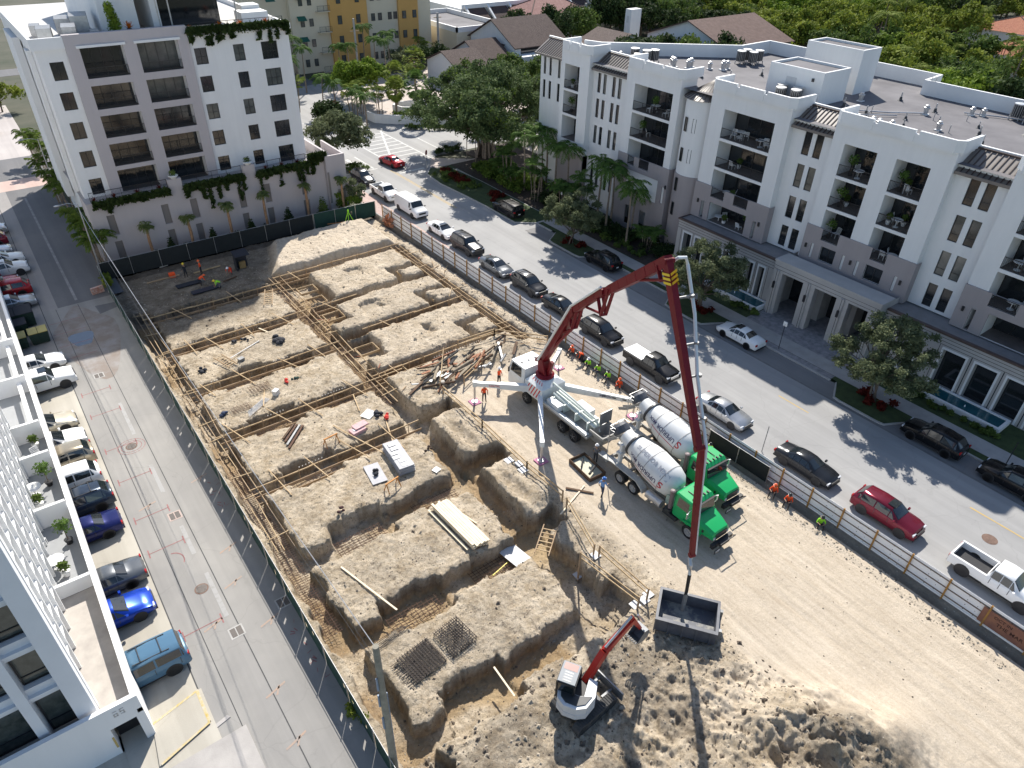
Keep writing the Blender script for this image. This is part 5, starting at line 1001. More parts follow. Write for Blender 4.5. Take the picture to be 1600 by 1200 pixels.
# text helper
def text_mesh(s, size, ext=.004):
    cu = bpy.data.curves.new('txt', 'FONT'); cu.body = s; cu.size = size; cu.align_x = 'CENTER'; cu.align_y = 'CENTER'; cu.extrude = ext; cu.resolution_u = 3; cu.offset = size*.012
    o = bpy.data.objects.new('txt', cu); COL.objects.link(o); bpy.context.view_layer.update(); dg = bpy.context.evaluated_depsgraph_get(); me = bpy.data.meshes.new_from_object(o.evaluated_get(dg)); bpy.data.objects.remove(o); bpy.data.curves.remove(cu)
    return [v.co.copy() for v in me.vertices], [tuple(p.vertices) for p in me.polygons]
def text_obj(name, s, size, mat, par, fn):
    vs, fs = text_mesh(s, size); return MB().add([tuple(fn(v)) for v in vs], fs).build(name, mat, par)
BLUET = M('navy_lettering', (.03, .03, .10), .5, 0); REDT = M('red_lettering', (.5, .02, .03), .5, 0); GREYT = M('faded_lettering', (.33, .34, .37), .6, 0)
# ---------------------------------------------------------------- concrete mixers (front = +y local)
GRN = paint('green', (.012, .34, .10), 0, .35); DRUMW = M('dusty_white_drum', (.60, .60, .58), .55, c2=(.71, .71, .695), scale=.9, obj=True, detail=8); DUST = M('dusty_grey_steel', (.30, .29, .27), .7, .2, 3, obj=True)
TIRE_R = M('dusty_rim', (.42, .40, .37), .6, .15, 6, obj=True)
def mixer(label, loc, rz, num, e1=.95, e2=.14):
    t = thing('concrete_mixer_truck', label, 'mixer truck', loc, rz)
    b = MB(); [b.box(s*.42-.06, s*.42+.06, -4.7, 5.0, .75, 1.05) for s in (-1, 1)]; [b.box(-.4, .4, y, y+.15, .78, 1.0) for y in (-4.4, -3, -1.4, 0, 1.4)]; b.box(-1.0, 1.0, -4.9, -4.75, .7, 1.1); b.build('chassis', DUST, t)
    # drum
    A = Vector((0, 1.35, 2.15)); D = Vector((0, -5.75, 1.25)).normalized(); prof = [(0, .35), (.05, .62), (.45, 1.02), (1.1, 1.2), (2.6, 1.22), (3.3, 1.12), (4.4, .82), (5.2, .6), (5.6, .56), (5.62, .48)]
    dr = MB().lathe(prof, A, D, 32).build('drum', DRUMW, t, smooth=30)
    b = MB()
    for tt, r in ((1.1, 1.21), (2.6, 1.23), (3.5, 1.08)): b.lathe([(tt-.025, r), (tt+.025, r)], A, D, 32)
    b.build('weld_band', DUST, dr); MB().lathe([(4.55, .86), (4.58, .90), (4.72, .87), (4.75, .82)], A, D, 28).build('drum_ring', DMETAL, dr)
    def rad(tt):
        for (a, ra), (c, rc) in zip(prof, prof[1:]):
            if a <= tt <= c: return ra+(rc-ra)*(tt-a)/(c-a)
        return .5
    side = D.cross(Vector((0, 0, 1))).normalized(); upv = side.cross(D)
    def wrap(t0, ang, flip):
        def fn(v):
            tt = t0+(v.x if flip else -v.x); an = ang+(-v.y if flip else v.y)/1.2*1.0; r = rad(tt)+.012+v.z
            return A+D*tt+(side*math.cos(an)+upv*math.sin(an))*r
        return fn
    # side x<0 after 180deg turn = local +x ; side vector orientation handled by sign
    sg = 1 if side.x > 0 else -1; a0 = 0 if sg > 0 else math.pi
    def W_(t0, el, inv):  # el = elevation angle above the local +x side
        def fn(v):
            tt = t0+(v.x if inv else -v.x); e = el+(-v.y if inv else v.y)/1.2; r = rad(tt)+.012+v.z; an = e if sg > 0 else math.pi-e
            return A+D*tt+(side*math.cos(an)+upv*math.sin(an))*r
        return fn
    text_obj('lettering', 'SUPERIOR MIX', .47, GREYT, dr, W_(2.5, e1, False)); text_obj('lettering', 'UPERIOR MIX', .47, BLUET, dr, W_(2.72, e2, True)); text_obj('lettering', 'S', .78, REDT, dr, W_(.93, e2+.04, True))
    text_obj('lettering', 'S', .86, REDT, dr, W_(.52, .1, True)) if False else None
    q = MB(); 
    for i in range(14): a_, c_ = 1.0+i*.19, 1.0+(i+1)*.19; f = W_(0, e2-.33, True); q.quad(*[tuple(f(Vector((x_, y_, .003)))) for x_, y_ in ((a_, -.02), (c_, -.02), (c_, .03), (a_, .03))])
    q.build('lettering_underline', REDT, dr)
    f = W_(0, e1-.02, False); q = MB(); z_ = 1.0; q.add([tuple(f(Vector((-x_, y_, .01)))) for x_, y_ in ((z_-.3, -.42), (z_+.3, -.42), (z_+.3, .12), (z_-.3, .12))], [(0, 1, 2, 3)]); q.build('hatch_panel', M('hatch_grey', (.45, .46, .48), .6, .05, 2), dr)
    # rear hopper, pedestal, chute
    b = MB(); b.beam((-.75, -3.75, 1.05), (-.62, -3.75, 3.0), .22, .3); b.beam((.75, -3.75, 1.05), (.62, -3.75, 3.0), .22, .3); b.box(-.95, .95, -4.0, -3.55, 2.15, 2.35); b.build('rear_pedestal', DRUMW, t)
    b = MB(); b.lathe([(0, .62), (.15, .66), (.55, .60), (.75, .35)], (0, -4.45, 3.35), (0, -.55, .5), 18); b.build('charge_hopper', M('dark_hopper', (.06, .065, .08), .6, .2, 3), t)
    b = MB(); b.path([(-.7, -4.6, 3.9), (-.7, -5.1, 3.9), (.7, -5.1, 3.9), (.7, -4.6, 3.9)], .025); b.path([(-.7, -4.6, 3.6), (-.7, -5.1, 3.55), (.7, -5.1, 3.55), (.7, -4.6, 3.6)], .025); [b.tube((s*.7, -5.1, 1.0), (s*.7, -5.1, 3.9), .03, 6) for s in (-1, 1)]; [b.tube((-.7, -5.1, z), (-.35, -5.1, z), .02, 5) for z in (1.4, 1.8, 2.2, 2.6, 3.0)]; b.build('rear_ladder', METAL, t)
    b = MB(); P = [(0, -4.8, 2.6), (0, -5.6, 1.9), (.1, -6.4, 1.45)]
    for p, q_ in zip(P, P[1:]): b.beam((p[0], p[1], p[2]), (q_[0], q_[1], q_[2]), .46, .05); b.beam((p[0]-.24, p[1], p[2]+.12), (q_[0]-.24, q_[1], q_[2]+.12), .04, .24); b.beam((p[0]+.24, p[1], p[2]+.12), (q_[0]+.24, q_[1], q_[2]+.12), .04, .24)
    b.build('discharge_chute', DUST, t)
    # fenders, tanks
    b = MB()
    for s in (-1, 1):
        X0, X1 = (s*.72, s*1.25) if s > 0 else (-1.25, -.72)
        pr = [(-4.6, 1.30), (-4.1, 1.42), (-1.5, 1.42), (-.9, 1.05), (-.8, .75), (-.9, .75), (-1.05, 1.0), (-1.55, 1.34), (-4.1, 1.34), (-4.55, 1.24)]
        b.add([(x, y, z) for x in (X0, X1) for y, z in pr], [tuple(range(10))[::-1], tuple(range(10, 20))]+[(i, (i+1) % 10, 10+(i+1) % 10, 10+i) for i in range(10)])
        b.box(X0, X1, -5.5, -4.62, 1.18, 1.26)
    b.build('rear_fender', M('pale_fender', (.42, .42, .40), .6, .15, 2, obj=True), t)
    b = MB(); b.tube((1.0, .9, .95), (1.0, -.5, .95), .33, 14); b.build('fuel_tank', METAL, t); b = MB(); b.tube((-1.0, 1.2, .95), (-1.0, -.3, .95), .33, 14); b.build('water_tank', METAL, t)
    b = MB(); b.box(.75, 1.2, 1.15, 2.35, .55, .9); b.tube((1.05, 1.55, 1.0), (1.05, 1.55, 1.25), .28, 12); b.build('battery_box', DMETAL, t)
    b = MB(); b.tube((1.08, 1.62, 1.3), (1.08, 1.62, 2.75), .15, 12); b.lathe([(2.72, .15), (2.78, .19), (2.9, .19), (2.94, .1)], (1.08, 1.62, 0), n=12); b.build('air_cleaner', M('brown_grey_stack', (.16, .12, .12), .5, .15, 3), t)
    b = MB(); b.box(-.8, .8, .95, 1.7, 1.05, 1.9); b.path([(-.3, 1.5, 1.9), (-.2, 1.6, 2.5), (.2, 1.55, 2.6), (.4, 1.5, 2.0)], .05); b.path([(.5, 1.3, 1.9), (.6, 1.5, 2.3), (.7, 1.4, 1.8)], .05); b.ball((.25, 1.4, 2.35), .28, 10); b.build('hydraulic_drive', M('pale_green_drive', (.33, .42, .36), .5, .25, 5, obj=True), t)
    # cab + hood
    b = MB(); sec = [(1.85, 1.05, 1.0, 2.86), (2.0, 1.12, 1.0, 2.95), (3.2, 1.12, 1.0, 2.93), (3.42, 1.10, 1.0, 2.75), (3.62, 1.10, 1.0, 1.95)]
    ring = [[(-w_, y, z0), (-w_, y, z0+.9), (-w_*.93, y, z1-.08), (-w_*.85, y, z1), (w_*.85, y, z1), (w_*.93, y, z1-.08), (w_, y, z0+.9), (w_, y, z0)] for y, w_, z0, z1 in sec]
    vs = [p for r_ in ring for p in r_]; b.add(vs, [(i*8+j, i*8+(j+1) % 8, (i+1)*8+(j+1) % 8, (i+1)*8+j) for i in range(4) for j in range(8)]+[tuple(range(7, -1, -1)), tuple(range(32, 40))])
    cb = b.build('cab', GRN, t, smooth=25)
    b = MB(); b.add([(-.98, 3.475, 2.62), (.98, 3.475, 2.62), (1.02, 3.66, 1.99), (-1.02, 3.66, 1.99)], [(0, 3, 2, 1)]); b.build('windshield', CGL, cb)
    for s in (-1, 1):
        b = MB(); b.add([(s*1.125, 2.15, 1.98), (s*1.125, 3.15, 1.98), (s*1.06, 3.1, 2.72), (s*1.06, 2.2, 2.72)], [(0, 1, 2, 3)]); b.build('side_window', CGL, cb)
        b = MB(); b.path([(s*1.12, 3.35, 2.5), (s*1.5, 3.4, 2.45), (s*1.5, 3.4, 1.9), (s*1.12, 3.35, 1.85)], .022, 5); b.box(s*1.5-.08, s*1.5+.08, 3.37, 3.43, 1.95, 2.4); b.build('mirror', METAL, cb)
    MB().box(-1.0, 1.0, 3.44, 3.58, 2.70, 2.73).build('sun_visor', BLACK, cb)
    b = MB(); [b.box(x-.05, x+.05, 3.0, 3.2, 2.96, 3.02) for x in (-.7, -.35, 0, .35, .7)]; b.path([(-.3, 2.2, 2.97), (-.3, 2.9, 3.0)], .03); b.path([(.35, 2.3, 2.97), (.35, 2.95, 3.0)], .03); b.build('roof_lamp', TRIM, cb)
    b = MB(); sec = [(3.62, 1.08, 1.02, 1.97), (3.8, 1.06, 1.02, 1.97), (4.6, .90, 1.02, 1.80), (5.15, .80, 1.0, 1.62), (5.22, .78, 1.0, 1.5)]
    ring = [[(-w_, y, z0), (-w_, y, z1-.25), (-w_*.78, y, z1-.03), (-w_*.3, y, z1), (w_*.3, y, z1), (w_*.78, y, z1-.03), (w_, y, z1-.25), (w_, y, z0)] for y, w_, z0, z1 in sec]
    vs = [p for r_ in ring for p in r_]; b.add(vs, [(i*8+j, i*8+(j+1) % 8, (i+1)*8+(j+1) % 8, (i+1)*8+j) for i in range(4) for j in range(8)]+[tuple(range(7, -1, -1)), tuple(range(32, 40))])
    hd = b.build('hood', GRN, t, smooth=25)
    MB().box(-.55, .55, 5.2, 5.27, .95, 1.45).build('grille', DMETAL, hd); b = MB(); [b.box(s*.66-.09, s*.66+.09, 5.18, 5.26, 1.0, 1.2) for s in (-1, 1)]; b.build('headlight', LAMP, hd)
    b = MB(); [b.box(s*.93-.02, s*.93+.02, 4.1, 4.5, 1.2, 1.42) for s in (-1, 1)]; b.build('side_vent', TRIM, hd)
    b = MB()
    for s in (-1, 1):
        X0, X1 = (.85, 1.25) if s > 0 else (-1.25, -.85); pr = [(2.75, .95), (2.9, 1.28), (3.3, 1.42), (3.8, 1.42), (4.2, 1.25), (4.35, .9)]
        b.add([(x, y, z) for x in (X0, X1) for y, z in pr]+[(x, y, z-.07) for x in (X0, X1) for y, z in pr], [(i, i+1, 7+i, 6+i) for i in range(5)]+[(12+i, 18+i, 19+i, 13+i) for i in range(5)]+[(i, 12+i, 13+i, i+1) for i in range(5)]+[(6+i, 7+i, 19+i, 18+i) for i in range(5)])
    b.build('front_fender', GRN, t)
    b = MB(); b.box(-1.0, 1.0, 5.25, 5.5, .5, .85); b.box(-.45, .45, 5.5, 5.7, .6, .9); b.path([(-.75, 5.5, .8), (-.75, 5.85, 1.15), (.75, 5.85, 1.15), (.75, 5.5, .8)], .04); b.build('front_bumper', TRIM, t)
    pl = MB().box(.50, 1.06, 5.72, 5.75, .3, .65).build('number_plate', TRIM, t); text_obj('number', num, .30, WHITE, pl, lambda v: Vector((.78-v.x, 5.755+v.z, .475+v.y)))
    for y in (-1.75, -3.1):
        for s in (-1, 1): wheel(t, s*1.0, y, .52, s, TIRE_R, .5)
    for s in (-1, 1): wheel(t, s*1.05, 3.5, .53, s, TIRE_R, .32)
    return t
mixer('green concrete mixer nearer the camera, numbered 338', (31.1, 22.55, 0), math.pi, '338')
mixer('green concrete mixer behind, beside the fence, numbered 314', (34.8, 24.5, 0), math.pi-.03, '314', 2.2, .5)
# ---------------------------------------------------------------- concrete pump truck with boom
PR = M('boom_red', (.16, .004, .010), .5, .15, 2, spec=.3); PWH = M('pump_white', (.66, .68, .67), .45, .08, 2); PGR = M('pale_pump_green', (.52, .57, .53), .5, .12, 3)
pt = thing('concrete_pump_truck', 'white concrete pump truck with outriggers spread and a tall red folding boom', 'pump truck', (31.4, 34.0, 0)); ox, oy = 31.4, 34.0
b = MB(); [b.box(s*.42-.06, s*.42+.06, -5.2, 5.3, .8, 1.1) for s in (-1, 1)]; b.box(-1.15, 1.15, -4.2, 3.2, 1.15, 1.32); b.build('chassis', DUST, pt)
b = MB(); b.box(-1.2, 1.2, 3.7, 5.9, .9, 2.2); b.add([(-1.2, 3.7, 2.2), (1.2, 3.7, 2.2), (1.2, 5.9, 2.2), (-1.2, 5.9, 2.2), (-1.1, 3.75, 3.25), (1.1, 3.75, 3.25), (1.1, 5.6, 3.25), (-1.1, 5.6, 3.25)], [(0, 4, 5, 1), (1, 5, 6, 2), (2, 6, 7, 3), (3, 7, 4, 0), (4, 7, 6, 5)]); cb = b.build('cab', PWH, pt)
b = MB(); b.add([(-1.05, 5.87, 2.3), (1.05, 5.87, 2.3), (1.0, 5.66, 3.1), (-1.0, 5.66, 3.1)], [(0, 1, 2, 3)]); b.build('windshield', CGL, cb)
for s in (-1, 1):
    b = MB(); b.add([(s*1.205, 4.1, 2.25), (s*1.205, 5.6, 2.25), (s*1.125, 5.45, 3.1), (s*1.125, 4.2, 3.1)], [(0, 1, 2, 3)]); b.build('side_window', CGL, cb); b = MB(); b.box(s*1.45-.07, s*1.45+.07, 5.5, 5.56, 2.2, 2.7); b.path([(s*1.2, 5.5, 2.8), (s*1.45, 5.52, 2.7)], .02, 5); b.build('mirror', TRIM, cb)
b = MB(); [b.box(x-.06, x+.06, 4.6, 4.8, 3.25, 3.33) for x in (-.7, 0, .7)]; b.build('roof_lamp', DMETAL, cb)
b = MB(); b.box(-1.25, 1.25, 1.3, 3.5, 1.3, 2.5); b.add([(-1.25, 1.3, 2.5), (1.25, 1.3, 2.5), (1.25, 3.5, 2.5), (-1.25, 3.5, 2.5), (-.7, 1.8, 2.85), (.7, 1.8, 2.85), (.7, 3.2, 2.85), (-.7, 3.2, 2.85)], [(0, 4, 5, 1), (1, 5, 6, 2), (2, 6, 7, 3), (3, 7, 4, 0), (4, 7, 6, 5)]); b.build('pedestal_housing', PWH, pt)
b = MB()
for i in range(5): b.add([(-1.256, 1.45+i*.34, 2.45), (-1.256, 1.58+i*.34, 2.45), (-1.256, 2.1+i*.34, 1.45), (-1.256, 1.97+i*.34, 1.45)], [(0, 1, 2, 3)])
for i in range(5): b.add([(-1.2+.02, 1.4+i*.36, 2.512+.02), (-1.18, 1.52+i*.36, 2.532), (-.75, 1.95+i*.25, 2.83), (-.75, 1.86+i*.25, 2.83)], [(0, 1, 2, 3)])
b.build('red_stripe', REDT, pt)
b = MB(); b.lathe([(2.8, .75), (3.0, .8), (3.15, .6)], (.1, 2.6, 0), n=20); b.build('slewing_ring', PR, pt)
b = MB(); b.beam((-.22, 2.6, 3.1), (-.22, 2.9, 4.4), .14, .9, up=(0, 1, 0), h2=.6); b.beam((.42, 2.6, 3.1), (.42, 2.9, 4.4), .14, .9, up=(0, 1, 0), h2=.6); b.tube((-.3, 2.9, 4.3), (.5, 2.9, 4.3), .16, 12); b.beam((.1, 2.2, 3.1), (.1, 1.8, 4.6), .25, .3); b.build('turret', PR, pt)
# deck: pipes, tanks, walkway, hopper
b = MB(); b.box(-1.2, -.75, -4.0, 1.2, 1.35, 1.42); b.box(.75, 1.2, -4.0, 1.2, 1.35, 1.42); b.box(-1.2, -1.15, -4.0, 1.2, 1.42, 1.62); b.build('walkway', PWH, pt)
b = MB(); [b.tube((x, -4.2, 1.9), (x, .9, 2.15), r, 10) for x, r in ((-.28, .13), (.28, .13), (0, .09))]; b.path([(0, -4.4, 1.5), (0, -3.9, 2.4), (.05, -1, 2.6), (.1, 1.5, 2.7)], .09, 8); [b.box(-.6, .6, y, y+.12, 1.35, 2.1) for y in (-3.6, -2.2, -.8, .5)]; b.build('pumping_cylinder', PGR, pt)
b = MB(); b.box(.35, 1.1, -2.6, -1.0, 1.45, 2.1); b.box(-1.1, -.4, -.6, .8, 1.45, 2.0); b.build('oil_tank', PWH, pt)
b = MB(); b.add([(-.85, -5.6, 2.0), (.85, -5.6, 2.0), (.85, -4.3, 2.0), (-.85, -4.3, 2.0), (-.45, -5.3, 1.0), (.45, -5.3, 1.0), (.45, -4.4, 1.0), (-.45, -4.4, 1.0)], [(0, 1, 5, 4), (1, 2, 6, 5), (2, 3, 7, 6), (3, 0, 4, 7), (4, 5, 6, 7)]); b.box(-.95, -.85, -5.7, -4.2, 1.9, 2.1); b.box(.85, .95, -5.7, -4.2, 1.9, 2.1); b.box(-.85, .85, -5.7, -5.6, 1.9, 2.1); b.build('hopper', DUST, pt)
MB().box(.1, 1.3, -4.25, -4.15, 2.0, 3.1).build('splash_guard', GALV, pt)
for y in (-1.3, -2.75):
    for s in (-1, 1): wheel(pt, s*1.02, y, .52, s, TIRE_R, .5)
for s in (-1, 1): wheel(pt, s*1.06, 3.4, .53, s, TIRE_R, .32)
def outrigger(p, q, lab):
    P, Q = Vector((p[0]-ox, p[1]-oy, p[2])), Vector((q[0]-ox, q[1]-oy, q[2])); b = MB(); m_ = P.lerp(Q, .55); b.beam(P, m_, .38, .62, h2=.5); b.beam(m_, Q, .30, .46, h2=.34); d = (Q-P).normalized(); b.beam(Q-d*.2, Q+d*.15, .34, .5); o = b.build('outrigger', PWH, pt)
    b = MB(); s = d.cross(Vector((0, 0, 1))).normalized()
    for i in range(5): c = P.lerp(Q, .35+.13*i); b.beam(c+s*.165-d*.16+Vector((0, 0, .0)), c+s*.165+d*.16, .02, .1)
    b.build('slot', TRIM, o)
    for sg in (-1, 1):
        c = P.lerp(Q, .62)+s*sg*.155*1.05; dd = d*(-sg)
        text_obj('warning_text', 'CAUTION', .26, REDT if lab else BLUET, o, lambda v, c=c, dd=dd, sg=sg: c+dd*v.x*-1+Vector((0, 0, v.y))+s*sg*(v.z+.01))
    b = MB(); b.tube((Q.x, Q.y, .35), (Q.x, Q.y, Q.z), .09, 10); b.tube((Q.x, Q.y, .06), (Q.x, Q.y, .35), .07, 10); b.lathe([(.05, .28), (.12, .25)], (Q.x, Q.y, 0), n=14); b.build('jack_leg', METAL, o); MB().box(Q.x-.42, Q.x+.42, Q.y-.42, Q.y+.42, -.02, .055).build('foot_pad', M('pink_pad', (.42, .17, .27), .8, .25, 5), o)
outrigger((30.4, 37.0, 1.75), (26.75, 40.0, 1.95), 1); outrigger((30.7, 36.2, 1.7), (26.7, 30.9, 1.75), 0); outrigger((32.2, 35.9, 1.9), (36.4, 30.8, 1.6), 0); outrigger((32.3, 37.4, 2.0), (35.9, 39.9, 1.8), 0)
# boom (vertical plane through turret and bin)
b3 = lambda p: Vector((p[0]-ox, p[1]-oy, p[2]))
J = [b3(p) for p in ((31.5, 36.9, 4.3), (30.05, 32.0, 11.7), (28.85, 28.1, 15.2), (27.0, 22.0, 20.3), (25.2, 16.5, 12.2), (24.85, 15.3, 5.2))]
pn = (J[3]-J[0]).cross(Vector((0, 0, 1))).normalized(); boom = MB()
def sect(p, q, w, h0, h1, name_, off=0):
    bb = MB(); p2, q2 = p+pn*off, q+pn*off; m_ = p2.lerp(q2, .12); bb.beam(p2, m_, w, h0*.7, up=pn.cross(q-p).normalized(), h2=h0); bb.beam(m_, q2, w, h0, up=pn.cross(q-p).normalized(), h2=h1)
    [bb.tube(c-pn*(w*.62), c+pn*(w*.62), .16, 12) for c in (p2, q2)]; o = bb.build(name_, PR, pt); d = (q2-p2); up_ = pn.cross(d).normalized()
    rb = MB(); nseg = max(3, int(d.length/1.1))
    for i in range(nseg+1):
        c = p2+d*(i/nseg); rb.beam(c-pn*(w/2+.012), c+pn*(w/2+.012), .05, h0*.96-(h0-h1)*(i/nseg), up=up_)
    rb.build('stiffener', PR, o); return o
b1 = sect(J[0], J[1], .55, .62, .55, 'boom_section'); b2 = sect(J[1], J[2]+Vector((0, 0, .1)), .42, .5, .46, 'boom_section', .1); b3_ = sect(J[2], J[3], .46, .55, .62, 'boom_section'); b4 = sect(J[3], J[4], .36, .56, .32, 'boom_section', .08); b5 = sect(J[4], J[5], .26, .34, .24, 'boom_section', -.1)
b = MB(); up = Vector((0, 0, 1))
for c, d1, d2, s in ((J[1], (J[0]-J[1]).normalized(), (J[2]-J[1]).normalized(), 1.0), (J[2], (J[1]-J[2]).normalized(), (J[3]-J[2]).normalized(), 1.1), (J[3], (J[2]-J[3]).normalized(), (J[4]-J[3]).normalized(), .9)):
    low = c+Vector((0, 0, -1.5*s)) if c is not J[3] else c+(d1+d2).normalized()*1.2
    for k in (-.18, .18): b.beam(c+d1*.9+pn*k, low+pn*k, .08, .22, up=pn); b.beam(c+d2*.9+pn*k, low+pn*k, .08, .22, up=pn)
    b.tube(low-pn*.25, low+pn*.25, .1, 8); b.tube(low, c+d1*3.2-up*.35, .09, 8)
b.build('linkage', PR, pt)
b = MB(); b.tube(J[0]+Vector((0, .9, -.6)), J[0].lerp(J[1], .35)-up*.3, .16, 10); b.tube(J[0].lerp(J[1], .4)-up*.45, J[1]-up*1.4, .12, 10); b.build('lift_cylinder', PR, pt)
s_ = pn if pn.x > 0 else -pn
b = MB(); pa = [J[0]+s_*-.5, J[0].lerp(J[1], .5)-s_*.42+up*.25, J[1]-s_*.42+up*.35, J[2]-s_*.4+up*.4]; b.path(pa, .09, 8)
b.path([J[2]+s_*.42, J[2].lerp(J[3], .5)+s_*.42, J[3]+s_*.42-(J[3]-J[2]).normalized()*.3, J[3]+s_*.55+up*.1, J[3]+s_*1.0+up*.05, J[3]+s_*1.2-up*.4, J[3].lerp(J[4], .3)+s_*1.0, J[3].lerp(J[4], .62)+s_*.55, J[4]+s_*.4, J[5]+s_*.3, J[5]+s_*.1-up*.3], .095, 10)
b.build('delivery_pipe', PWH, pt)
b = MB()
for k in (.2, .45, .62, .85): c = J[3].lerp(J[4], k); b.beam(c, c+s_*(1.0-.6*k), .08, .12); b.tube(c+s_*(1.15-.75*k)-up*.08, c+s_*(1.15-.75*k)+up*.08, .14, 10)
b.build('pipe_bracket', GALV, pt)
hz = MB(); d = (J[4]-J[3]).normalized(); u_ = pn.cross(d).normalized()
for k in range(3):
    for sg in (-1, 1):
        c = J[3]+d*(.5+k*.24)+pn*.08; hz.add([c+pn*sg*.236+u_*(-.36), c+pn*sg*.236+u_*.36+d*.22, c+pn*sg*.236+u_*.36+d*.36, c+pn*sg*.236+u_*(-.36)+d*.14], [(0, 1, 2, 3)])
        cc = c+u_*.432*(-1 if u_.z < 0 else 1); hz.add([cc-pn*.2, cc+pn*.2+d*.2, cc+pn*.2+d*.34, cc-pn*.2+d*.14], [(0, 1, 2, 3)])
hz.build('hazard_stripe', M('hazard_yellow', (.75, .52, .02), .5, 0), pt)
b = MB(); e = J[5]+Vector((0, 0, -.2)); b.path([e, e+Vector((-.15, -.25, -.3)), e+Vector((-.25, -.4, -.9))], [.12, .13, .11], 10); b.build('end_elbow', METAL, pt)
b = MB(); b.path([e+Vector((-.25, -.4, -.9)), b3((24.72, 14.9, 2.6)), b3((24.78, 14.9, .75))], [.11, .10, .10], 10); b.build('end_hose', BLACK, pt)
b = MB(); b.tube(b3((24.76, 14.9, 2.3)), b3((24.78, 14.9, .72)), .13, 10); b.build('wet_hose_end', GALV, pt)
# ---------------------------------------------------------------- steel bin
t = thing('steel_bin', 'open dark steel dump bin under the boom hose', 'bin', (24.7, 14.45, 0), R(-54)); 
TB_ = M('bin_paint', (.06, .065, .08), .5, c2=(.12, .125, .14), scale=1.5); b = MB(); a, c, h, th = 1.75, 1.15, 1.22, .09
b.box(-a, a, -c, c, .2, .3)
for q in ((-a, a, -c, -c+th), (-a, a, c-th, c), (-a, -a+th, -c+th, c-th), (a-th, a, -c+th, c-th)): b.box(*q, .3, h)
[b.box(x, x+.1, -c-.08, -c, .15, h) for x in (-1.8, -1, -.2, .6, 1.4)]; b.box(-a-.05, a+.05, -c-.1, -c+.12, h, h+.07); b.box(-a-.05, a+.05, c-.12, c+.06, h, h+.07); b.box(-a-.06, -a+.1, -c+.12, c-.12, h, h+.07); b.box(a-.1, a+.06, -c+.12, c-.12, h, h+.07)
b.box(-1.6, 1.6, -.6, -.45, 0, .2); b.box(-1.6, 1.6, .45, .6, 0, .2); b.build('bin_body', TB_, t)
b = MB(); b.box(a, a+.25, -.9, -.7, .4, 1.2); b.box(a, a+.25, .5, .7, .4, 1.2); b.box(a+.1, a+.2, -.7, .5, .7, .8); b.build('hitch', GALV, t); b = MB(); b.add([(-a+.1, -c+.1, .305), (a-.1, -c+.1, .305), (a-.1, c-.1, .33), (-a+.1, c-.1, .33)], [(0, 1, 2, 3)]); b.build('concrete_residue', M('cement_residue', (.10, .105, .12), .6, c2=(.28, .27, .23), scale=1.5, thr=(.5, .62)), t)
# ---------------------------------------------------------------- excavator
ex = thing('mini_excavator', 'white and red compact excavator with raised bucket beside the steel bin', 'excavator', (16.2, 14.1, 0), R(4)); EXW = M('excavator_white', (.62, .62, .62), .45, .05, 2); EXR = paint('excavator_red', (.42, .03, .02), .1, .35)
def trk_(y):
    b = MB(); n = 28; pts = []
    for i in range(n):
        a = math.tau*i/n; x = math.cos(a); z = math.sin(a); pts.append((1.15*(1 if x > 0 else -1)+.36*x if abs(x) > .02 else 0, .38+.36*z))
    pts = [(-1.15+.36*math.cos(a), .38+.36*math.sin(a)) for a in np.linspace(math.pi/2, 3*math.pi/2, 9)]+[(1.15+.36*math.cos(a), .38+.36*math.sin(a)) for a in np.linspace(-math.pi/2, math.pi/2, 9)]
    m_ = len(pts); b.add([(x, y+s, z) for s in (-.24, .24) for x, z in pts], [tuple(range(m_)), tuple(range(2*m_-1, m_-1, -1))]+[(i, m_+i, m_+(i+1) % m_, (i+1) % m_) for i in range(m_)])
    for i in range(17): x = -1.2+i*.15; b.box(x, x+.06, y-.25, y+.25, .735, .77)
    o = b.build('track', M('track_rubber', (.06, .058, .055), .9, .3, 5), ex); b = MB(); [b.tube((x, y-.26, .38), (x, y+.26, .38), r, 14) for x, r in ((-1.1, .27), (1.1, .27), (-.4, .13), (.1, .13), (.6, .13))]; b.build('roller', DMETAL, o)
trk_(-.85); trk_(.85)
b = MB(); b.box(-.7, .7, -.62, .62, .4, .75); b.lathe([(.75, .55), (.9, .55)], n=16); b.build('undercarriage', DMETAL, ex)
b = MB(); b.box(1.75, 1.83, -1.2, 1.2, .15, .8); [b.beam((.9, s, .5), (1.75, s, .4), .12, .12) for s in (-.45, .45)]; b.build('dozer_blade', GALV, ex)
hs_ = math.radians(28)
def rt(x, y): return (.9*(x*math.cos(hs_)-y*math.sin(hs_))-.35, .9*(x*math.sin(hs_)+y*math.cos(hs_))+.25)
b = MB(); po = [rt(*p) for p in ((1.0, .45), (.9, -1.0), (-.2, -1.15), (-1.05, -.85), (-1.35, -.3), (-1.35, .45), (-1.0, .95), (-.3, 1.1), (.2, 1.1), (.35, .45))]; b.prism(po, .92, 1.3); b.prism([rt(*p) for p in ((-.45, -.2), (-.2, -1.13), (-1.03, -.84), (-1.33, -.3), (-1.33, .45), (-.98, .93), (-.45, 1.08))], 1.3, 1.85); b.build('house', EXW, ex); MB().prism([rt(*p) for p in ((-.5, -.25), (-.25, -.95), (-.85, -.72), (-1.12, -.28), (-1.12, .4), (-.85, .75), (-.5, .85))], 1.851, 1.9).build('engine_hatch', DMETAL, ex)
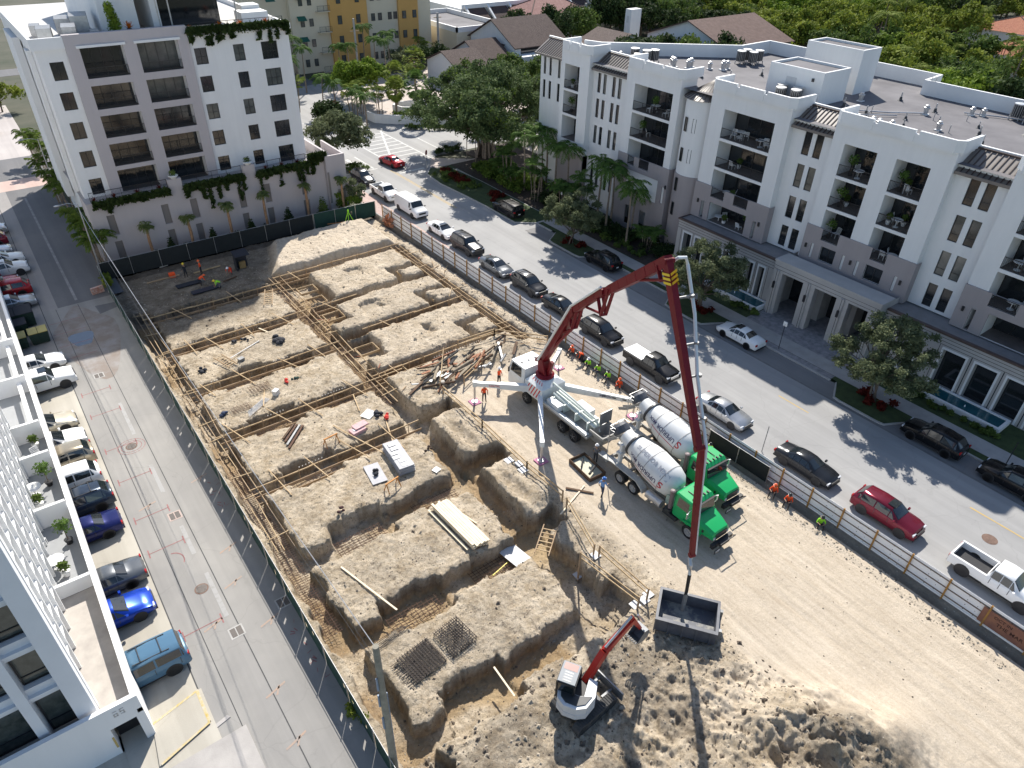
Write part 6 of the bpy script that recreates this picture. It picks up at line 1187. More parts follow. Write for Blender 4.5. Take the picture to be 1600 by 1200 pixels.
b = MB(); b.prism([rt(*p) for p in ((.98, -.45), (.88, -.98), (-.2, -1.13), (-.42, -.5))], 1.3, 1.72); b.build('side_cover', EXW, ex); MB().prism([rt(*p) for p in ((.9, .05), (.9, -.42), (-.4, -.46), (-.42, .1))], 1.3, 1.46).build('deck', TRIM, ex)
def cabq(z, k): return [(*rt(x, y), z) for x, y in ((.85*k, .08), (.85*k, 1.12), (-.55, 1.12), (-.55, .08))]
b = MB(); b.add(cabq(1.3, 1.1)+cabq(2.62, .9), [(0, 1, 5, 4), (1, 2, 6, 5), (2, 3, 7, 6), (3, 0, 4, 7)]); cg = b.build('cab_glass', CGL, ex)
b = MB(); A_, B_ = cabq(1.3, 1.12), cabq(2.62, .92); [b.beam(A_[i], B_[i], .09, .09) for i in range(4)]; [b.beam(A_[i], A_[(i+1) % 4], .1, .1) for i in range(4)]; [b.beam(B_[i], B_[(i+1) % 4], .1, .1) for i in range(4)]; b.build('cab_frame', TRIM, cg)
b = MB(); q = [(x, y) for x, y, z in cabq(0, .95)]; b.prism(q, 2.63, 2.74); b.build('cab_roof', M('roof_grey', (.20, .22, .24), .5, .05, 1), cg); b = MB(); c0, c1, c2, c3 = [Vector((x, y, 2.745)) for x, y in q]; mm = lambda u, v: c3.lerp(c0, u).lerp(c2.lerp(c1, u), v); b.quad(mm(.62, .1), mm(.95, .1), mm(.95, .9), mm(.62, .9)); b.build('roof_hatch', M('amber_hatch', (.36, .19, .16), .3, .1, 1), cg); b = MB(); [b.quad(mm(.08+.13*i, .25), mm(.15+.13*i, .25), mm(.15+.13*i, .75), mm(.08+.13*i, .75)) for i in range(4)]; b.build('roof_rib', GALV, cg)
b = MB(); d = Vector((*rt(1, 0), 0)); s = Vector((*rt(0, 1), 0)); O = Vector((*rt(.95, -.25), 1.35)); sw = Vector((math.cos(-.02), math.sin(-.02), 0)); K = O+sw*1.25+Vector((0, 0, 1.55)); T_ = O+sw*3.35+Vector((0, 0, 2.55)); Nn = sw.cross(Vector((0, 0, 1)))
b.beam(O, K, .34, .46, up=Nn.cross(K-O)); b.beam(K, T_, .32, .46, up=Nn.cross(T_-K), h2=.32); b.build('boom', EXR, ex)
b = MB(); Wp = T_+sw*.75+Vector((0, 0, -1.5)); b.beam(T_-sw*.25+Vector((0, 0, .25)), Wp, .2, .3, up=Nn.cross(Wp-T_), h2=.2); b.build('stick', EXR, ex)
b = MB(); b.tube(O+sw*.3+Vector((0, 0, .1)), O.lerp(K, .8)+sw*.35-Vector((0, 0, .1)), .07, 8); b.tube(K+Vector((0, 0, .3)), T_-sw*.2+Vector((0, 0, .35)), .07, 8); b.tube(T_+sw*.35, Wp+sw*.3+Vector((0, 0, .3)), .06, 8); b.build('hydraulic_ram', METAL, ex)
b = MB(); pr = [(0, 0), (.35, -.05), (.5, -.35), (.35, -.7), (0, -.85), (-.35, -.75), (-.5, -.55)]
for k in (-.38, .38): b.add([tuple(Wp+sw*x+Vector((0, 0, z))+Nn*k) for x, z in pr], [tuple(range(7))])
nb = len(b.v)-14; b.f += [(nb+i, nb+i+1, nb+8+i, nb+7+i) for i in range(6)]; b.m += [0]*6
for i in range(6): c = Wp+sw*(-.5)+Vector((0, 0, -.55))+Nn*(-.35+.14*i); b.beam(c, c+sw*(-.2)+Vector((0, 0, .08)), .07, .05)
b.build('bucket', GALV, ex)
# ================================================================ PEOPLE
SKIN = M('skin', (.32, .18, .11), .6, 0); BOOT = M('work_boot', (.05, .035, .025), .8, 0)
CL = {k: M('cloth_'+k, c, .85, 0) for k, c in dict(orange=(.85, .09, .015), lime=(.32, .75, .03), dark=(.02, .022, .03), blue=(.16, .30, .55), jeans=(.03, .045, .09), grey=(.12, .12, .13), red=(.5, .03, .02), yellow=(.6, .45, .03)).items()}
HARD = {k: M('helmet_'+k, c, .35, 0) for k, c in dict(white=(.75, .75, .75), orange=(.8, .12, .02), blue=(.02, .15, .5), dark=(.03, .03, .03), yellow=(.75, .55, .03)).items()}
POSES = {}
def pose(name):
    if name in POSES: return POSES[name]
    if name == 'stand': pel, ch, nk, hd = (0, 0, .96), (0, .02, 1.28), (0, .02, 1.47), (0, .05, 1.64); fe = [(-.13, .06, .05), (.13, -.05, .05)]; kn = [(-.11, .05, .5), (.12, 0, .5)]; el = [(-.28, .02, 1.15), (.27, .10, 1.13)]; ha = [(-.27, .14, .92), (.2, .34, 1.15)]
    elif name == 'walk': pel, ch, nk, hd = (0, 0, .94), (0, .06, 1.26), (0, .08, 1.45), (0, .12, 1.62); fe = [(-.11, .28, .05), (.12, -.30, .08)]; kn = [(-.11, .2, .5), (.12, -.05, .48)]; el = [(-.29, -.06, 1.14), (.28, .14, 1.14)]; ha = [(-.27, .02, .9), (.22, .36, 1.05)]
    elif name == 'sit': pel, ch, nk, hd = (0, -.05, .26), (0, -.06, .58), (0, -.02, .77), (0, .04, .93); fe = [(-.18, .62, .06), (.2, .55, .06)]; kn = [(-.17, .32, .47), (.18, .3, .48)]; el = [(-.3, .1, .48), (.3, .12, .48)]; ha = [(-.16, .3, .50), (.14, .33, .52)]
    else: pel, ch, nk, hd = (0, -.1, .82), (0, .22, 1.0), (0, .38, 1.05), (0, .52, 1.06); fe = [(-.16, .05, .05), (.17, -.08, .05)]; kn = [(-.16, .1, .45), (.17, .02, .45)]; el = [(-.27, .42, .75), (.27, .42, .74)]; ha = [(-.16, .55, .48), (.15, .56, .47)]
    V = Vector; J = []; E = []; Rr = []; K = []
    def add(p, r, kind, par=None):
        J.append(V(p)); Rr.append(r); K.append(kind)
        if par is not None: E.append((par, len(J)-1))
        return len(J)-1
    pv = add(pel, (.155, .115), 2); c1 = add(V(pel).lerp(V(ch), .5), (.145, .105), 1, pv); c2 = add(ch, (.165, .115), 1, c1); n1 = add(nk, (.06, .06), 0, c2); h1 = add(V(nk).lerp(V(hd), .55), (.085, .095), 0, n1); h2 = add(V(hd)+V((0, 0, .07)), (.085, .1), 0, h1)
    fwd = (V(hd)-V(nk)); nz = add(V(hd)+V((0, .115, -.02)), (.025, .025), 0, h1)
    for i, s in enumerate((-1, 1)):
        d = (V(nk)-V(ch)); sh = add(V(ch).lerp(V(nk), .55)+V((s*.17, 0, 0)), (.065, .065), 1, c2); e_ = add(el[i], (.045, .045), 1, sh); w_ = add(V(el[i]).lerp(V(ha[i]), .85), (.032, .032), 0, e_); dv = (V(ha[i])-V(el[i])).normalized()
        hp = add(V(ha[i])+dv*.04, (.036, .02), 0, w_)
        for f in range(4): add(V(ha[i])+dv*(.115-.008*abs(f-1.5))+V(((f-1.5)*.02, 0, -.008*f)), (.009, .009), 0, hp)
        add(V(ha[i])+dv*.06+V((-s*.045, .01, 0)), (.010, .010), 0, w_)
        hp_ = add(V(pel)+V((s*.09, 0, -.06)), (.10, .10), 2, pv); k_ = add(kn[i], (.065, .065), 2, hp_); a_ = add(V(kn[i]).lerp(V(fe[i]), .85), (.05, .05), 3, k_); t_ = add(V(fe[i])+V((0, .12, 0)), (.045, .04), 3, a_)
    me = bpy.data.meshes.new('sk'); me.from_pydata([tuple(p) for p in J], E, []); o = bpy.data.objects.new('sk', me); COL.objects.link(o)
    m = o.modifiers.new('s', 'SKIN'); m.use_smooth_shade = True
    for i, v in enumerate(me.skin_vertices[0].data): v.radius = Rr[i]; v.use_root = i == 0
    u = o.modifiers.new('u', 'SUBSURF'); u.levels = 1; bpy.context.view_layer.update(); dg = bpy.context.evaluated_depsgraph_get(); me2 = bpy.data.meshes.new_from_object(o.evaluated_get(dg)); bpy.data.objects.remove(o)
    mi = []
    for p in me2.polygons:
        best = (9, 0)
        for a, c in E:
            A, B = J[a], J[c]; t = max(0, min(1, (p.center-A).dot(B-A)/max(1e-6, (B-A).length_squared))); d = (p.center-A.lerp(B, t)).length-.5*Rr[c][0]
            if d < best[0]: best = (d, K[c] if t > .35 or K[a] == K[c] else K[a])
        mi.append(best[1])
    me2.materials.clear(); [me2.materials.append(x) for x in (SKIN, CL['orange'], CL['jeans'], BOOT)]; me2.polygons.foreach_set('material_index', mi)
    POSES[name] = (me2, J, V(hd)); return POSES[name]
def person(lab, x, y, rz, ps, shirt, pants, hat, z=None, group=None):
    me, J, hd = pose(ps); z = gnd(x, y)+.02 if z is None else z; t = thing('person', lab, 'person', (x, y, z), rz, group)
    mm = me.copy(); mm.materials[1] = CL[shirt]; mm.materials[2] = CL[pants]; o = bpy.data.objects.new('body', mm); COL.objects.link(o); o.parent = t; TREE[t.name].append(o) if t.name in TREE else TREE.__setitem__(t.name, [o]); TREE[o.name] = []
    b = MB(); c = hd+Vector((0, 0, .03)); b.lathe([(0, .155), (.015, .15), (.02, .125), (.08, .118), (.13, .08), (.15, .02)], tuple(c), n=14); b.add([(c.x-.09, c.y+.10, c.z), (c.x+.09, c.y+.10, c.z), (c.x+.06, c.y+.20, c.z-.005), (c.x-.06, c.y+.20, c.z-.005)], [(0, 1, 2, 3)]); b.build('hard_hat', HARD[hat], t, smooth=40)
    b = MB(); [b.ball((hd.x+s*.035, hd.y+.10, hd.z+.0), .014, 6) for s in (-1, 1)]; b.build('eye', CL['dark'], t)
    return t
PP = [('worker in orange shirt and dark trousers standing beside the outrigger', 27.45, 39.6, 2.8, 'stand', 'orange', 'dark', 'orange'), ('worker in orange with white hard hat beside the pump truck cab', 30.0, 41.0, 3.4, 'stand', 'orange', 'dark', 'white'),
 ('worker in dark clothes and white hard hat at the pump hopper', 30.0, 28.4, -1.2, 'stand', 'grey', 'dark', 'white'), ('worker in blue shirt and blue hard hat walking by the mixer', 27.9, 25.4, -1.3, 'walk', 'blue', 'jeans', 'blue'),
 ('worker in orange sitting at the fence, furthest of the row', 38.4, 40.9, 1.6, 'sit', 'orange', 'dark', 'orange'), ('worker in orange vest standing bent at the fence beside the black bag', 38.4, 39.5, 1.3, 'bend', 'orange', 'dark', 'dark'),
 ('worker in lime shirt sitting at the fence, left of the lime group', 38.2, 38.4, 1.8, 'sit', 'lime', 'dark', 'white'), ('worker in lime shirt sitting at the fence, middle of the lime group', 38.3, 37.2, 1.7, 'sit', 'lime', 'jeans', 'dark'), ('worker in lime shirt sitting at the fence, right of the lime group', 38.3, 35.9, 1.7, 'sit', 'lime', 'jeans', 'dark'),
 ('worker in orange crouching by the fence post right of the lime group', 38.5, 34.6, 2.0, 'sit', 'orange', 'orange', 'orange'), ('worker with orange hood at the fence behind the rear mixer drum', 38.3, 27.8, 1.7, 'bend', 'orange', 'dark', 'orange'), ('worker in lime shirt sitting between the fence and the rear mixer', 38.0, 24.0, 1.9, 'sit', 'lime', 'jeans', 'dark'),
 ('worker in orange sitting by the fence in front of the mixers, left one', 38.3, 18.2, 1.9, 'sit', 'orange', 'dark', 'orange'), ('worker in orange sitting by the fence in front of the mixers, right one', 38.4, 17.0, 1.9, 'sit', 'orange', 'dark', 'dark'), ('worker in lime shirt alone by the fence, nearest the camera', 38.5, 14.4, 2.2, 'sit', 'lime', 'dark', 'dark'),
 ('worker in orange standing in the shaded far corner of the dig', 15.4, 77.0, 1.2, 'stand', 'orange', 'dark', 'orange'), ('worker in orange bending over the dark sheets in the shade', 14.5, 74.4, -1.5, 'bend', 'orange', 'dark', 'orange'), ('worker in lime shirt bending beside the dark sheets', 16.0, 72.6, 1.5, 'bend', 'lime', 'grey', 'yellow'),
 ('worker in red and orange beside the black tool shelter', 18.0, 75.2, 2.4, 'bend', 'orange', 'red', 'white'), ('worker in dark clothes with yellow harness in the shaded corner', 13.8, 77.2, .4, 'stand', 'dark', 'dark', 'yellow')]
for p in PP: person(p[0], p[1], p[2], p[3], *p[4:])
# ================================================================ FENCES AND SITE THINGS
GMESH = M('green_fence_fabric', (.010, .045, .034), .8, .15, 2); KMESH = M('dark_fence_fabric', (.012, .016, .017), .85, .2, 2)
def fence(name, lab, p0, p1, h, fab, hole=.0, sp=3.0, post=METAL, z=0, seed=1):
    d = Vector((p1[0]-p0[0], p1[1]-p0[1], 0)); L = d.length; u = d.normalized(); nrm = Vector((-u.y, u.x, 0)); t = thing(name, lab, 'fence', (p0[0], p0[1], z)); q = np.random.RandomState(seed); n = max(1, round(L/sp))
    for i in range(n+1): c = u*(L*i/n); MB().tube(c, c+Vector((0, 0, h+.05)), .03, 6).build('post', post, t)
    for i in range(n):
        a, w_ = L*i/n+.03, L/n-.06; hs = []
        if hole:
            for k in range(q.poisson(hole)): x = q.uniform(.2, w_-.5); zz = q.uniform(.35, h-.6); hs.append((x, x+q.uniform(.14, .3), zz, zz+q.uniform(.2, .5)))
            hs = [g for j, g in enumerate(hs) if not any(abs(g[0]-o[0]) < .35 for o in hs[:j])]
        b = MB(); sag = 0; b.holes(u*a+nrm*.035, u, w_, h-.06, hs, .006, nrm); b.build('fabric_panel', fab, t)
    b = MB(); b.tube((0, 0, h), u*L+Vector((0, 0, h)), .02, 6); b.build('top_rail', post, t); return t
fence('mesh_fence', 'long green fabric fence between the alley and the dig', (6.1, 80.8), (6.1, -2), 1.85, GMESH, 1.6, 3.0)
fence('mesh_fence', 'dark fabric fence along the far side of the dig below the tower', (6.3, 81.0), (30.5, 81.0), 2.0, KMESH, 0, 3.0)
fence('mesh_fence', 'brighter green fence panels at the far street corner of the dig', (30.6, 81.0), (38.9, 80.7), 2.0, GMESH, .6, 2.7, seed=5)
fence('mesh_fence', 'loose black fabric panel leaning at the street fence beside the rear mixer', (38.75, 24.8), (38.9, 19.3), 1.5, KMESH, 0, 2.7, seed=9)
wf = thing('plank_fence', 'white panel fence with brown rails and posts along the street', 'fence', (39.25, 38, 0)); WPAN = M('white_fence_panel', (.80, .80, .82), .7, c2=(.9, .9, .9), scale=1.3)
ysp = np.arange(-6, 79.5, 2.44)-38; HF = 1.75
for y0 in ysp[:-1]: MB().box(.06, .075, y0+.006, y0+2.434, .02, HF).build('panel', WPAN if y0 > -36.0 or True else WPAN, wf)
PW_ = M('treated_post', (.36, .19, .05), .8, .25, 4); RL = M('brown_rail', (.20, .14, .11), .85, .2, 3)
for y0 in ysp: MB().box(-.08, .01, y0-.05, y0+.05, -.25, HF+.12).build('post', PW_, wf)
b = MB(); [b.box(.012, .058, ysp[0], ysp[-1], z, z+.065) for z in (.3, .9, 1.48)]; b.build('rail', RL, wf)
b = MB(); q = np.random.RandomState(3)
for y0 in ysp:
    for z in (.2, .6, 1.05, 1.4): b.box(.052, .0595, y0+1.2, y0+1.25, z, z+.05); b.box(.052, .0595, y0+.6, y0+.64, z, z+.04)
b.build('bolt', DMETAL, wf)
t = thing('rust_banner', 'rusty orange banner with lettering hung on the near end of the street fence', 'banner', (39.2, 2.0, 0)); MB().box(0, .01, -3.6, 2.1, .25, 1.5).build('sheet', M('rust_banner_m', (.30, .14, .08), .8, c2=(.20, .09, .07), scale=1.5), t)
text_obj('banner_text', 'THE VILLAGE', .42, M('dark_brown_text', (.05, .02, .015), .8, 0), t, lambda v: Vector((-.006-v.z, -.2-v.x, 1.15+v.y))) if False else None
def btxt(s, y, z, sz): text_obj('banner_text', s, sz, M('dark_brown_text', (.05, .02, .015), .8, 0), t, lambda v: Vector((-.004-v.z, y-v.x, z+v.y)))
btxt('OCT IN', .9, 1.18, .30); btxt('THE MAR', .4, .78, .36)
t = thing('orange_safety_net', 'crumpled orange net at the far corner of the street fence', 'net', (38.8, 77.2, 0)); b = MB(); q = np.random.RandomState(5)
for i in range(60): c = np.array([q.normal()*.12, q.normal()*.5, abs(q.normal())*.6]); a, e = q.normal(size=3)*.18, q.normal(size=3)*.18; b.add([tuple(c+a), tuple(c+e), tuple(c-a), tuple(c-e)], [(0, 1, 2, 3)])
b.build('net', M('net_orange', (.5, .22, .12), .8, .2, 4), t)
# timber poles, wires
up_ = thing('utility_pole', 'weathered timber utility pole rising at the bottom of the fence', 'pole', (6.3, 17.0, 0)); MB().path([(0, 0, 0), (0, 0, 5), (0, 0, 10.6)], [.19, .17, .14], 12).build('timber', M('pole_timber', (.27, .25, .20), .9, .25, 2, bump=.4), up_)
b = MB(); [b.tube((-.2, -.05+.1*i, z), (-.2, -.05+.1*i, z+.9), .05, 6) for i, z in ((0, 4.5), (1, 6.2), (0, 7.6))]; b.tube((.18, 0, 0), (.18, 0, 7), .035, 6); b.build('conduit', M('blue_grey_conduit', (.22, .28, .36), .5, .2, 3), up_)
for xx, zz, r_, lab in ((6.35, 10.3, .022, 'pale overhead wire running from the timber pole to the far corner, highest'), (6.1, 9.6, .012, 'thin dark wire running above the green fence'), (6.5, 8.6, .010, 'thin dark wire just inside the dig above the fence')):
    t = thing('overhead_wire', lab, 'wire', (xx, 17, zz)); n = 14; pts = [(.0+.1*math.sin(k*.3), (66 if r_ > .02 else 64)*k/n, -1.6*math.sin(math.pi*k/n)-(zz-8.2)*k/n) for k in range(n+1)]; MB().path(pts, r_, 5).build('cable', METAL if r_ > .02 else DMETAL, t)
def lamp_post(lab, x, y, h, arm=1.6):
    t = thing('street_light', lab, 'street light', (x, y, 0)); MB().path([(0, 0, 0), (0, 0, h)], [.09, .05], 8).build('pole', METAL, t); MB().path([(0, 0, h-.1), (-arm*.5, 0, h+.25), (-arm, 0, h+.2)], .03, 6).build('arm', METAL, t); MB().ball((-arm-.2, 0, h+.18), (.32, .13, .09), 10).build('lamp_head', METAL, t); return t
lamp_post('street light with arm at the far left corner of the dig', 6.35, 81.6, 8.4); lamp_post('second street light further up the alley beside the tower', 6.6, 108, 8.2)
def post_lamp(lab, x, y, h=3.2):
    t = thing('post_lamp', lab, 'lamp post', (x, y, .05)); MB().tube((0, 0, 0), (0, 0, h), .04, 8).build('pole', FRAME, t); b = MB(); b.lathe([(h, .08), (h+.12, .14), (h+.3, .12), (h+.36, .04)], n=10); b.build('lantern', WHITE2, t)
post_lamp('black lamp post by the sidewalk between the boom and the planted bulb', 57.9, 41.5); post_lamp('black lamp post at the top of the sidewalk near palms', 57.9, 66, 3.4); post_lamp('black lamp post behind parked dark suv near the tower annex', 39.8, 92, 3.4)
t = thing('sign_post', 'white square parking sign on black post before the portico', 'sign', (55.3, 30.2, .06)); MB().tube((0, 0, 0), (0, 0, 2.7), .035, 6).build('post', FRAME, t); MB().box(-.03, .03, -.2, .2, 2.5, 2.95).build('sign_face', WHITE, t)
t = thing('sign_post', 'thin bare metal sign post on the kerb left of the dark grey sedan', 'sign', (41.6, 21.7, 0)); MB().beam((0, 0, 0), (.05, .02, 2.5), .05, .05).build('post', GALV, t)
t = thing('sign_post', 'black sign post at right edge beside the sidewalk', 'sign', (55.3, 9.5, .06)); MB().tube((0, 0, 0), (0, 0, 2.6), .035, 6).build('post', FRAME, t)
def stop_sign(lab, x, y, h, rz_, rev=False):
    t = thing('stop_sign', lab, 'stop sign', (x, y, .1), rz_); MB().tube((0, 0, 0), (0, 0, h), .035, 6).build('post', METAL, t); rr = .4; pl = [(rr*math.cos(math.pi/8+i*math.pi/4), rr*math.sin(math.pi/8+i*math.pi/4)) for i in range(8)]
    b = MB(); b.add([(x_, -.05, h-.35+z_) for x_, z_ in pl]+[(x_, -.035, h-.35+z_) for x_, z_ in pl], [tuple(range(8)), tuple(range(15, 7, -1))]+[(i, 8+i, 8+(i+1) % 8, (i+1) % 8) for i in range(8)]); f = b.build('sign_face', M('stop_red', (.5, .02, .03), .5, 0), t); text_obj('sign_text', 'STOP', .26, WHITE, f, lambda v: Vector((v.x, -.055-v.z, h-.35+v.y))); return t
stop_sign('red stop sign on the planted island at the intersection', 53.4, 92.0, 2.9, .6); stop_sign('red stop sign on the far side road beyond the oak', 54.2, 125, 3.0, .2)
t = thing('blue_sign', 'small blue and white plaque below the island stop sign', 'sign', (53.3, 91.7, .1), .6); MB().box(-.22, .22, -.04, -.02, 1.4, 1.9).build('sign_face', M('sign_blue', (.03, .07, .3), .5, c2=(.5, .5, .5), scale=4), t)
b = thing('utility_pole', 'grey concrete utility poles behind the low white house', 'pole', (93, 152, 0)); MB().tube((0, 0, 0), (0, 0, 11), .25, 8).build('shaft', WALK, b); MB().box(-1, 1, -.06, .06, 10, 10.15).build('cross_arm', WOODG, b)
b = thing('utility_pole', 'thick grey pole in front of the orange apartment wall', 'pole', (70.5, 148, 0)); MB().tube((0, 0, 0), (0, 0, 12), .22, 8).build('shaft', WALK, b); MB().box(-1, 1, -.06, .06, 9.6, 9.75).build('cross_arm', WOODG, b)
b = thing('utility_pole', 'white pole standing among the trees behind the far bay', 'pole', (133, 147, 0)); MB().tube((0, 0, 0), (0, 0, 11), .3, 8).build('shaft', WALK, b); MB().box(-1.3, 1.3, -.08, .08, 9.6, 9.9).build('cross_arm', WALK, b)
# ---- formwork boards over the trenches
def board(b, p, q, w=.09, h=.09, dz=0, zs=None):
    b.beam((p[0], p[1], zs if zs is not None else .05+dz), (q[0], q[1], (zs if zs is not None else .05)+dz), w, h)
form_id = 0
def formwork(lab, y, x0, x1, dz=0, cross=((11.5,), (13.8,)), two=False, loc=None):
    t = thing('trench_form', lab, 'formwork', ((x0+x1)/2, y, 0)); cx = (x0+x1)/2; q = np.random.RandomState(int(y*7)); n = max(1, int((x1-x0)/4.2)); k = np.linspace(x0, x1, n+1)
    for a, c in zip(k, k[1:]): MB().beam((a-cx-.15, q.uniform(-.1, .1), .1), (c-cx+.15, q.uniform(-.1, .1), .1), .06, .1).build('form_board', WOOD, t)
    MB().beam((x0-cx, -.62, -.25), (x1-cx, -.62, -.25), .05, .2).build('form_side', WOODG, t); MB().beam((x0-cx, -1.25, -.35), (x1-cx-1, -1.25, -.35), .05, .18).build('form_side', WOODG, t)
    for x in cross: a = q.uniform(.1, .6); xx = x[0]-cx+q.uniform(-.6, .6); MB().beam((xx-a, q.uniform(.5, 1.6), .16), (xx+a, -q.uniform(1.6, 2.5), .13), .065, .05).build('cross_board', WOOD, t)
    for x in np.arange(x0+.5, x1, 1.55): MB().box(x-cx-.025, x-cx+.025, -.1, -.05, -.9, .3).build('stake', WOODG, t)
    return t
EY = [70.3, 63.1, 55.7, 48.3, 41.0]
for i, e in enumerate(EY):
    formwork(['shaded formwork boards across the furthest trench', 'formwork boards across the second trench from the tower', 'formwork boards across the third trench from the tower', 'formwork boards across the fourth trench, below the rusty steel', 'formwork boards across the fifth trench, beside the panel stack'][i], e-.55, 7.6, 21.4 if i != 3 else 24, cross=((9.4,), (12.4,), (15.6,), (19.3,)) if i else ((11.5,), (16.2,)))
for y, x0, x1, lab in ((71.2, 21.5, 36.8, 'long board at the foot of the pale mound'), (62.6, 22, 27, 'short formwork right of the spine, between far mounds'), (56.0, 24.5, 36, 'long board between the second and third right mounds'), (48.3, 21.5, 36.5, 'long board between the third mound and the scrap heap')):
    formwork(lab, y, x0, x1, cross=((x0+2,),))
def longform(lab, x0, x1, y0, y1, n=2):
    t = thing('trench_form', lab, 'formwork', ((x0+x1)/2, (y0+y1)/2, 0)); cx, cy = (x0+x1)/2, (y0+y1)/2; q = np.random.RandomState(int(x0*9))
    for j in range(n):
        x = x0+(x1-x0)*j/max(1, n-1); ys = np.linspace(y0, y1, int((y1-y0)/4.5)+1)
        for a, c in zip(ys, ys[1:]): MB().beam((x-cx+q.uniform(-.12, .12), a-cy-.1, -.06*j), (x-cx+q.uniform(-.12, .12), c-cy+.1, -.06*j), .05, .1).build('form_board', WOOD if q.rand() < .35 else WOODG, t)
    for y in np.arange(y0+1, y1, 3.9): y += q.uniform(-1, 1); MB().beam((x0-cx-.2, y-cy, .10), (x1-cx+.3, y-cy+q.uniform(-.3, .3), .10), .06, .04).build('cross_board', WOOD, t)
    return t
longform('long formwork boards along the perimeter trench beside the green fence', 7.0, 8.0, 34, 71.5, 3); longform('formwork boards down the centre spine of the dig', 20.9, 22.1, 44, 71.5, 3); longform('formwork boards along the right perimeter trench near the street', 35.8, 36.9, 44.5, 71, 3)
def padform(lab, x, y, w, h):
    t = thing('footing_form', lab, 'formwork', (x, y, -.3), group=lab); b = MB()
    for q in ((-w/2, w/2, -h/2, -h/2+.05), (-w/2, w/2, h/2-.05, h/2)): MB().box(*q, 0, .25).build('form_side', WOOD, t)
    for q in ((-w/2, -w/2+.05, -h/2+.051, h/2-.051), (w/2-.05, w/2, -h/2+.051, h/2-.051)): MB().box(*q, 0, .25).build('form_side', WOOD, t)
    [b.tube((-w/2+.1+i*.25, -h/2, .05), (-w/2+.1+i*.25, h/2, .05), .012, 4) for i in range(int(w/.25))]; [b.tube((-w/2, -h/2+.1+i*.25, .08), (w/2, -h/2+.1+i*.25, .08), .012, 4) for i in range(int(h/.25))]; b.build('rebar_mat', REBAR, t)
for x, y in ((23.4, 67.0), (23.2, 64.2), (23.3, 60.2), (23.2, 52.8), (23.6, 47.9)): padform('square timber footing form with rusty rebar in the spine trench', x, y, 1.9, 1.5)
for x, y in ((33.9, 64.6), (33.9, 58.0), (34.0, 50.4)): padform('square timber footing form in the right side notch', x, y, 1.2, 1.4)
# rebar in the open trenches
def rebars(lab, x0, x1, y0, y1, z, sp=.3, grp=None):
    cx, cy = (x0+x1)/2, (y0+y1)/2; t = thing('rebar_mat', lab, 'rebar', (cx, cy, z), group=grp); b = MB()
    for y in np.arange(y0, y1, sp): b.beam((x0-cx, y-cy, 0), (x1-cx, y-cy, 0), .025, .025)
    b.build('long_bars', REBAR, t); b = MB()
    for x in np.arange(x0, x1, sp*1.4): b.beam((x-cx, y0-cy, .03), (x-cx, y1-cy, .03), .022, .022)
    b.build('cross_bars', REBAR, t); return t
for i, e in enumerate(EY+[33.6, 26.1]):
    for j, (a, c) in enumerate(((10.5, 14.1), (16.6, 20.2))): rebars('rusty rebar mat lying in '+['first', 'second', 'third', 'fourth', 'fifth', 'sixth', 'seventh'][i]+' trench from the tower, '+('left' if j == 0 else 'right')+' pad', a, c, e-1.6, e-.15, -1.05, .22)
rebars('long rebar mat in the perimeter trench beside the green fence', 6.9, 8.0, 26.5, 44, -.55, .2)
rebars('rusty rebar along the floor of the centre spine trench', 20.8, 22.1, 45, 71, -1.05, .22); rebars('rusty rebar along the floor of the right perimeter trench', 35.8, 36.9, 46, 70, -1.2, .22)
for k in range(46):
    q = np.random.RandomState(400+k); y = q.uniform(43, 71); x = 36.9+q.normal()*.7 if k % 3 else 22.8+q.normal()*.9; x = min(x, 38.4); a = q.rand()*3.14; L = q.uniform(.4, 1.7); t = thing('timber_offcut', 'short reddish timber offcut lying by the trenches', 'board', (x, y, gnd(x, y)+.1), a, 'short timber offcuts strewn by the trenches'); MB().beam((-L/2, 0, 0), (L/2, 0, q.uniform(-.1, .25)), .08, .04).build('offcut', (WOODG, WOOD, M('red_timber', (.28, .11, .06), .85, .25, 3))[q.randint(3)], t)
# white rebar caps as rows
CAP = M('rebar_cap', (.75, .72, .66), .6, 0)
for i, (e, a, c) in enumerate(((63.1, 15, 17.8), (63.1, 9.5, 10.8), (55.7, 15.2, 17), (55.7, 9.6, 10.4), (48.3, 11.8, 13.4), (48.3, 16.6, 19.0), (41.0, 11.4, 13.6), (62.0, 28, 31.5), (47.9, 27.5, 33.0))):
    n = int((c-a)/.26); t = thing('dowel_row', 'row of upright rebar with pale caps, '+['second trench right', 'second trench left', 'third trench right', 'third trench left', 'fourth trench left', 'fourth trench right', 'fifth trench', 'far side of second right mound', 'beside the scrap heap mound'][i], 'rebar', (a, e-.18, .05))
    for k in range(n): u = MB(); u.tube((k*.26, 0, -.9), (k*.26, 0, 0), .012, 4); o = u.build('upright_bar', REBAR, t); MB().lathe([(0, .04), (.05, .05), (.09, .02)], (k*.26, 0, 0), n=6).build('cap', CAP, o)
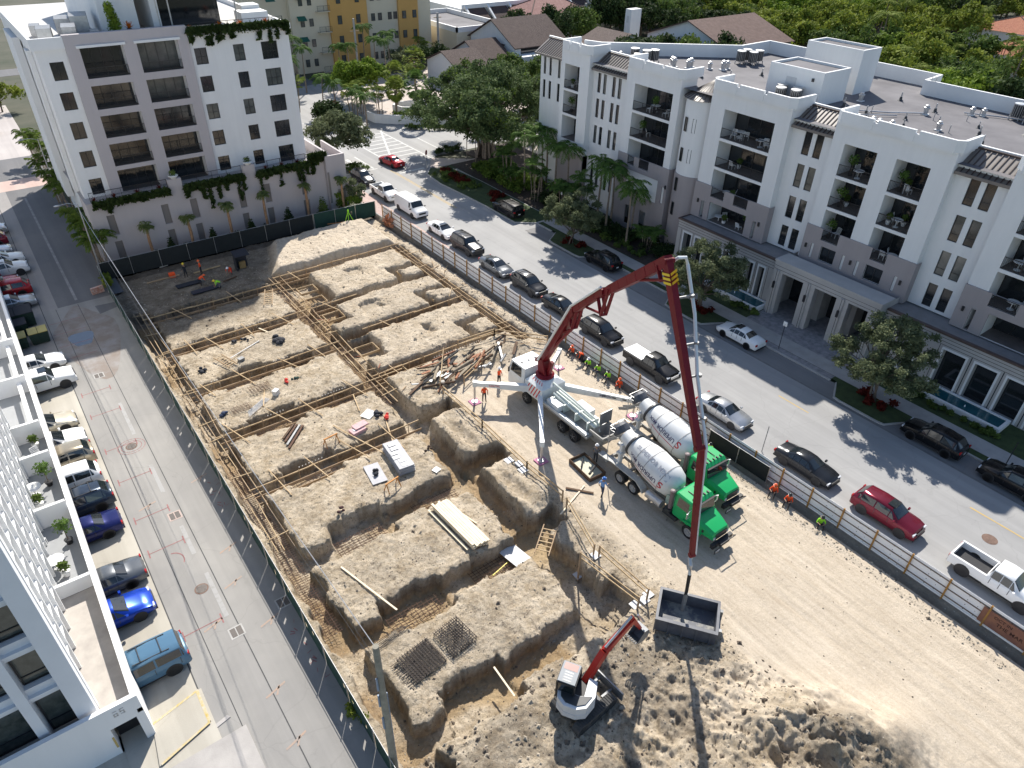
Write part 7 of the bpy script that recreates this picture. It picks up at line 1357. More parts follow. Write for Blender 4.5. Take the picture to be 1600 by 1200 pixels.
# rebar cages lying on the front block
def cage(lab, loc, rz_, w, h, z, nn=10, ext=.6):
    t = thing('rebar_cage', lab, 'rebar cage', loc, rz_)
    for zz in (.06, z):
        b = MB(); [b.beam((-w/2-ext*(zz < .1), -h/2+h*i/nn, zz), (w/2+ext*.3, -h/2+h*i/nn, zz), .03, .03) for i in range(nn+1)]; [b.beam((-w/2+w*i/nn, -h/2-.1, zz+.03), (-w/2+w*i/nn, h/2+.1, zz+.03), .03, .03) for i in range(nn+1)]; b.build('bar_layer', M('dark_rebar', (.045, .035, .03), .8, .3, 6), t)
    b = MB(); [b.beam((-w/2+w*i/3, -h/2+h*j/3, 0), (-w/2+w*i/3, -h/2+h*j/3, z+.05), .03, .03) for i in range(4) for j in range(4)]; b.build('upright', MC['dark_rebar'], t)
cage('flat rebar cage with long bars, left of the pair on the front block', (10.5, 21.5, gnd(10.5, 21.5)+.02), .12, 2.0, 1.8, .2, 11, .5); cage('taller dense rebar cage, right of the pair on the front block', (12.9, 21.7, gnd(12.9, 21.7)+.02), .12, 1.7, 1.8, .38, 12, .15)
t = thing('loose_rebar', 'loose dark rebar rods lying beyond the left cage', 'rebar', (9.9, 23.8, gnd(9.9, 23.8)+.05), .12); b = MB(); [b.beam((-1.4+.1*i, -.2+.13*i, .02), (1.3-.1*i, .05*i, .05), .025, .025) for i in range(6)]; b.build('rods', MC['dark_rebar'], t)
# lumber stack, sheets, panels
t = thing('lumber_stack', 'neat stack of pale new lumber boards beside the grey sheet', 'lumber', (17.95, 28.9, gnd(17.95, 28.9)+.1), R(3)); NEWW = M('new_lumber', (.66, .55, .38), .75, c2=(.78, .69, .52), scale=2, obj=True)
q = np.random.RandomState(8)
for r_ in range(4):
    for k in range(7 - (r_ == 3)*2):
        dy = q.uniform(-.15, .15); MB().box(-.62+k*.185, -.455+k*.185, -2.4+dy, 2.4+dy, r_*.1, r_*.1+.088).build('plank', NEWW, t)
MB().box(-.95, -.8, -2.1, 2.5, -.05, .03).build('plank', NEWW, t)
def flat(name, lab, cat, x, y, rz_, w, h, th, mat, dz=.05, tilt=0):
    t = thing(name, lab, cat, (x, y, gnd(x, y)+dz), rz_); o = MB().box(-w/2, w/2, -h/2, h/2, 0, th).build('sheet', mat, t); t.rotation_euler = (tilt, 0, rz_); return t
PALE = M('pale_plywood', (.50, .50, .50), .6, c2=(.62, .62, .62), scale=1.2); PANG = M('grey_form_panel', (.30, .30, .32), .6, c2=(.40, .40, .42), scale=1.5, obj=True)
flat('plywood_sheet', 'large pale grey plywood sheet bridging the trench by the lumber stack', 'plywood', 19.95, 25.4, R(8), 1.25, 2.5, .03, PALE, .35)
flat('yellow_pipe', 'short bright yellow bar in the trench under the pale sheet', 'pipe', 18.6, 25.0, R(12), 1.6, .06, .06, M('yellow_bar', (.6, .5, .03), .5, 0), .2)
t = thing('panel_stack', 'tall stack of grey concrete form panels with loose sheets on top', 'form panels', (17.85, 37.2, gnd(17.85, 37.2)), R(-6))
for k in range(9): MB().box(-.62+q.uniform(-.04, .04), .62+q.uniform(-.04, .04), -1.65+q.uniform(-.05, .05), 1.65+q.uniform(-.05, .05), .05+k*.07, .05+k*.07+.06).build('panel', PANG, t)
for k in range(6): x, y = q.uniform(-.3, .3), -1.3+k*.5; MB().box(x-.28, x+.28, y-.2, y+.2, .675+.008*k, .69+.008*k).build('loose_sheet', PALE, t)
b = MB(); [b.box(.63, .66, -1.5+k*.8, -1.2+k*.8, .1, .6) for k in range(4)]; b.build('strap', FRAME, t)
flat('form_panel', 'single grey panel with black tool bag left of the panel stack', 'panel', 15.7, 36.9, R(-8), 1.15, 2.2, .05, PANG); t = thing('tool_bag', 'black tool bag lying on the single grey panel', 'bag', (15.7, 36.9, gnd(15.7, 36.9)+.12)); b = MB(); [b.ball((q.normal()*.12, q.normal()*.15, .1), .16, 8) for _ in range(4)]; b.build('bag', CL['dark'], t); MB().path([(-.2, 0, .15), (0, 0, .4), (.2, 0, .15)], .02).build('strap', TRIM, t)
flat('slate_piece', 'small dark grey square piece right of the panel stack', 'panel', 19.6, 34.6, .3, .55, .5, .03, GALV); flat('pale_sheet', 'crumpled white sheet above the pink bundle', 'sheet', 18.6, 43.6, .5, 1.1, .9, .02, PALE, .06, .05)
t = thing('pink_bundle', 'pink insulation foam bundle near the fifth trench', 'insulation', (17.0, 42.3, gnd(17, 42.3)), .15); b = MB(); b.box(-.7, .5, -.45, .3, 0, .3); b.box(-.3, .9, -.2, .45, .301, .42); b.build('foam_block', M('pink_foam', (.52, .30, .30), .8, c2=(.62, .42, .42), scale=4), t); MB().box(-.5, .1, -.2, .1, .301, .33).build('white_sheet', PALE, t)
def sawhorse(lab, x, y, rz_):
    t = thing('sawhorse', lab, 'sawhorse', (x, y, gnd(x, y)), rz_); OW = M('orange_timber', (.50, .23, .07), .8, .15, 3); MB().box(-.6, .6, -.05, .05, .72, .8).build('top_beam', OW, t)
    for sx in (-1, 1):
        for sy in (-1, 1): MB().beam((sx*.5, 0, .72), (sx*.55, sy*.3, 0), .06, .06).build('leg', OW, t)
sawhorse('orange timber sawhorse in front of the panel stack', 16.0, 34.8, .2); sawhorse('orange timber sawhorse near the pink bundle', 14.6, 42.1, .1)
def ladder(lab, p, q_, w, n=6):
    P, Q = Vector(p), Vector(q_); t = thing('timber_ladder', lab, 'ladder', P); d = Q-P; s = d.cross(Vector((0, 0, 1))).normalized()*w/2
    for k in (-1, 1): MB().beam(s*k, d+s*k, .07, .09).build('rail', WOODG, t)
    for i in range(1, n): c = d*(i/n); MB().beam(c-s, c+s, .06, .05).build('rung', WOOD, t)
ladder('timber ladder frame lying over the dark trench corner by the plywood', (20.9, 23.6, .12), (23.0, 25.2, .12), .95, 7); ladder('timber ladder on the shaded slope beside the spine', (19.9, 68.7, .25), (18.6, 65.6, .2), .8, 8); ladder('pale timber ladder lying on the third block', (11.3, 59.0, .25), (12.0, 56.8, .15), .8, 7)
def stick(lab, p, q_, w=.09, mat=WOOD, name='loose_board', cat='board', h=.05):
    z0, z1 = gnd(*p)+.08, gnd(*q_)+.08; z0 = z1 = max(z0, z1, -.1); t = thing(name, lab, cat, (p[0], p[1], z0)); MB().beam((0, 0, 0), (q_[0]-p[0], q_[1]-p[1], z1-z0), w, h).build('board', mat, t)
stick('long pale board crossing from the sixth block over the trench', (9.8, 30.4), (11.1, 25.4), .11, NEWW); stick('short pale board over the front trench', (13.7, 18.9), (13.6, 16.8), .1, NEWW); stick('pale board lying right of lumber stack', (18.3, 31.5), (19.0, 28.4), .09, NEWW); stick('board laid diagonally beside the pink bundle', (19.6, 42.8), (18.2, 38.2), .1); stick('board resting across the fifth trench to the panel stack', (15.6, 43.9), (17.5, 37.9), .08)
stick('long board lying across the top of the second block', (16.3, 62.2), (18.8, 55.6), .1, NEWW); stick('grey board lying by the black tarp on second block', (12.2, 58.2), (15.4, 59.6), .08, PALE); stick('board across the third block', (13.0, 52.0), (12.0, 49.6), .09); stick('board lying on the fourth block', (18.8, 46.8), (18.2, 44.4), .09)
stick('board lying beside blue worker', (24.3, 25.7), (27.6, 26.9), .1, NEWW); stick('dark plank lying left of the blue worker', (26.3, 27.5), (27.6, 25.9), .16, WOODD)
# clutter
def clutter(lab, x, y, mat, n=5, s=.18, name='clothing_pile', cat='clothes'):
    t = thing(name, lab, cat, (x, y, gnd(x, y))); b = MB(); q = np.random.RandomState(int(x*13+y))
    for _ in range(n): b.ball((q.normal()*s, q.normal()*s, .08+q.rand()*.12), (s*(.6+q.rand()*.6), s*(.6+q.rand()*.5), s*.6), 8)
    b.build('heap', mat, t, smooth=60)
for a in (('black tarp heap with pink cloth on the second block', 17.0, 58.6, CL['dark'], 8, .32), ('dark jacket left on the second block', 13.4, 60.8, CL['dark'], 4), ('black jacket beside dark jacket on second block', 14.3, 60.7, CL['dark'], 4), ('dark clothes heap beside the pale timber ladder', 9.5, 57.6, CL['dark'], 6, .22), ('red cloth bundle on the third block', 14.9, 51.8, CL['red'], 3, .16), ('dark green bundle beside red cloth', 15.6, 51.9, M('cloth_green', (.02, .06, .05), .9, 0), 3, .16), ('navy bag on the third block, left', 8.9, 50.2, CL['jeans'], 4, .2), ('small dark heap on fifth block near the trench edge', 12.0, 34.8, M('dark_cloth', (.05, .02, .02), .9, 0), 4, .14), ('dark heap right of the slate piece', 20.3, 37.0, M('cloth_brown', (.05, .03, .02), .9, 0), 4, .15), ('red and white bundle at the board end by the spine', 19.7, 42.3, CL['red'], 4, .2), ('black bag beside pink bundle by the spine', 19.2, 43.2, CL['dark'], 5, .22), ('black bag heap at the street fence by the row of workers', 38.8, 39.9, CL['dark'], 5, .22), ('black item hung at the fence post by the lime group', 38.9, 36.8, CL['dark'], 4, .2)): clutter(*a)
def box_(lab, x, y, rz_, w, d_, h, mat, name='box', cat='box', part='carton'):
    t = thing(name, lab, cat, (x, y, gnd(x, y)+.02), rz_); b = MB(); b.box(-w/2, w/2, -d_/2, d_/2, 0, h); b.box(-w/2-.02, w/2+.02, -d_/2-.02, d_/2+.02, h, h+.04); b.build(part, mat, t); return t
box_('small grey block beside the pale timber ladder', 12.9, 57.4, .3, .5, .4, .25, GALV, 'concrete_block', 'block', 'block'); box_('white and navy cooler box on the third block', 13.5, 50.6, .6, .5, .4, .45, PALE, 'cooler_box', 'cooler', 'case')
rebars('rusty steel mesh pieces on the third block, upper', 11.8, 13.6, 51.6, 52.8, .2, .2); rebars('rusty steel mesh pieces on the third block, lower left', 9.6, 11.2, 49.8, 50.8, .2, .2)
t = thing('pipe_bundle', 'white plastic pipes lying on the third block', 'pipes', (11.7, 49.6, gnd(11.7, 49.6)+.08), .5); [MB().tube((-1.3+.1*i, .13*i, .03), (1.3, .13*i+.1, .03), .03, 6).build('pipe', PALE, t) for i in range(5)]
t = thing('pipe_bundle', 'rusty steel beams and pipes on the fourth block', 'beams', (12.6, 44.6, gnd(12.6, 44.6)+.12), .75); [MB().beam((-1.6+.3*i, .3*i-.3, .02*i), (1.2, .26*i-.2, .03), .16, .14).build('beam', m_, t) for i, m_ in enumerate((REBAR, GALV, REBAR, WOODD))]
# scrap timber heap beside the pump truck
t = thing('scrap_heap', 'heap of broken dark timber, pipes and roots left of the pump truck cab', 'scrap heap', (28.6, 44.7, gnd(28.6, 44.7))); q = np.random.RandomState(21)
for k in range(64):
    x, y = q.normal()*2.9, q.normal()*1.0; x = max(-5.2, min(5.6, x)); y += x*.12; a = q.normal()*.45+.25; L = q.uniform(.8, 3.0); d = Vector((math.cos(a)*L/2, math.sin(a)*L/2, q.normal()*.12)); c = Vector((x, y, .12+.35*q.rand()*math.exp(-(x/3)**2)+.1)); mt = (WOODD, WOODD, M('charred_wood', (.03, .028, .027), .9, .3, 3), GALV, M('pale_wood_scrap', (.30, .25, .18), .9, .3, 3), M('clay_pipe', (.28, .12, .06), .8, .2, 3))[q.randint(6)]
    (MB().tube(c-d, c+d, q.uniform(.06, .15), 7) if q.rand() < .6 else MB().beam(c-d, c+d, q.uniform(.1, .3), q.uniform(.05, .12))).build('timber_piece', mt, t)
t = thing('boulder', 'pale boulder lying in front of the scrap heap', 'boulder', (25.6, 43.4, gnd(25.6, 43.4)+.15)); b = MB(); b.ball((0, 0, 0), (.4, .32, .3), 10); b.ball((.15, .1, .1), (.25, .25, .2), 8); b.build('rock', M('limestone_rock', (.42, .40, .36), .9, .2, 4, bump=.6), t, smooth=60)
# guardrails of raw 2x4
def guard(lab, pts, h=1.05, two=True, zb=None):
    t = thing('guard_rail', lab, 'guard rail', (pts[0][0], pts[0][1], 0)); O = Vector((pts[0][0], pts[0][1], 0)); q = np.random.RandomState(int(pts[0][1]*3))
    for p, c in zip(pts, pts[1:]):
        P, C_ = Vector((*p, 0))-O, Vector((*c, 0))-O; L = (C_-P).length; n = max(1, int(L/4.8))
        for z in ((h, h-.42) if two else (h,)): MB().beam(P+Vector((0, 0, z)), C_+Vector((0, 0, z+q.uniform(-.04, .04))), .05, .1).build('rail', WOOD, t)
        for i in range(n+1): c_ = P.lerp(C_, i/n); zz = gnd(c_.x+O.x, c_.y+O.y); MB().box(c_.x-.045, c_.x+.045, c_.y-.045, c_.y+.045, zz-.05, h+.08).build('post', WOODG, t)
    return t
guard('long raw timber guard rail between the mounds and the pump truck', [(25.0, 42.2), (25.1, 36.5), (25.0, 30.5), (25.2, 26.6)]); guard('raw timber guard rail beyond the ladder, left run', [(25.0, 25.9), (23.7, 21.6)]); guard('double raw timber guard rail running to the steel bin, left', [(22.5, 21.6), (23.1, 16.9)]); guard('double raw timber guard rail running to the steel bin, right', [(23.9, 21.3), (24.0, 17.0)])
guard('timber guard rail at the edge of the scrap heap', [(25.2, 43.0), (28.2, 47.2)]); guard('timber guard rail around the corner near the boom base', [(30.0, 47.6), (34.0, 47.3), (37.4, 43.4)]); guard('timber rail behind the scrap heap on the cab side', [(27.4, 42.6), (30.2, 43.9)])
t = thing('plywood_walk', 'small white plywood squares under the guard rail posts', 'plywood', (24.0, 31.5, 0)); [MB().box(x-.3, x+.3, y-.3, y+.3, gnd(24+x, 31.5+y)+.03, gnd(24+x, 31.5+y)+.06).build('sheet', PALE, t) for x, y in ((.7, -.9), (.9, -.2), (.5, .6))]
t = thing('plywood_walk', 'pale plywood squares under the rail posts beside the steel bin', 'plywood', (23.5, 17.2, 0)); [MB().box(x-.28, x+.28, y-.28, y+.28, gnd(23.5+x, 17.2+y)+.03, gnd(23.5+x, 17.2+y)+.06).build('sheet', PALE, t) for x, y in ((-.3, 0), (.4, -.1), (.9, .05), (-.8, 4.6), (.3, 4.3))]
# washout tray, barrels, shelter, tripod, dumpsters etc
t = thing('mortar_tray', 'open timber sided tray lined with pale mortar beside the pump truck', 'tray', (29.0, 28.2, 0), R(-4)); b = MB(); [b.box(*q_) for q_ in ((-.75, .75, -1.3, -1.24, 0, .35), (-.75, .75, 1.24, 1.3, 0, .35), (-.75, -.69, -1.24, 1.24, 0, .35), (.69, .75, -1.24, 1.24, 0, .35))]; b.build('frame', WOODD, t); MB().box(-.69, .69, -1.24, 1.24, .02, .06).build('mortar', M('pale_mortar', (.52, .50, .38), .7, .1, 2), t); b = MB(); b.tube((-.5, -.9, .4), (.5, -.4, .45), .1, 8); b.tube((-.4, .2, .2), (.3, .9, .25), .06, 8); b.build('hose', TRIM, t)
t = thing('tool_shelter', 'black leaning panel shelter at the far end of the dig', 'shelter', (19.6, 76.0, gnd(19.6, 76))); b = MB(); b.box(-.7, .7, .3, .36, 0, 2.0); b.box(-.75, -.69, -.5, .3, 0, 1.9); b.beam((0, .5, 2.05), (0, -.9, 1.8), 1.6, .06); b.build('panel', CL['dark'], t); MB().box(-.3, .4, -.1, .2, 0, .8).build('tool_box', M('tan_box', (.25, .17, .07), .7, .2, 3), t)
t = thing('survey_tripod', 'lime yellow survey tripod standing on the pale mound', 'tripod', (34.6, 79.6, gnd(34.6, 79.6))); b = MB(); [b.tube((0, 0, 1.4), (.6*math.cos(a), .6*math.sin(a), 0), .035, 5) for a in (0, 2.1, 4.2)]; b.build('leg', CL['lime'], t); MB().lathe([(1.4, .12), (1.6, .1), (1.66, .05)], n=8).build('instrument', CL['lime'], t); stick('orange barrier rail beside the survey tripod', (32.0, 80.3), (34.2, 79.6), .1, M('orange_barrier', (.5, .2, .06), .7, 0), 'barrier_rail', 'rail')
for k, (x, y, rz_, w_, m_) in enumerate(((13.5, 75.3, .1, 2.6, CL['dark']), (14.6, 73.0, .15, 3.0, M('dark_sheeting', (.03, .035, .05), .4, .2, 2)), (17.5, 73.8, .4, 1.6, WOODD), (11.6, 78.0, .1, 3.4, WOODG), (16.2, 77.6, .2, 3, WOOD))): stick(['black folded sheeting in the shaded corner', 'dark glossy sheeting beside the lime worker', 'dark plank beside the lime worker', 'grey plank by the dark fence', 'long board in front of the shaded workers'][k], (x-w_/2, y), (x+w_/2, y+rz_), .8 if k < 2 else .12, m_, 'ground_sheet' if k < 2 else 'loose_board', 'sheet' if k < 2 else 'board', .12)
flat('orange_tub', 'orange and dark tub by the far dark fence', 'tub', 12.6, 78.3, 0, .6, .5, .45, CL['orange']); flat('white_cabinet', 'white utility cabinet standing outside the far dark fence', 'cabinet', 12.5, 81.6, .1, .9, .5, 1.6, WHITE2, 0)
flat('orange_barrier', 'orange and white barricade pieces at the alley end by fence', 'barricade', 5.2, 78.4, .2, 1.2, .3, .7, M('faded_barricade', (.45, .12, .07), .7, c2=(.55, .5, .45), scale=5), -.0)
def skip(lab, x, y, w, d_, h, mat, lid, rz_=0):
    t = thing('dumpster', lab, 'dumpster', (x, y, 0), rz_); b = MB(); b.add([(-w/2+.1, -d_/2+.1, .1), (w/2-.1, -d_/2+.1, .1), (w/2-.1, d_/2-.1, .1), (-w/2+.1, d_/2-.1, .1), (-w/2, -d_/2, h), (w/2, -d_/2, h), (w/2, d_/2, h), (-w/2, d_/2, h)], [(0, 3, 2, 1), (0, 1, 5, 4), (1, 2, 6, 5), (2, 3, 7, 6), (3, 0, 4, 7)]); [b.box(x_-.03, x_+.03, -d_/2-.05, -d_/2+.02, .2, h-.1) for x_ in (-w*.3, 0, w*.3)]; b.build('body', mat, t)
    for k in range(2): MB().box(-w/2+k*w/2+.02, k*w/2-.02, -d_/2-.03, d_/2+.03, h+.01, h+.07).build('lid', lid, t)
DG = M('dumpster_green', (.012, .035, .025), .6, .2, 2); skip('big dark green dumpster in the shade with open side', -2.4, 75.6, 3.0, 2.0, 1.5, DG, CL['dark']); skip('dark green dumpster nearer, with a white label', -2.9, 73.6, 2.4, 1.5, 1.3, DG, CL['dark']); YL_ = M('yellow_lid', (.40, .33, .10), .6, .1, 2)
for k in range(2): skip('yellow lidded green recycling bin, '+('left' if k == 0 else 'right'), -2.9+k*1.75, 71.1+.15*k, 1.6, 1.3, 1.2, DG, YL_)
# ================================================================ VEGETATION
def leaves(name, mat, cl, n, lf, seed, parent, asp=.6, upb=.35, edge=.55):
    """cl: clumps (x,y,z,r[,rz]); n leaf faces spread near the clump shells"""
    q = np.random.RandomState(seed); C = np.array([c[:4] for c in cl]); sq = np.array([(c[4] if len(c) > 4 else c[3]*.8) for c in cl]); wt = C[:, 3]**2; k = q.choice(len(C), n, p=wt/wt.sum())
    d = q.normal(size=(n, 3)); d /= np.linalg.norm(d, axis=1)[:, None]; r = (edge+(1-edge)*q.rand(n))[:, None]; low = d[:, 2] < -.55; d[low, 2] *= -1
    P = C[k, :3]+d*r*np.stack([C[k, 3], C[k, 3], sq[k]], 1)+q.normal(size=(n, 3))*lf*.8
    nn = d*.6+q.normal(size=(n, 3))*.75; nn[:, 2] += upb; nn /= np.linalg.norm(nn, axis=1)[:, None]
    t = np.cross(nn, q.normal(size=(n, 3))); t /= np.linalg.norm(t, axis=1)[:, None]; s = np.cross(nn, t); L = (lf*(.6+.8*q.rand(n)))[:, None]
    V = np.stack([P-t*L, P+s*L*asp, P+t*L, P-s*L*asp], 1).reshape(-1, 3); m = bpy.data.meshes.new(name); m.vertices.add(4*n); m.vertices.foreach_set('co', V.astype(np.float32).ravel()); m.loops.add(4*n); m.loops.foreach_set('vertex_index', np.arange(4*n, dtype=np.int32)); m.polygons.add(n); m.polygons.foreach_set('loop_start', np.arange(0, 4*n, 4, dtype=np.int32)); m.polygons.foreach_set('loop_total', np.full(n, 4, np.int32)); m.materials.append(mat); m.update()
    o = bpy.data.objects.new(name, m); COL.objects.link(o); o.parent = parent; TREE.setdefault(parent.name, []).append(o); TREE[o.name] = []; return o
def clumps(seed, n, R_, Rz, z, r0, r1, flat=.5):
    q = np.random.RandomState(seed); out = []
    while len(out) < n:
        p = q.uniform(-1, 1, 3)
        if .3 < np.linalg.norm(p) < 1 and p[2] > -flat: out.append((p[0]*R_, p[1]*R_, z+p[2]*Rz, q.uniform(r0, r1)))
    return out
def tree(name, lab, loc, mat, seed, R_=3.2, Rz=2.0, z=4.6, n=5200, lf=.16, trunk=.16, ncl=34, cr=(.5, 1.1), grp=None, multi=1, edge=.55, barkm=None, spread=.35):
    t = thing(name, lab, 'tree', loc, 0, grp); cl = clumps(seed, ncl, R_, Rz, z, *cr); leaves('crown', mat, cl, n, lf, seed, t, edge=edge); b = MB(); q = np.random.RandomState(seed+1)
    for m_ in range(multi):
        a = q.rand()*6.28; bx, by = (q.uniform(0, .5)*math.cos(a), q.uniform(0, .5)*math.sin(a)) if multi > 1 else (0, 0); fx, fy, fz = bx*1.4+q.normal()*spread, by*1.4+q.normal()*spread, z-Rz*.75
        b.path([(bx, by, -.1), (bx+(fx-bx)*.4, by+(fy-by)*.4, fz*.5), (fx, fy, fz)], [trunk, trunk*.8, trunk*.65], 8)
        for c in cl[m_::multi][:12]:
            mid = ((fx+c[0])/2+q.normal()*.15, (fy+c[1])/2+q.normal()*.15, (fz+c[2])/2+.2); b.path([(fx, fy, fz), mid, c[:3]], [trunk*.5, trunk*.3, trunk*.1], 5)
    b.build('trunk', barkm or BARK, t, smooth=60); return t
tree('street_tree', 'grey green oak on the far kerb bulb behind the parked black suv', (54.1, 59.6, .15), LF_OAK, 3, 3.5, 2.8, 3.7, 24000, .10, .11, 100, (.35, .7), multi=2, edge=.25)
tree('street_tree', 'grey green oak just right of the boom elbow before the podium', (54.8, 39.8, .15), LF_OAK, 4, 4.0, 3.2, 4.2, 28000, .10, .12, 110, (.35, .75), multi=3, edge=.25)
tree('street_tree', 'grey green oak on kerb bulb nearest the camera by the long pool', (55.0, 20.4, .15), LF_OAK, 5, 4.3, 3.2, 4.3, 30000, .095, .12, 120, (.35, .75), multi=3, edge=.25)
tree('oak_tree', 'broad dark oak at the corner beside the white tower', (43.2, 99.8, 0), LF_OAK, 6, 4.4, 2.6, 5.0, 12000, .18, .2, 52, (.6, 1.3))
tree('small_tree', 'small thin leaved tree behind the white pickup and fence corner', (37.8, 83.4, 0), LF_OAK, 7, 1.3, 1.5, 3.1, 1500, .13, .06, 14, (.35, .6)); tree('small_tree', 'bright yellow green shrub tree beside the annex wall', (36.6, 84.2, 0), LF_BR, 8, 2.0, 1.0, 1.6, 2600, .14, .05, 18, (.4, .8))
# banyan
t = thing('banyan_tree', 'huge spreading banyan with aerial roots at the intersection corner', 'tree', (64.5, 92.5, 0)); cl = []
for i, (x, y, z, r, n_) in enumerate(((65.5, 96.5, 8.5, 5.2, 26), (59.8, 95.0, 7.0, 4.2, 20), (70.0, 94.5, 8.2, 4.5, 22), (76.0, 98.5, 7.8, 4.6, 20), (62.0, 90.2, 5.6, 3.8, 18), (70.4, 104, 8.5, 5.0, 20), (66.8, 88.8, 5.0, 3.2, 14), (72.5, 89.0, 6.2, 3.6, 14), (58.5, 100.5, 6.5, 3.4, 12), (64.5, 102, 9.0, 4.0, 14), (80, 92, 6.8, 3.4, 10), (59.6, 85.8, 7.6, 3.8, 18), (61.5, 82.0, 6.6, 3.2, 12), (56.4, 90.5, 7.0, 3.2, 12), (57.2, 83.2, 10.2, 3.4, 16), (60.2, 87.5, 11.4, 4.0, 20), (64.5, 91.5, 11.6, 4.2, 20))): cl += [(c[0]+x-64.5, c[1]+y-92.5, c[2], c[3]) for c in clumps(50+i, n_, r, r*.55, z, .7, 1.6, .6)]
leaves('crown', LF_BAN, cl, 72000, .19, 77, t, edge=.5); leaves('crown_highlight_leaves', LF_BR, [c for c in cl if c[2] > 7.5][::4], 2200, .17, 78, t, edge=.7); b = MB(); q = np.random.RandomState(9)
for i in range(26): a = q.rand()*6.28; r = q.rand()**.5*1.3; x, y = r*math.cos(a), r*math.sin(a); b.path([(x*1.25, y*1.25, -.1), (x, y, 1.5), (x*1.1+q.normal()*.3, y*1.1+q.normal()*.3, 4.8)], [.2, .15, .12], 6)
for c in cl[::3]: b.path([(q.normal()*.5, q.normal()*.5, 3.2), (c[0]*.5, c[1]*.5, (c[2]+4)/2), c[:3]], [.24, .14, .04], 5)
for i in range(9): x, y = q.uniform(-5, 4), q.uniform(-3.5, 3); b.path([(x, y, 0), (x+.1, y, 5.2)], .06, 5)
b.build('trunk', M('pale_bark', (.22, .18, .145), .9, .3, 3, bump=.5), t, smooth=60)
# palms
def frond(b, o, az, L, rise, droop, nl, lw, ll, q, mi=None):
    pts = []; n = 9; dx, dy = math.cos(az), math.sin(az)
    for i in range(n): s = i/(n-1); pts.append(np.array([o[0]+dx*L*s*(1-.12*s), o[1]+dy*L*s*(1-.12*s), o[2]+rise*s-droop*s*s]))
    b.path([tuple(p) for p in pts], [.025*(1-i/n)+.008 for i in range(n)], 3, mi); sd = np.array([-dy, dx, 0])
    for k in range(nl):
        s = .12+.86*k/nl; f = s*(n-1); i = min(int(f), n-2); p = pts[i]+(pts[i+1]-pts[i])*(f-i); fw = pts[i+1]-pts[i]; fw = fw/np.linalg.norm(fw); le = ll*(math.sin(math.pi*min(1, .15+s*.82)))**.6*(.85+.3*q.rand())
        for sg in (-1, 1): tip = p+(sd*sg*.8+fw*.55)*le+np.array([0, 0, -.25-.35*q.rand()])*le; m_ = p+(tip-p)*.5+np.array([0, 0, .12*le]); b.add([tuple(p), tuple(m_+fw*lw), tuple(tip), tuple(m_-fw*lw)], [(0, 1, 2, 3)], mi)
PALM = {}
def palm(lab, x, y, h, kind='royal', mat=None, grp=None, z=0, s=1, name=None):
    mat = mat or LF_PALM; key = (kind, mat.name, round(h))
    nm = name or {'royal': 'palm_tree', 'fan': 'fan_palm', 'areca': 'bushy_palm', 'sabal': 'young_palm'}[kind]
    if key in PALM: o = clone(PALM[key], lab, (x, y, z), rs.rand()*6.28, s, grp); o.name = nm; return o
    q = np.random.RandomState(int(h*10)+len(kind)); t = thing(nm, lab, 'palm tree', (x, y, z), 0, grp); b = MB(); tr = MB(); bend = q.uniform(.1, .4)
    if kind == 'royal':
        tr.path([(0, 0, -.1), (.0, 0, h*.4), (bend, 0, h*.85)], [.16, .12, .09], 8); o = (bend, 0, h*.93)
        tr.path([(bend, 0, h*.85), (bend, 0, h*.95)], [.11, .08], 8)
        for i in range(15): frond(b, o, i*2.4+q.normal()*.2, q.uniform(2.1, 2.8), q.uniform(.2, 1.7), q.uniform(1.2, 2.2), 17, .075, .66, q)
    elif kind == 'areca':
        for k in range(5):
            a = k*1.3; bx, by = .35*math.cos(a), .35*math.sin(a); hh = h*q.uniform(.55, .8); tr.path([(bx, by, 0), (bx*2.2, by*2.2, hh)], [.06, .045], 6)
            for i in range(8): frond(b, (bx*2.2, by*2.2, hh), i*.8+q.normal()*.3, q.uniform(1.3, 2.0), q.uniform(.8, 1.6), q.uniform(.8, 1.5), 13, .07, .5, q)
    elif kind == 'sabal':
        tr.path([(0, 0, -.1), (q.normal()*.1, 0, h*.5), (0, 0, h*.88)], [.15, .17, .12], 8)
        for i in range(16): frond(b, (0, 0, h*.9), i*2.4, q.uniform(.75, 1.05), q.uniform(-.1, 1.0), q.uniform(.3, .8), 8, .06, .5, q)
    else:
        tr.path([(0, 0, -.1), (0, 0, h*.7)], [.2, .2], 8); R_ = h*.24
        for i in range(150):
            v = q.normal(size=3); v /= np.linalg.norm(v); v[2] = v[2]*1.15+.15; c = np.array([0, 0, h*.72])+v*R_*.85; s_ = np.cross(v, [0, 0, 1]); s_ /= np.linalg.norm(s_)+1e-6; u_ = np.cross(s_, v)
            for j in range(9): a = (j-4)*.3; dr = (v*.9*math.cos(a)+s_*math.sin(a))+np.array([0, 0, -.45]); e = np.cross(dr, u_)*.07; tip = c+dr*.75; m_ = c+dr*.4; b.add([tuple(c), tuple(m_+e), tuple(tip), tuple(m_-e)], [(0, 1, 2, 3)])
    b.build('fronds', mat, t); tr.build('trunk', BARKP if kind != 'sabal' else BARKT, t, smooth=60); PALM[key] = t; return t
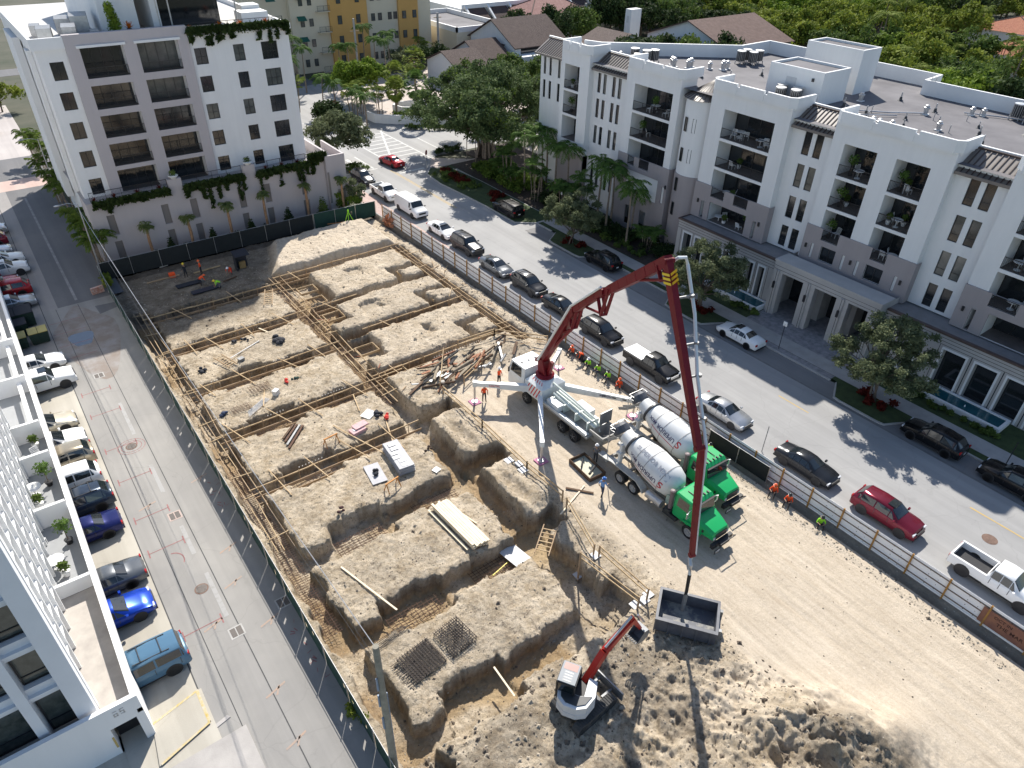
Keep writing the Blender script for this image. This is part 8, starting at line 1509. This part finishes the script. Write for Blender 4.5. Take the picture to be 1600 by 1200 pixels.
for x, y, h, lab in ((60.1, 59.8, 8.5, 'tall palm in front of the far white bay, leaning left'), (59.4, 55.4, 8, 'tall palm furthest right beside the taupe wall'), (60.8, 62.2, 9, 'tallest palm between the first two white bays'), (62.0, 60.9, 8.5, 'palm crowded behind the far bay palms'), (61.5, 71.6, 8, 'palm at the building corner by the banyan'), (62.0, 69.6, 7.5, 'slightly shorter palm at the building corner'), (63.6, 79.4, 8.5, 'slim palm at the right flank of the banyan, back'), (64.9, 77.6, 8, 'slim palm at the right flank of the banyan, front'), (60.4, 77.0, 8, 'slim tall palm over the garden left of the building'), (61.6, 74.6, 7.5, 'slim palm of the garden group, right one'), (62.2, 57.4, 6, 'short palm tucked between taller palms by the taupe wall')): palm(lab, x, y, h)
for x, y, h, lab in ((59.2, 73.0, 7.0, 'tall leafy palm clump left of the building corner, front'), (60.0, 80.5, 7.5, 'tall leafy palm clump at the banyan flank'), (58.8, 66.5, 6.0, 'leafy palm clump before the far white strip windows'), (60.2, 64.8, 7.0, 'leafy palm clump tall beside the far bay'), (60.8, 53.3, 3.2, 'squat dark palm by the round stair tower base'), (62.0, 71.0, 3.4, 'small bright palm against the low garden wall'), (59.8, 79.2, 3.5, 'leafy garden palm clump by the sidewalk'), (61.0, 83.0, 3.6, 'leafy garden palm clump near banyan roots')): palm(lab, x, y, h, 'areca')
for x, y, h in ((6.9, 123.3, 5), (6.8, 127.4, 5.5), (6.9, 101.6, 6), (6.7, 107.8, 5), (6.9, 86.0, 6), (7.0, 83.2, 6), (6.8, 92.2, 5), (7.0, 89.2, 6), (6.8, 115, 5)): palm('bright green palm clump between the alley and the tower wall', x, y, h*1.05, 'areca', leafmat('alley_palm_fronds', (.045, .085, .015), (.16, .22, .04), 1.3), 'palm clumps along the tower side of the alley')
for (x, h, lab) in ((12.2, 4.5, 'small palm at the far left of podium wall'), (16.6, 3.8, 'short tan trunk palm, second from left on podium wall'), (21.2, 5, 'young palm under the trailing vine'), (25.6, 5.5, 'young palm below the right bowl planter'), (30.9, 5.5, 'young palm before the right podium end'), (35.6, 6, 'young palm before the annex block')): palm(lab, x, 83.3 if x < 34 else 83.0, h, 'sabal', leafmat('young_palm_fronds', (.07, .10, .03), (.20, .24, .08), 2))
for x, y, h, lab in ((74.3, 130.8, 9, 'round headed fan palm highest of the four, by orange wall'), (66.0, 123.3, 8.5, 'round headed fan palm upper left of the four'), (65.6, 115.2, 8.5, 'big dark fan palm right of the four'), (63.4, 119.0, 7, 'smaller fan palm low in the group of four')): palm(lab, x, y, h, 'fan', LF_PALMY if 'dark' not in lab else LF_PALM)
for x, y, h, lab in ((53.6, 128.4, 7, 'coconut palm with yellow fruit left of the stop sign'), (55.3, 126.9, 6.5, 'coconut palm with orange fronds right of the stop sign'), (56.4, 120.4, 6, 'palm beside the low curved wall, back'), (55.8, 115.8, 6, 'palm beside the low curved wall, front'), (73.4, 150.5, 11, 'tall palm before the cream apartment wall, left'), (71.3, 141.5, 10, 'palm before the cream apartment wall, second'), (72.5, 139.2, 10, 'palm before the cream apartment wall, lower'), (77.0, 146.0, 10, 'palm before the cream apartment wall, right'), (66.2, 142.8, 9, 'palm before the orange wall, right'), (65.3, 145.5, 8, 'palm before the orange wall, left'), (57.6, 149.5, 10, 'dark palm among the green awnings, back'), (57.1, 144.5, 9, 'dark palm among the green awnings, front'), (52.3, 139.3, 8, 'palm at the top right corner of tower')): palm(lab, x, y, h)
for x, y, h, lab in ((59.3, 124.8, 7, 'bright sunlit palm clump right of stop sign, back'), (60.9, 120.6, 6.5, 'bright sunlit palm clump above the curved wall'), (56.8, 123.5, 7, 'bright sunlit palm clump behind stop sign'), (50.0, 132.0, 7.5, 'bright palm clump behind the tower corner vine'), (49.0, 139.0, 8, 'bright palm clump furthest behind the tower corner'), (90.0, 154.6, 8, 'bright palm right of the orange wall end')): palm(lab, x, y, h, 'areca', LF_PALMY)
tree('broad_tree', 'sunlit bright green tree above the coconut palms', (62.5, 131, 0), LF_BR, 21, 5.0, 2.6, 5, 6500, .26, .2, 36, (.8, 1.6)); tree('broad_tree', 'grey tree by the base of the orange wall', (81, 146, 0), LF_OAK, 22, 3.5, 2, 4, 2500, .25, .15, 22, (.8, 1.3)); tree('broad_tree', 'bright small tree behind the brown roof', (119, 148, 0), LF_BR, 23, 3, 2.8, 4.5, 2200, .28, .15, 20, (.8, 1.3))
tree('broad_tree', 'dark pine-like tree beside the white villa', (121, 158, 0), LF_DK, 24, 4.5, 3.5, 5, 3200, .3, .2, 26, (.9, 1.6)); tree('broad_tree', 'bushy tree left of the tower on the crossing road', (1.5, 172, 0), LF_MID, 25, 4, 2.4, 4, 2500, .3, .2, 22, (.9, 1.5)); tree('broad_tree', 'bright shrub tree behind planter wall at left edge', (6.0, 160, 0), LF_YG, 26, 3.5, 2, 3.2, 2500, .25, .15, 20, (.8, 1.3))
for i, (x, y, r) in enumerate(((47, 150, 5), (44, 142, 4.5), (40, 150, 5), (53, 156, 5), (37, 135, 4), (51.5, 121.5, 2.2), (86, 128, 3.5), (88, 146, 3.5), (95.5, 128, 3.6), (83, 107, 4), (90, 112, 4.5), (97, 118, 4), (103, 124, 4))): tree('broad_tree', 'dark leafy tree between the far buildings', (x, y, 0), (LF_MID, LF_DK)[i % 2], 30+i, r, r*.55, r*1.0, 2600, .26, .15, 24, (.8, 1.5), 'dark trees between the far buildings')
# hedges, shrubs and beds
def hedge(lab, x, y, w_, d_, h, mat, n, lf=.12, name='hedge', cat='hedge', rz_=0, seed=1, z=.1):
    t = thing(name, lab, cat, (x, y, z), rz_); q = np.random.RandomState(seed); k = max(3, int(w_*d_/.5)); cl = [(q.uniform(-w_/2, w_/2), q.uniform(-d_/2, d_/2), h*.45*q.uniform(.7, 1.15), min(.6, max(.25, h*.5))) for _ in range(k)]; leaves('foliage', mat, cl, n, lf, seed, t); b = MB(); [b.tube((c[0], c[1], -.1), (c[0], c[1], c[2]), .03, 4) for c in cl[::4]]; b.build('stem', BARK, t); return t
hedge('low dark hedge along the far side of the intersection', 67, 108.3, 14, 1.4, .8, LF_MID, 3000, rz_=-.6, seed=2); hedge('dark hedge clump at the banyan side of the crosswalk', 60.5, 97.6, 5, 1.8, .9, LF_DK, 2200, rz_=-.1, seed=3); hedge('green planting on the island below the red bromeliads', 54.4, 85.5, 3, 8.0, .6, LF_MID, 3600, seed=4); hedge('red bromeliad bed on the island', 54.9, 86.6, 1.3, 6.5, .8, LF_RED, 2000, .14, 'flower_bed', 'flowers', seed=5); hedge('dark red bromeliad patch on the island lawn', 55.3, 77.0, 2.4, 3.0, .6, LF_RED, 900, .14, 'flower_bed', 'flowers', seed=6)
hedge('dark red bed around the oak behind the black suv', 54.3, 59.3, 1.6, 2.6, .4, LF_RED, 700, .14, 'flower_bed', 'flowers', seed=7); hedge('dark red bed around the oak by the boom elbow', 54.6, 39.6, 1.6, 2.6, .4, LF_RED, 700, .14, 'flower_bed', 'flowers', seed=8); hedge('dark red bed around the oak nearest the camera', 54.9, 20.2, 1.8, 3, .5, LF_RED, 900, .14, 'flower_bed', 'flowers', seed=9)
hedge('dense dark shrubbery before the far white bays', 60.6, 64.5, 3.0, 18, 1.3, LF_DK, 9000, .15, seed=10); hedge('bright ground planting beside the sidewalk below the palms', 59.0, 58, 1.8, 12, .6, LF_MID, 4200, .12, seed=11); hedge('bright leafy garden planting right of the banyan roots', 61.0, 82, 5, 12, 1.5, leafmat('garden_leaves', (.05, .09, .015), (.16, .23, .04), 1), 9000, .17, seed=12); hedge('dark shrubs by the round stair tower', 61.5, 52.0, 3, 4.0, 1.2, LF_DK, 2600, seed=13)
hedge('dark clipped hedge around the far pool', 58.7, 39.5, 1.0, 8.2, .45, LF_MID, 3000, .08, seed=14); hedge('dark clipped hedge around the near pool', 58.7, 15.0, 1.0, 8.2, .45, LF_MID, 3000, .08, seed=15)
hedge('planting strip behind the dark fence below the podium wall', 20, 83.2, 26, 1.6, .9, LF_DK, 9000, .13, seed=16, z=0); hedge('dark planting beside the corner oak', 43.5, 98.0, 5.0, 3, .7, LF_MID, 2600, rz_=.1, seed=17); hedge('shrub border along the street side of the tower', 38.8, 96.5, 2.5, 14, .9, LF_MID, 4000, .14, seed=18)
hedge('clipped hedge along wall at upper left edge', -20, 162.5, 52, 1.6, 1.6, LF_YG, 6000, .2, seed=19); hedge('bright shrubs behind the curved white wall', 66.5, 117.5, 9, 4, 1.2, LF_BR, 2400, .18, seed=20); hedge('hanging sprigs of greenery by the fence foot under the alley palms', 6.6, 80.2, .5, 3.6, 1.0, LF_YG, 700, .12, seed=21); hedge('small weeds at the foot of the timber pole', 6.1, 21.0, .5, 1.8, .5, LF_YG, 350, .08, 'weeds', 'weeds', seed=22, z=0)
for x, h, lab in ((14.2, 2.5, 'first'), (18.9, 2.5, 'second'), (23.5, 2.5, 'third'), (28.2, 3.0, 'fourth'), (32.8, 3.5, 'fifth')):
    t = thing('conical_shrub', f'dark conical evergreen, {lab} from the left on podium wall', 'shrub', (x, 83.0, 0)); leaves('crown', LF_DK if h < 3.4 else LF_MID, [(0, 0, h*(.15+.13*i), (1-i/6.5)*h*.30, h*.13) for i in range(6)], 1500, .1, int(x), t); MB().tube((0, 0, 0), (0, 0, h*.6), .05, 6).build('trunk', BARK, t)
# wooded background, every tree its own object
TP = []
MATS = [(LF_YG, 'yellow green broad tree in the wooded background'), (LF_MID, 'mid green broad tree in the wooded background'), (LF_DK, 'dark green broad tree in the wooded background'), (LF_BR, 'bright green broad tree in the wooded background')]
for i in range(6):
    m_, lab = MATS[[0, 1, 2, 1, 0, 3][i]]; t = thing('broad_tree', lab, 'tree', (0, 0, 0), 0, lab.replace('tree', 'trees')); cl = clumps(200+i, 30, 4.6, 2.9, 6.4, .9, 1.9, .6); leaves('crown', m_, cl, 2600, .32, 300+i, t); b = MB(); b.path([(0, 0, -.2), (.1, 0, 3), (0, .1, 5.5)], [.28, .22, .14], 7); [b.path([(0, .1, 4.6), c[:3]], [.13, .04], 4) for c in cl[:9]]; b.build('trunk', BARK, t); TP.append([t, 0])
BX = [(134, 160, 100, 130), (116, 136, 120, 136), (99, 118, 130, 153), (94, 101, 131, 147), (124, 148, 158, 174), (201, 227, 66, 86), (228, 258, 78, 100), (188, 201, 62, 73), (195, 207, 95, 105), (112, 160, 166, 200), (150, 170, 42, 56), (96, 114, 150, 180), (139, 146, 136, 143)]
Mi = look_matrix(R(35.7), R(-1.4), R(90-127.5)).to_3x3().transposed(); q = np.random.RandomState(17); cnt = 0; zpos = []
def pix(x, y, z): c = Mi @ Vector((x, y, z-36.5)); return 800+1108*c.x/-c.z, 600-1108*c.y/-c.z
cand = []
for gx_ in np.arange(93, 330, 7.6):
    for gy_ in np.arange(16, 300, 7.6):
        x, y = gx_+q.uniform(-2.6, 2.6), gy_+q.uniform(-2.6, 2.6); u, v = pix(x, y, 7)
        if v < -45 or u > 1660 or u < 858 or v > 190: continue
        if any(a-3 < x < b_+3 and c-5.5 < y < d_+3 for a, b_, c, d_ in BX): continue
        if 134 < x < 165 and 85 < y < 104: s = .72
        else: s = q.uniform(.85, 1.25)
        if y/x > 1.0 and x*.0+math.hypot(x, y) < 178: continue
        cand.append((x, y, s, u))
for x, y, s, u in cand:
    r = q.rand(); k = (0 if r < .35 else 4 if r < .5 else 1 if r < .75 else 5 if r < .85 else 2) if u > 1110 else (2 if r < .45 else 3 if r < .7 else 1 if r < .9 else 0)
    if u > 1330 and q.rand() < .3: palm('bright palm rising in the wooded background', x, y, 9 if q.rand() < .5 else 8, 'areca' if q.rand() < .5 else 'royal', LF_PALMY, 'palms in the wooded background', s=1.35*s); continue
    P_ = TP[k]
    if P_[1] == 0: P_[0].location = (x, y, 0); P_[1] = 1
    else: clone(P_[0], None, (x, y, 0), q.rand()*6.28, (s, s, s*q.uniform(.85, 1.15)))
for P_ in TP:
    if P_[1] == 0: P_[0].location = (240, 150, 0)
# loose stones and clods on the dirt
SM = M('limestone_rubble', (.36, .31, .24), .95, .3, 2); SD = M('dark_clod', (.13, .105, .08), .95, .3, 2)
q = np.random.RandomState(99); bs = [MB(), MB()]
def stone(b, x, y, z, r):
    v = [(x+r*a*q.uniform(.6, 1.2), y+r*c*q.uniform(.6, 1.2), z+r*e*q.uniform(.5, .9)) for a, c, e in ((1, 0, 0), (0, 1, 0), (-1, 0, 0), (0, -1, 0), (0, 0, 1), (0, 0, -1))]; b.add(v, [(0, 1, 4), (1, 2, 4), (2, 3, 4), (3, 0, 4), (1, 0, 5), (2, 1, 5), (3, 2, 5), (0, 3, 5)])
n_ = 0
while n_ < 15000:
    x, y = q.uniform(6.7, 38.6), q.uniform(1, 79)
    if 26.5 < x < 37 and y < 43 and q.rand() < .93: continue
    if y > 30 and q.rand() < .35: continue
    r = min(.24, .022+.05*q.exponential()) if (y < 17 and x < 27) or q.rand() < .08 else min(.1, .018+.022*q.exponential()); stone(bs[q.rand() < (.55 if y < 17 else .3)], x, y, gnd(x, y), r); n_ += 1
for _ in range(1500): y = q.uniform(1, 62); x = 37.7+q.normal()*.35; stone(bs[0], x, y, gnd(min(x, 39), y), .02+.05*q.exponential()*.7)
tag(bs[0].build('rubble', SM), 'pale limestone rubble scattered over the dig', 'rubble', kind='stuff'); tag(bs[1].build('soil_clods', SD), 'dark soil clods scattered over the dirt', 'soil', kind='stuff')
for o in bpy.data.objects:
    if o.type == 'EMPTY' and not o.children and o.get('label') is None: bpy.data.objects.remove(o)
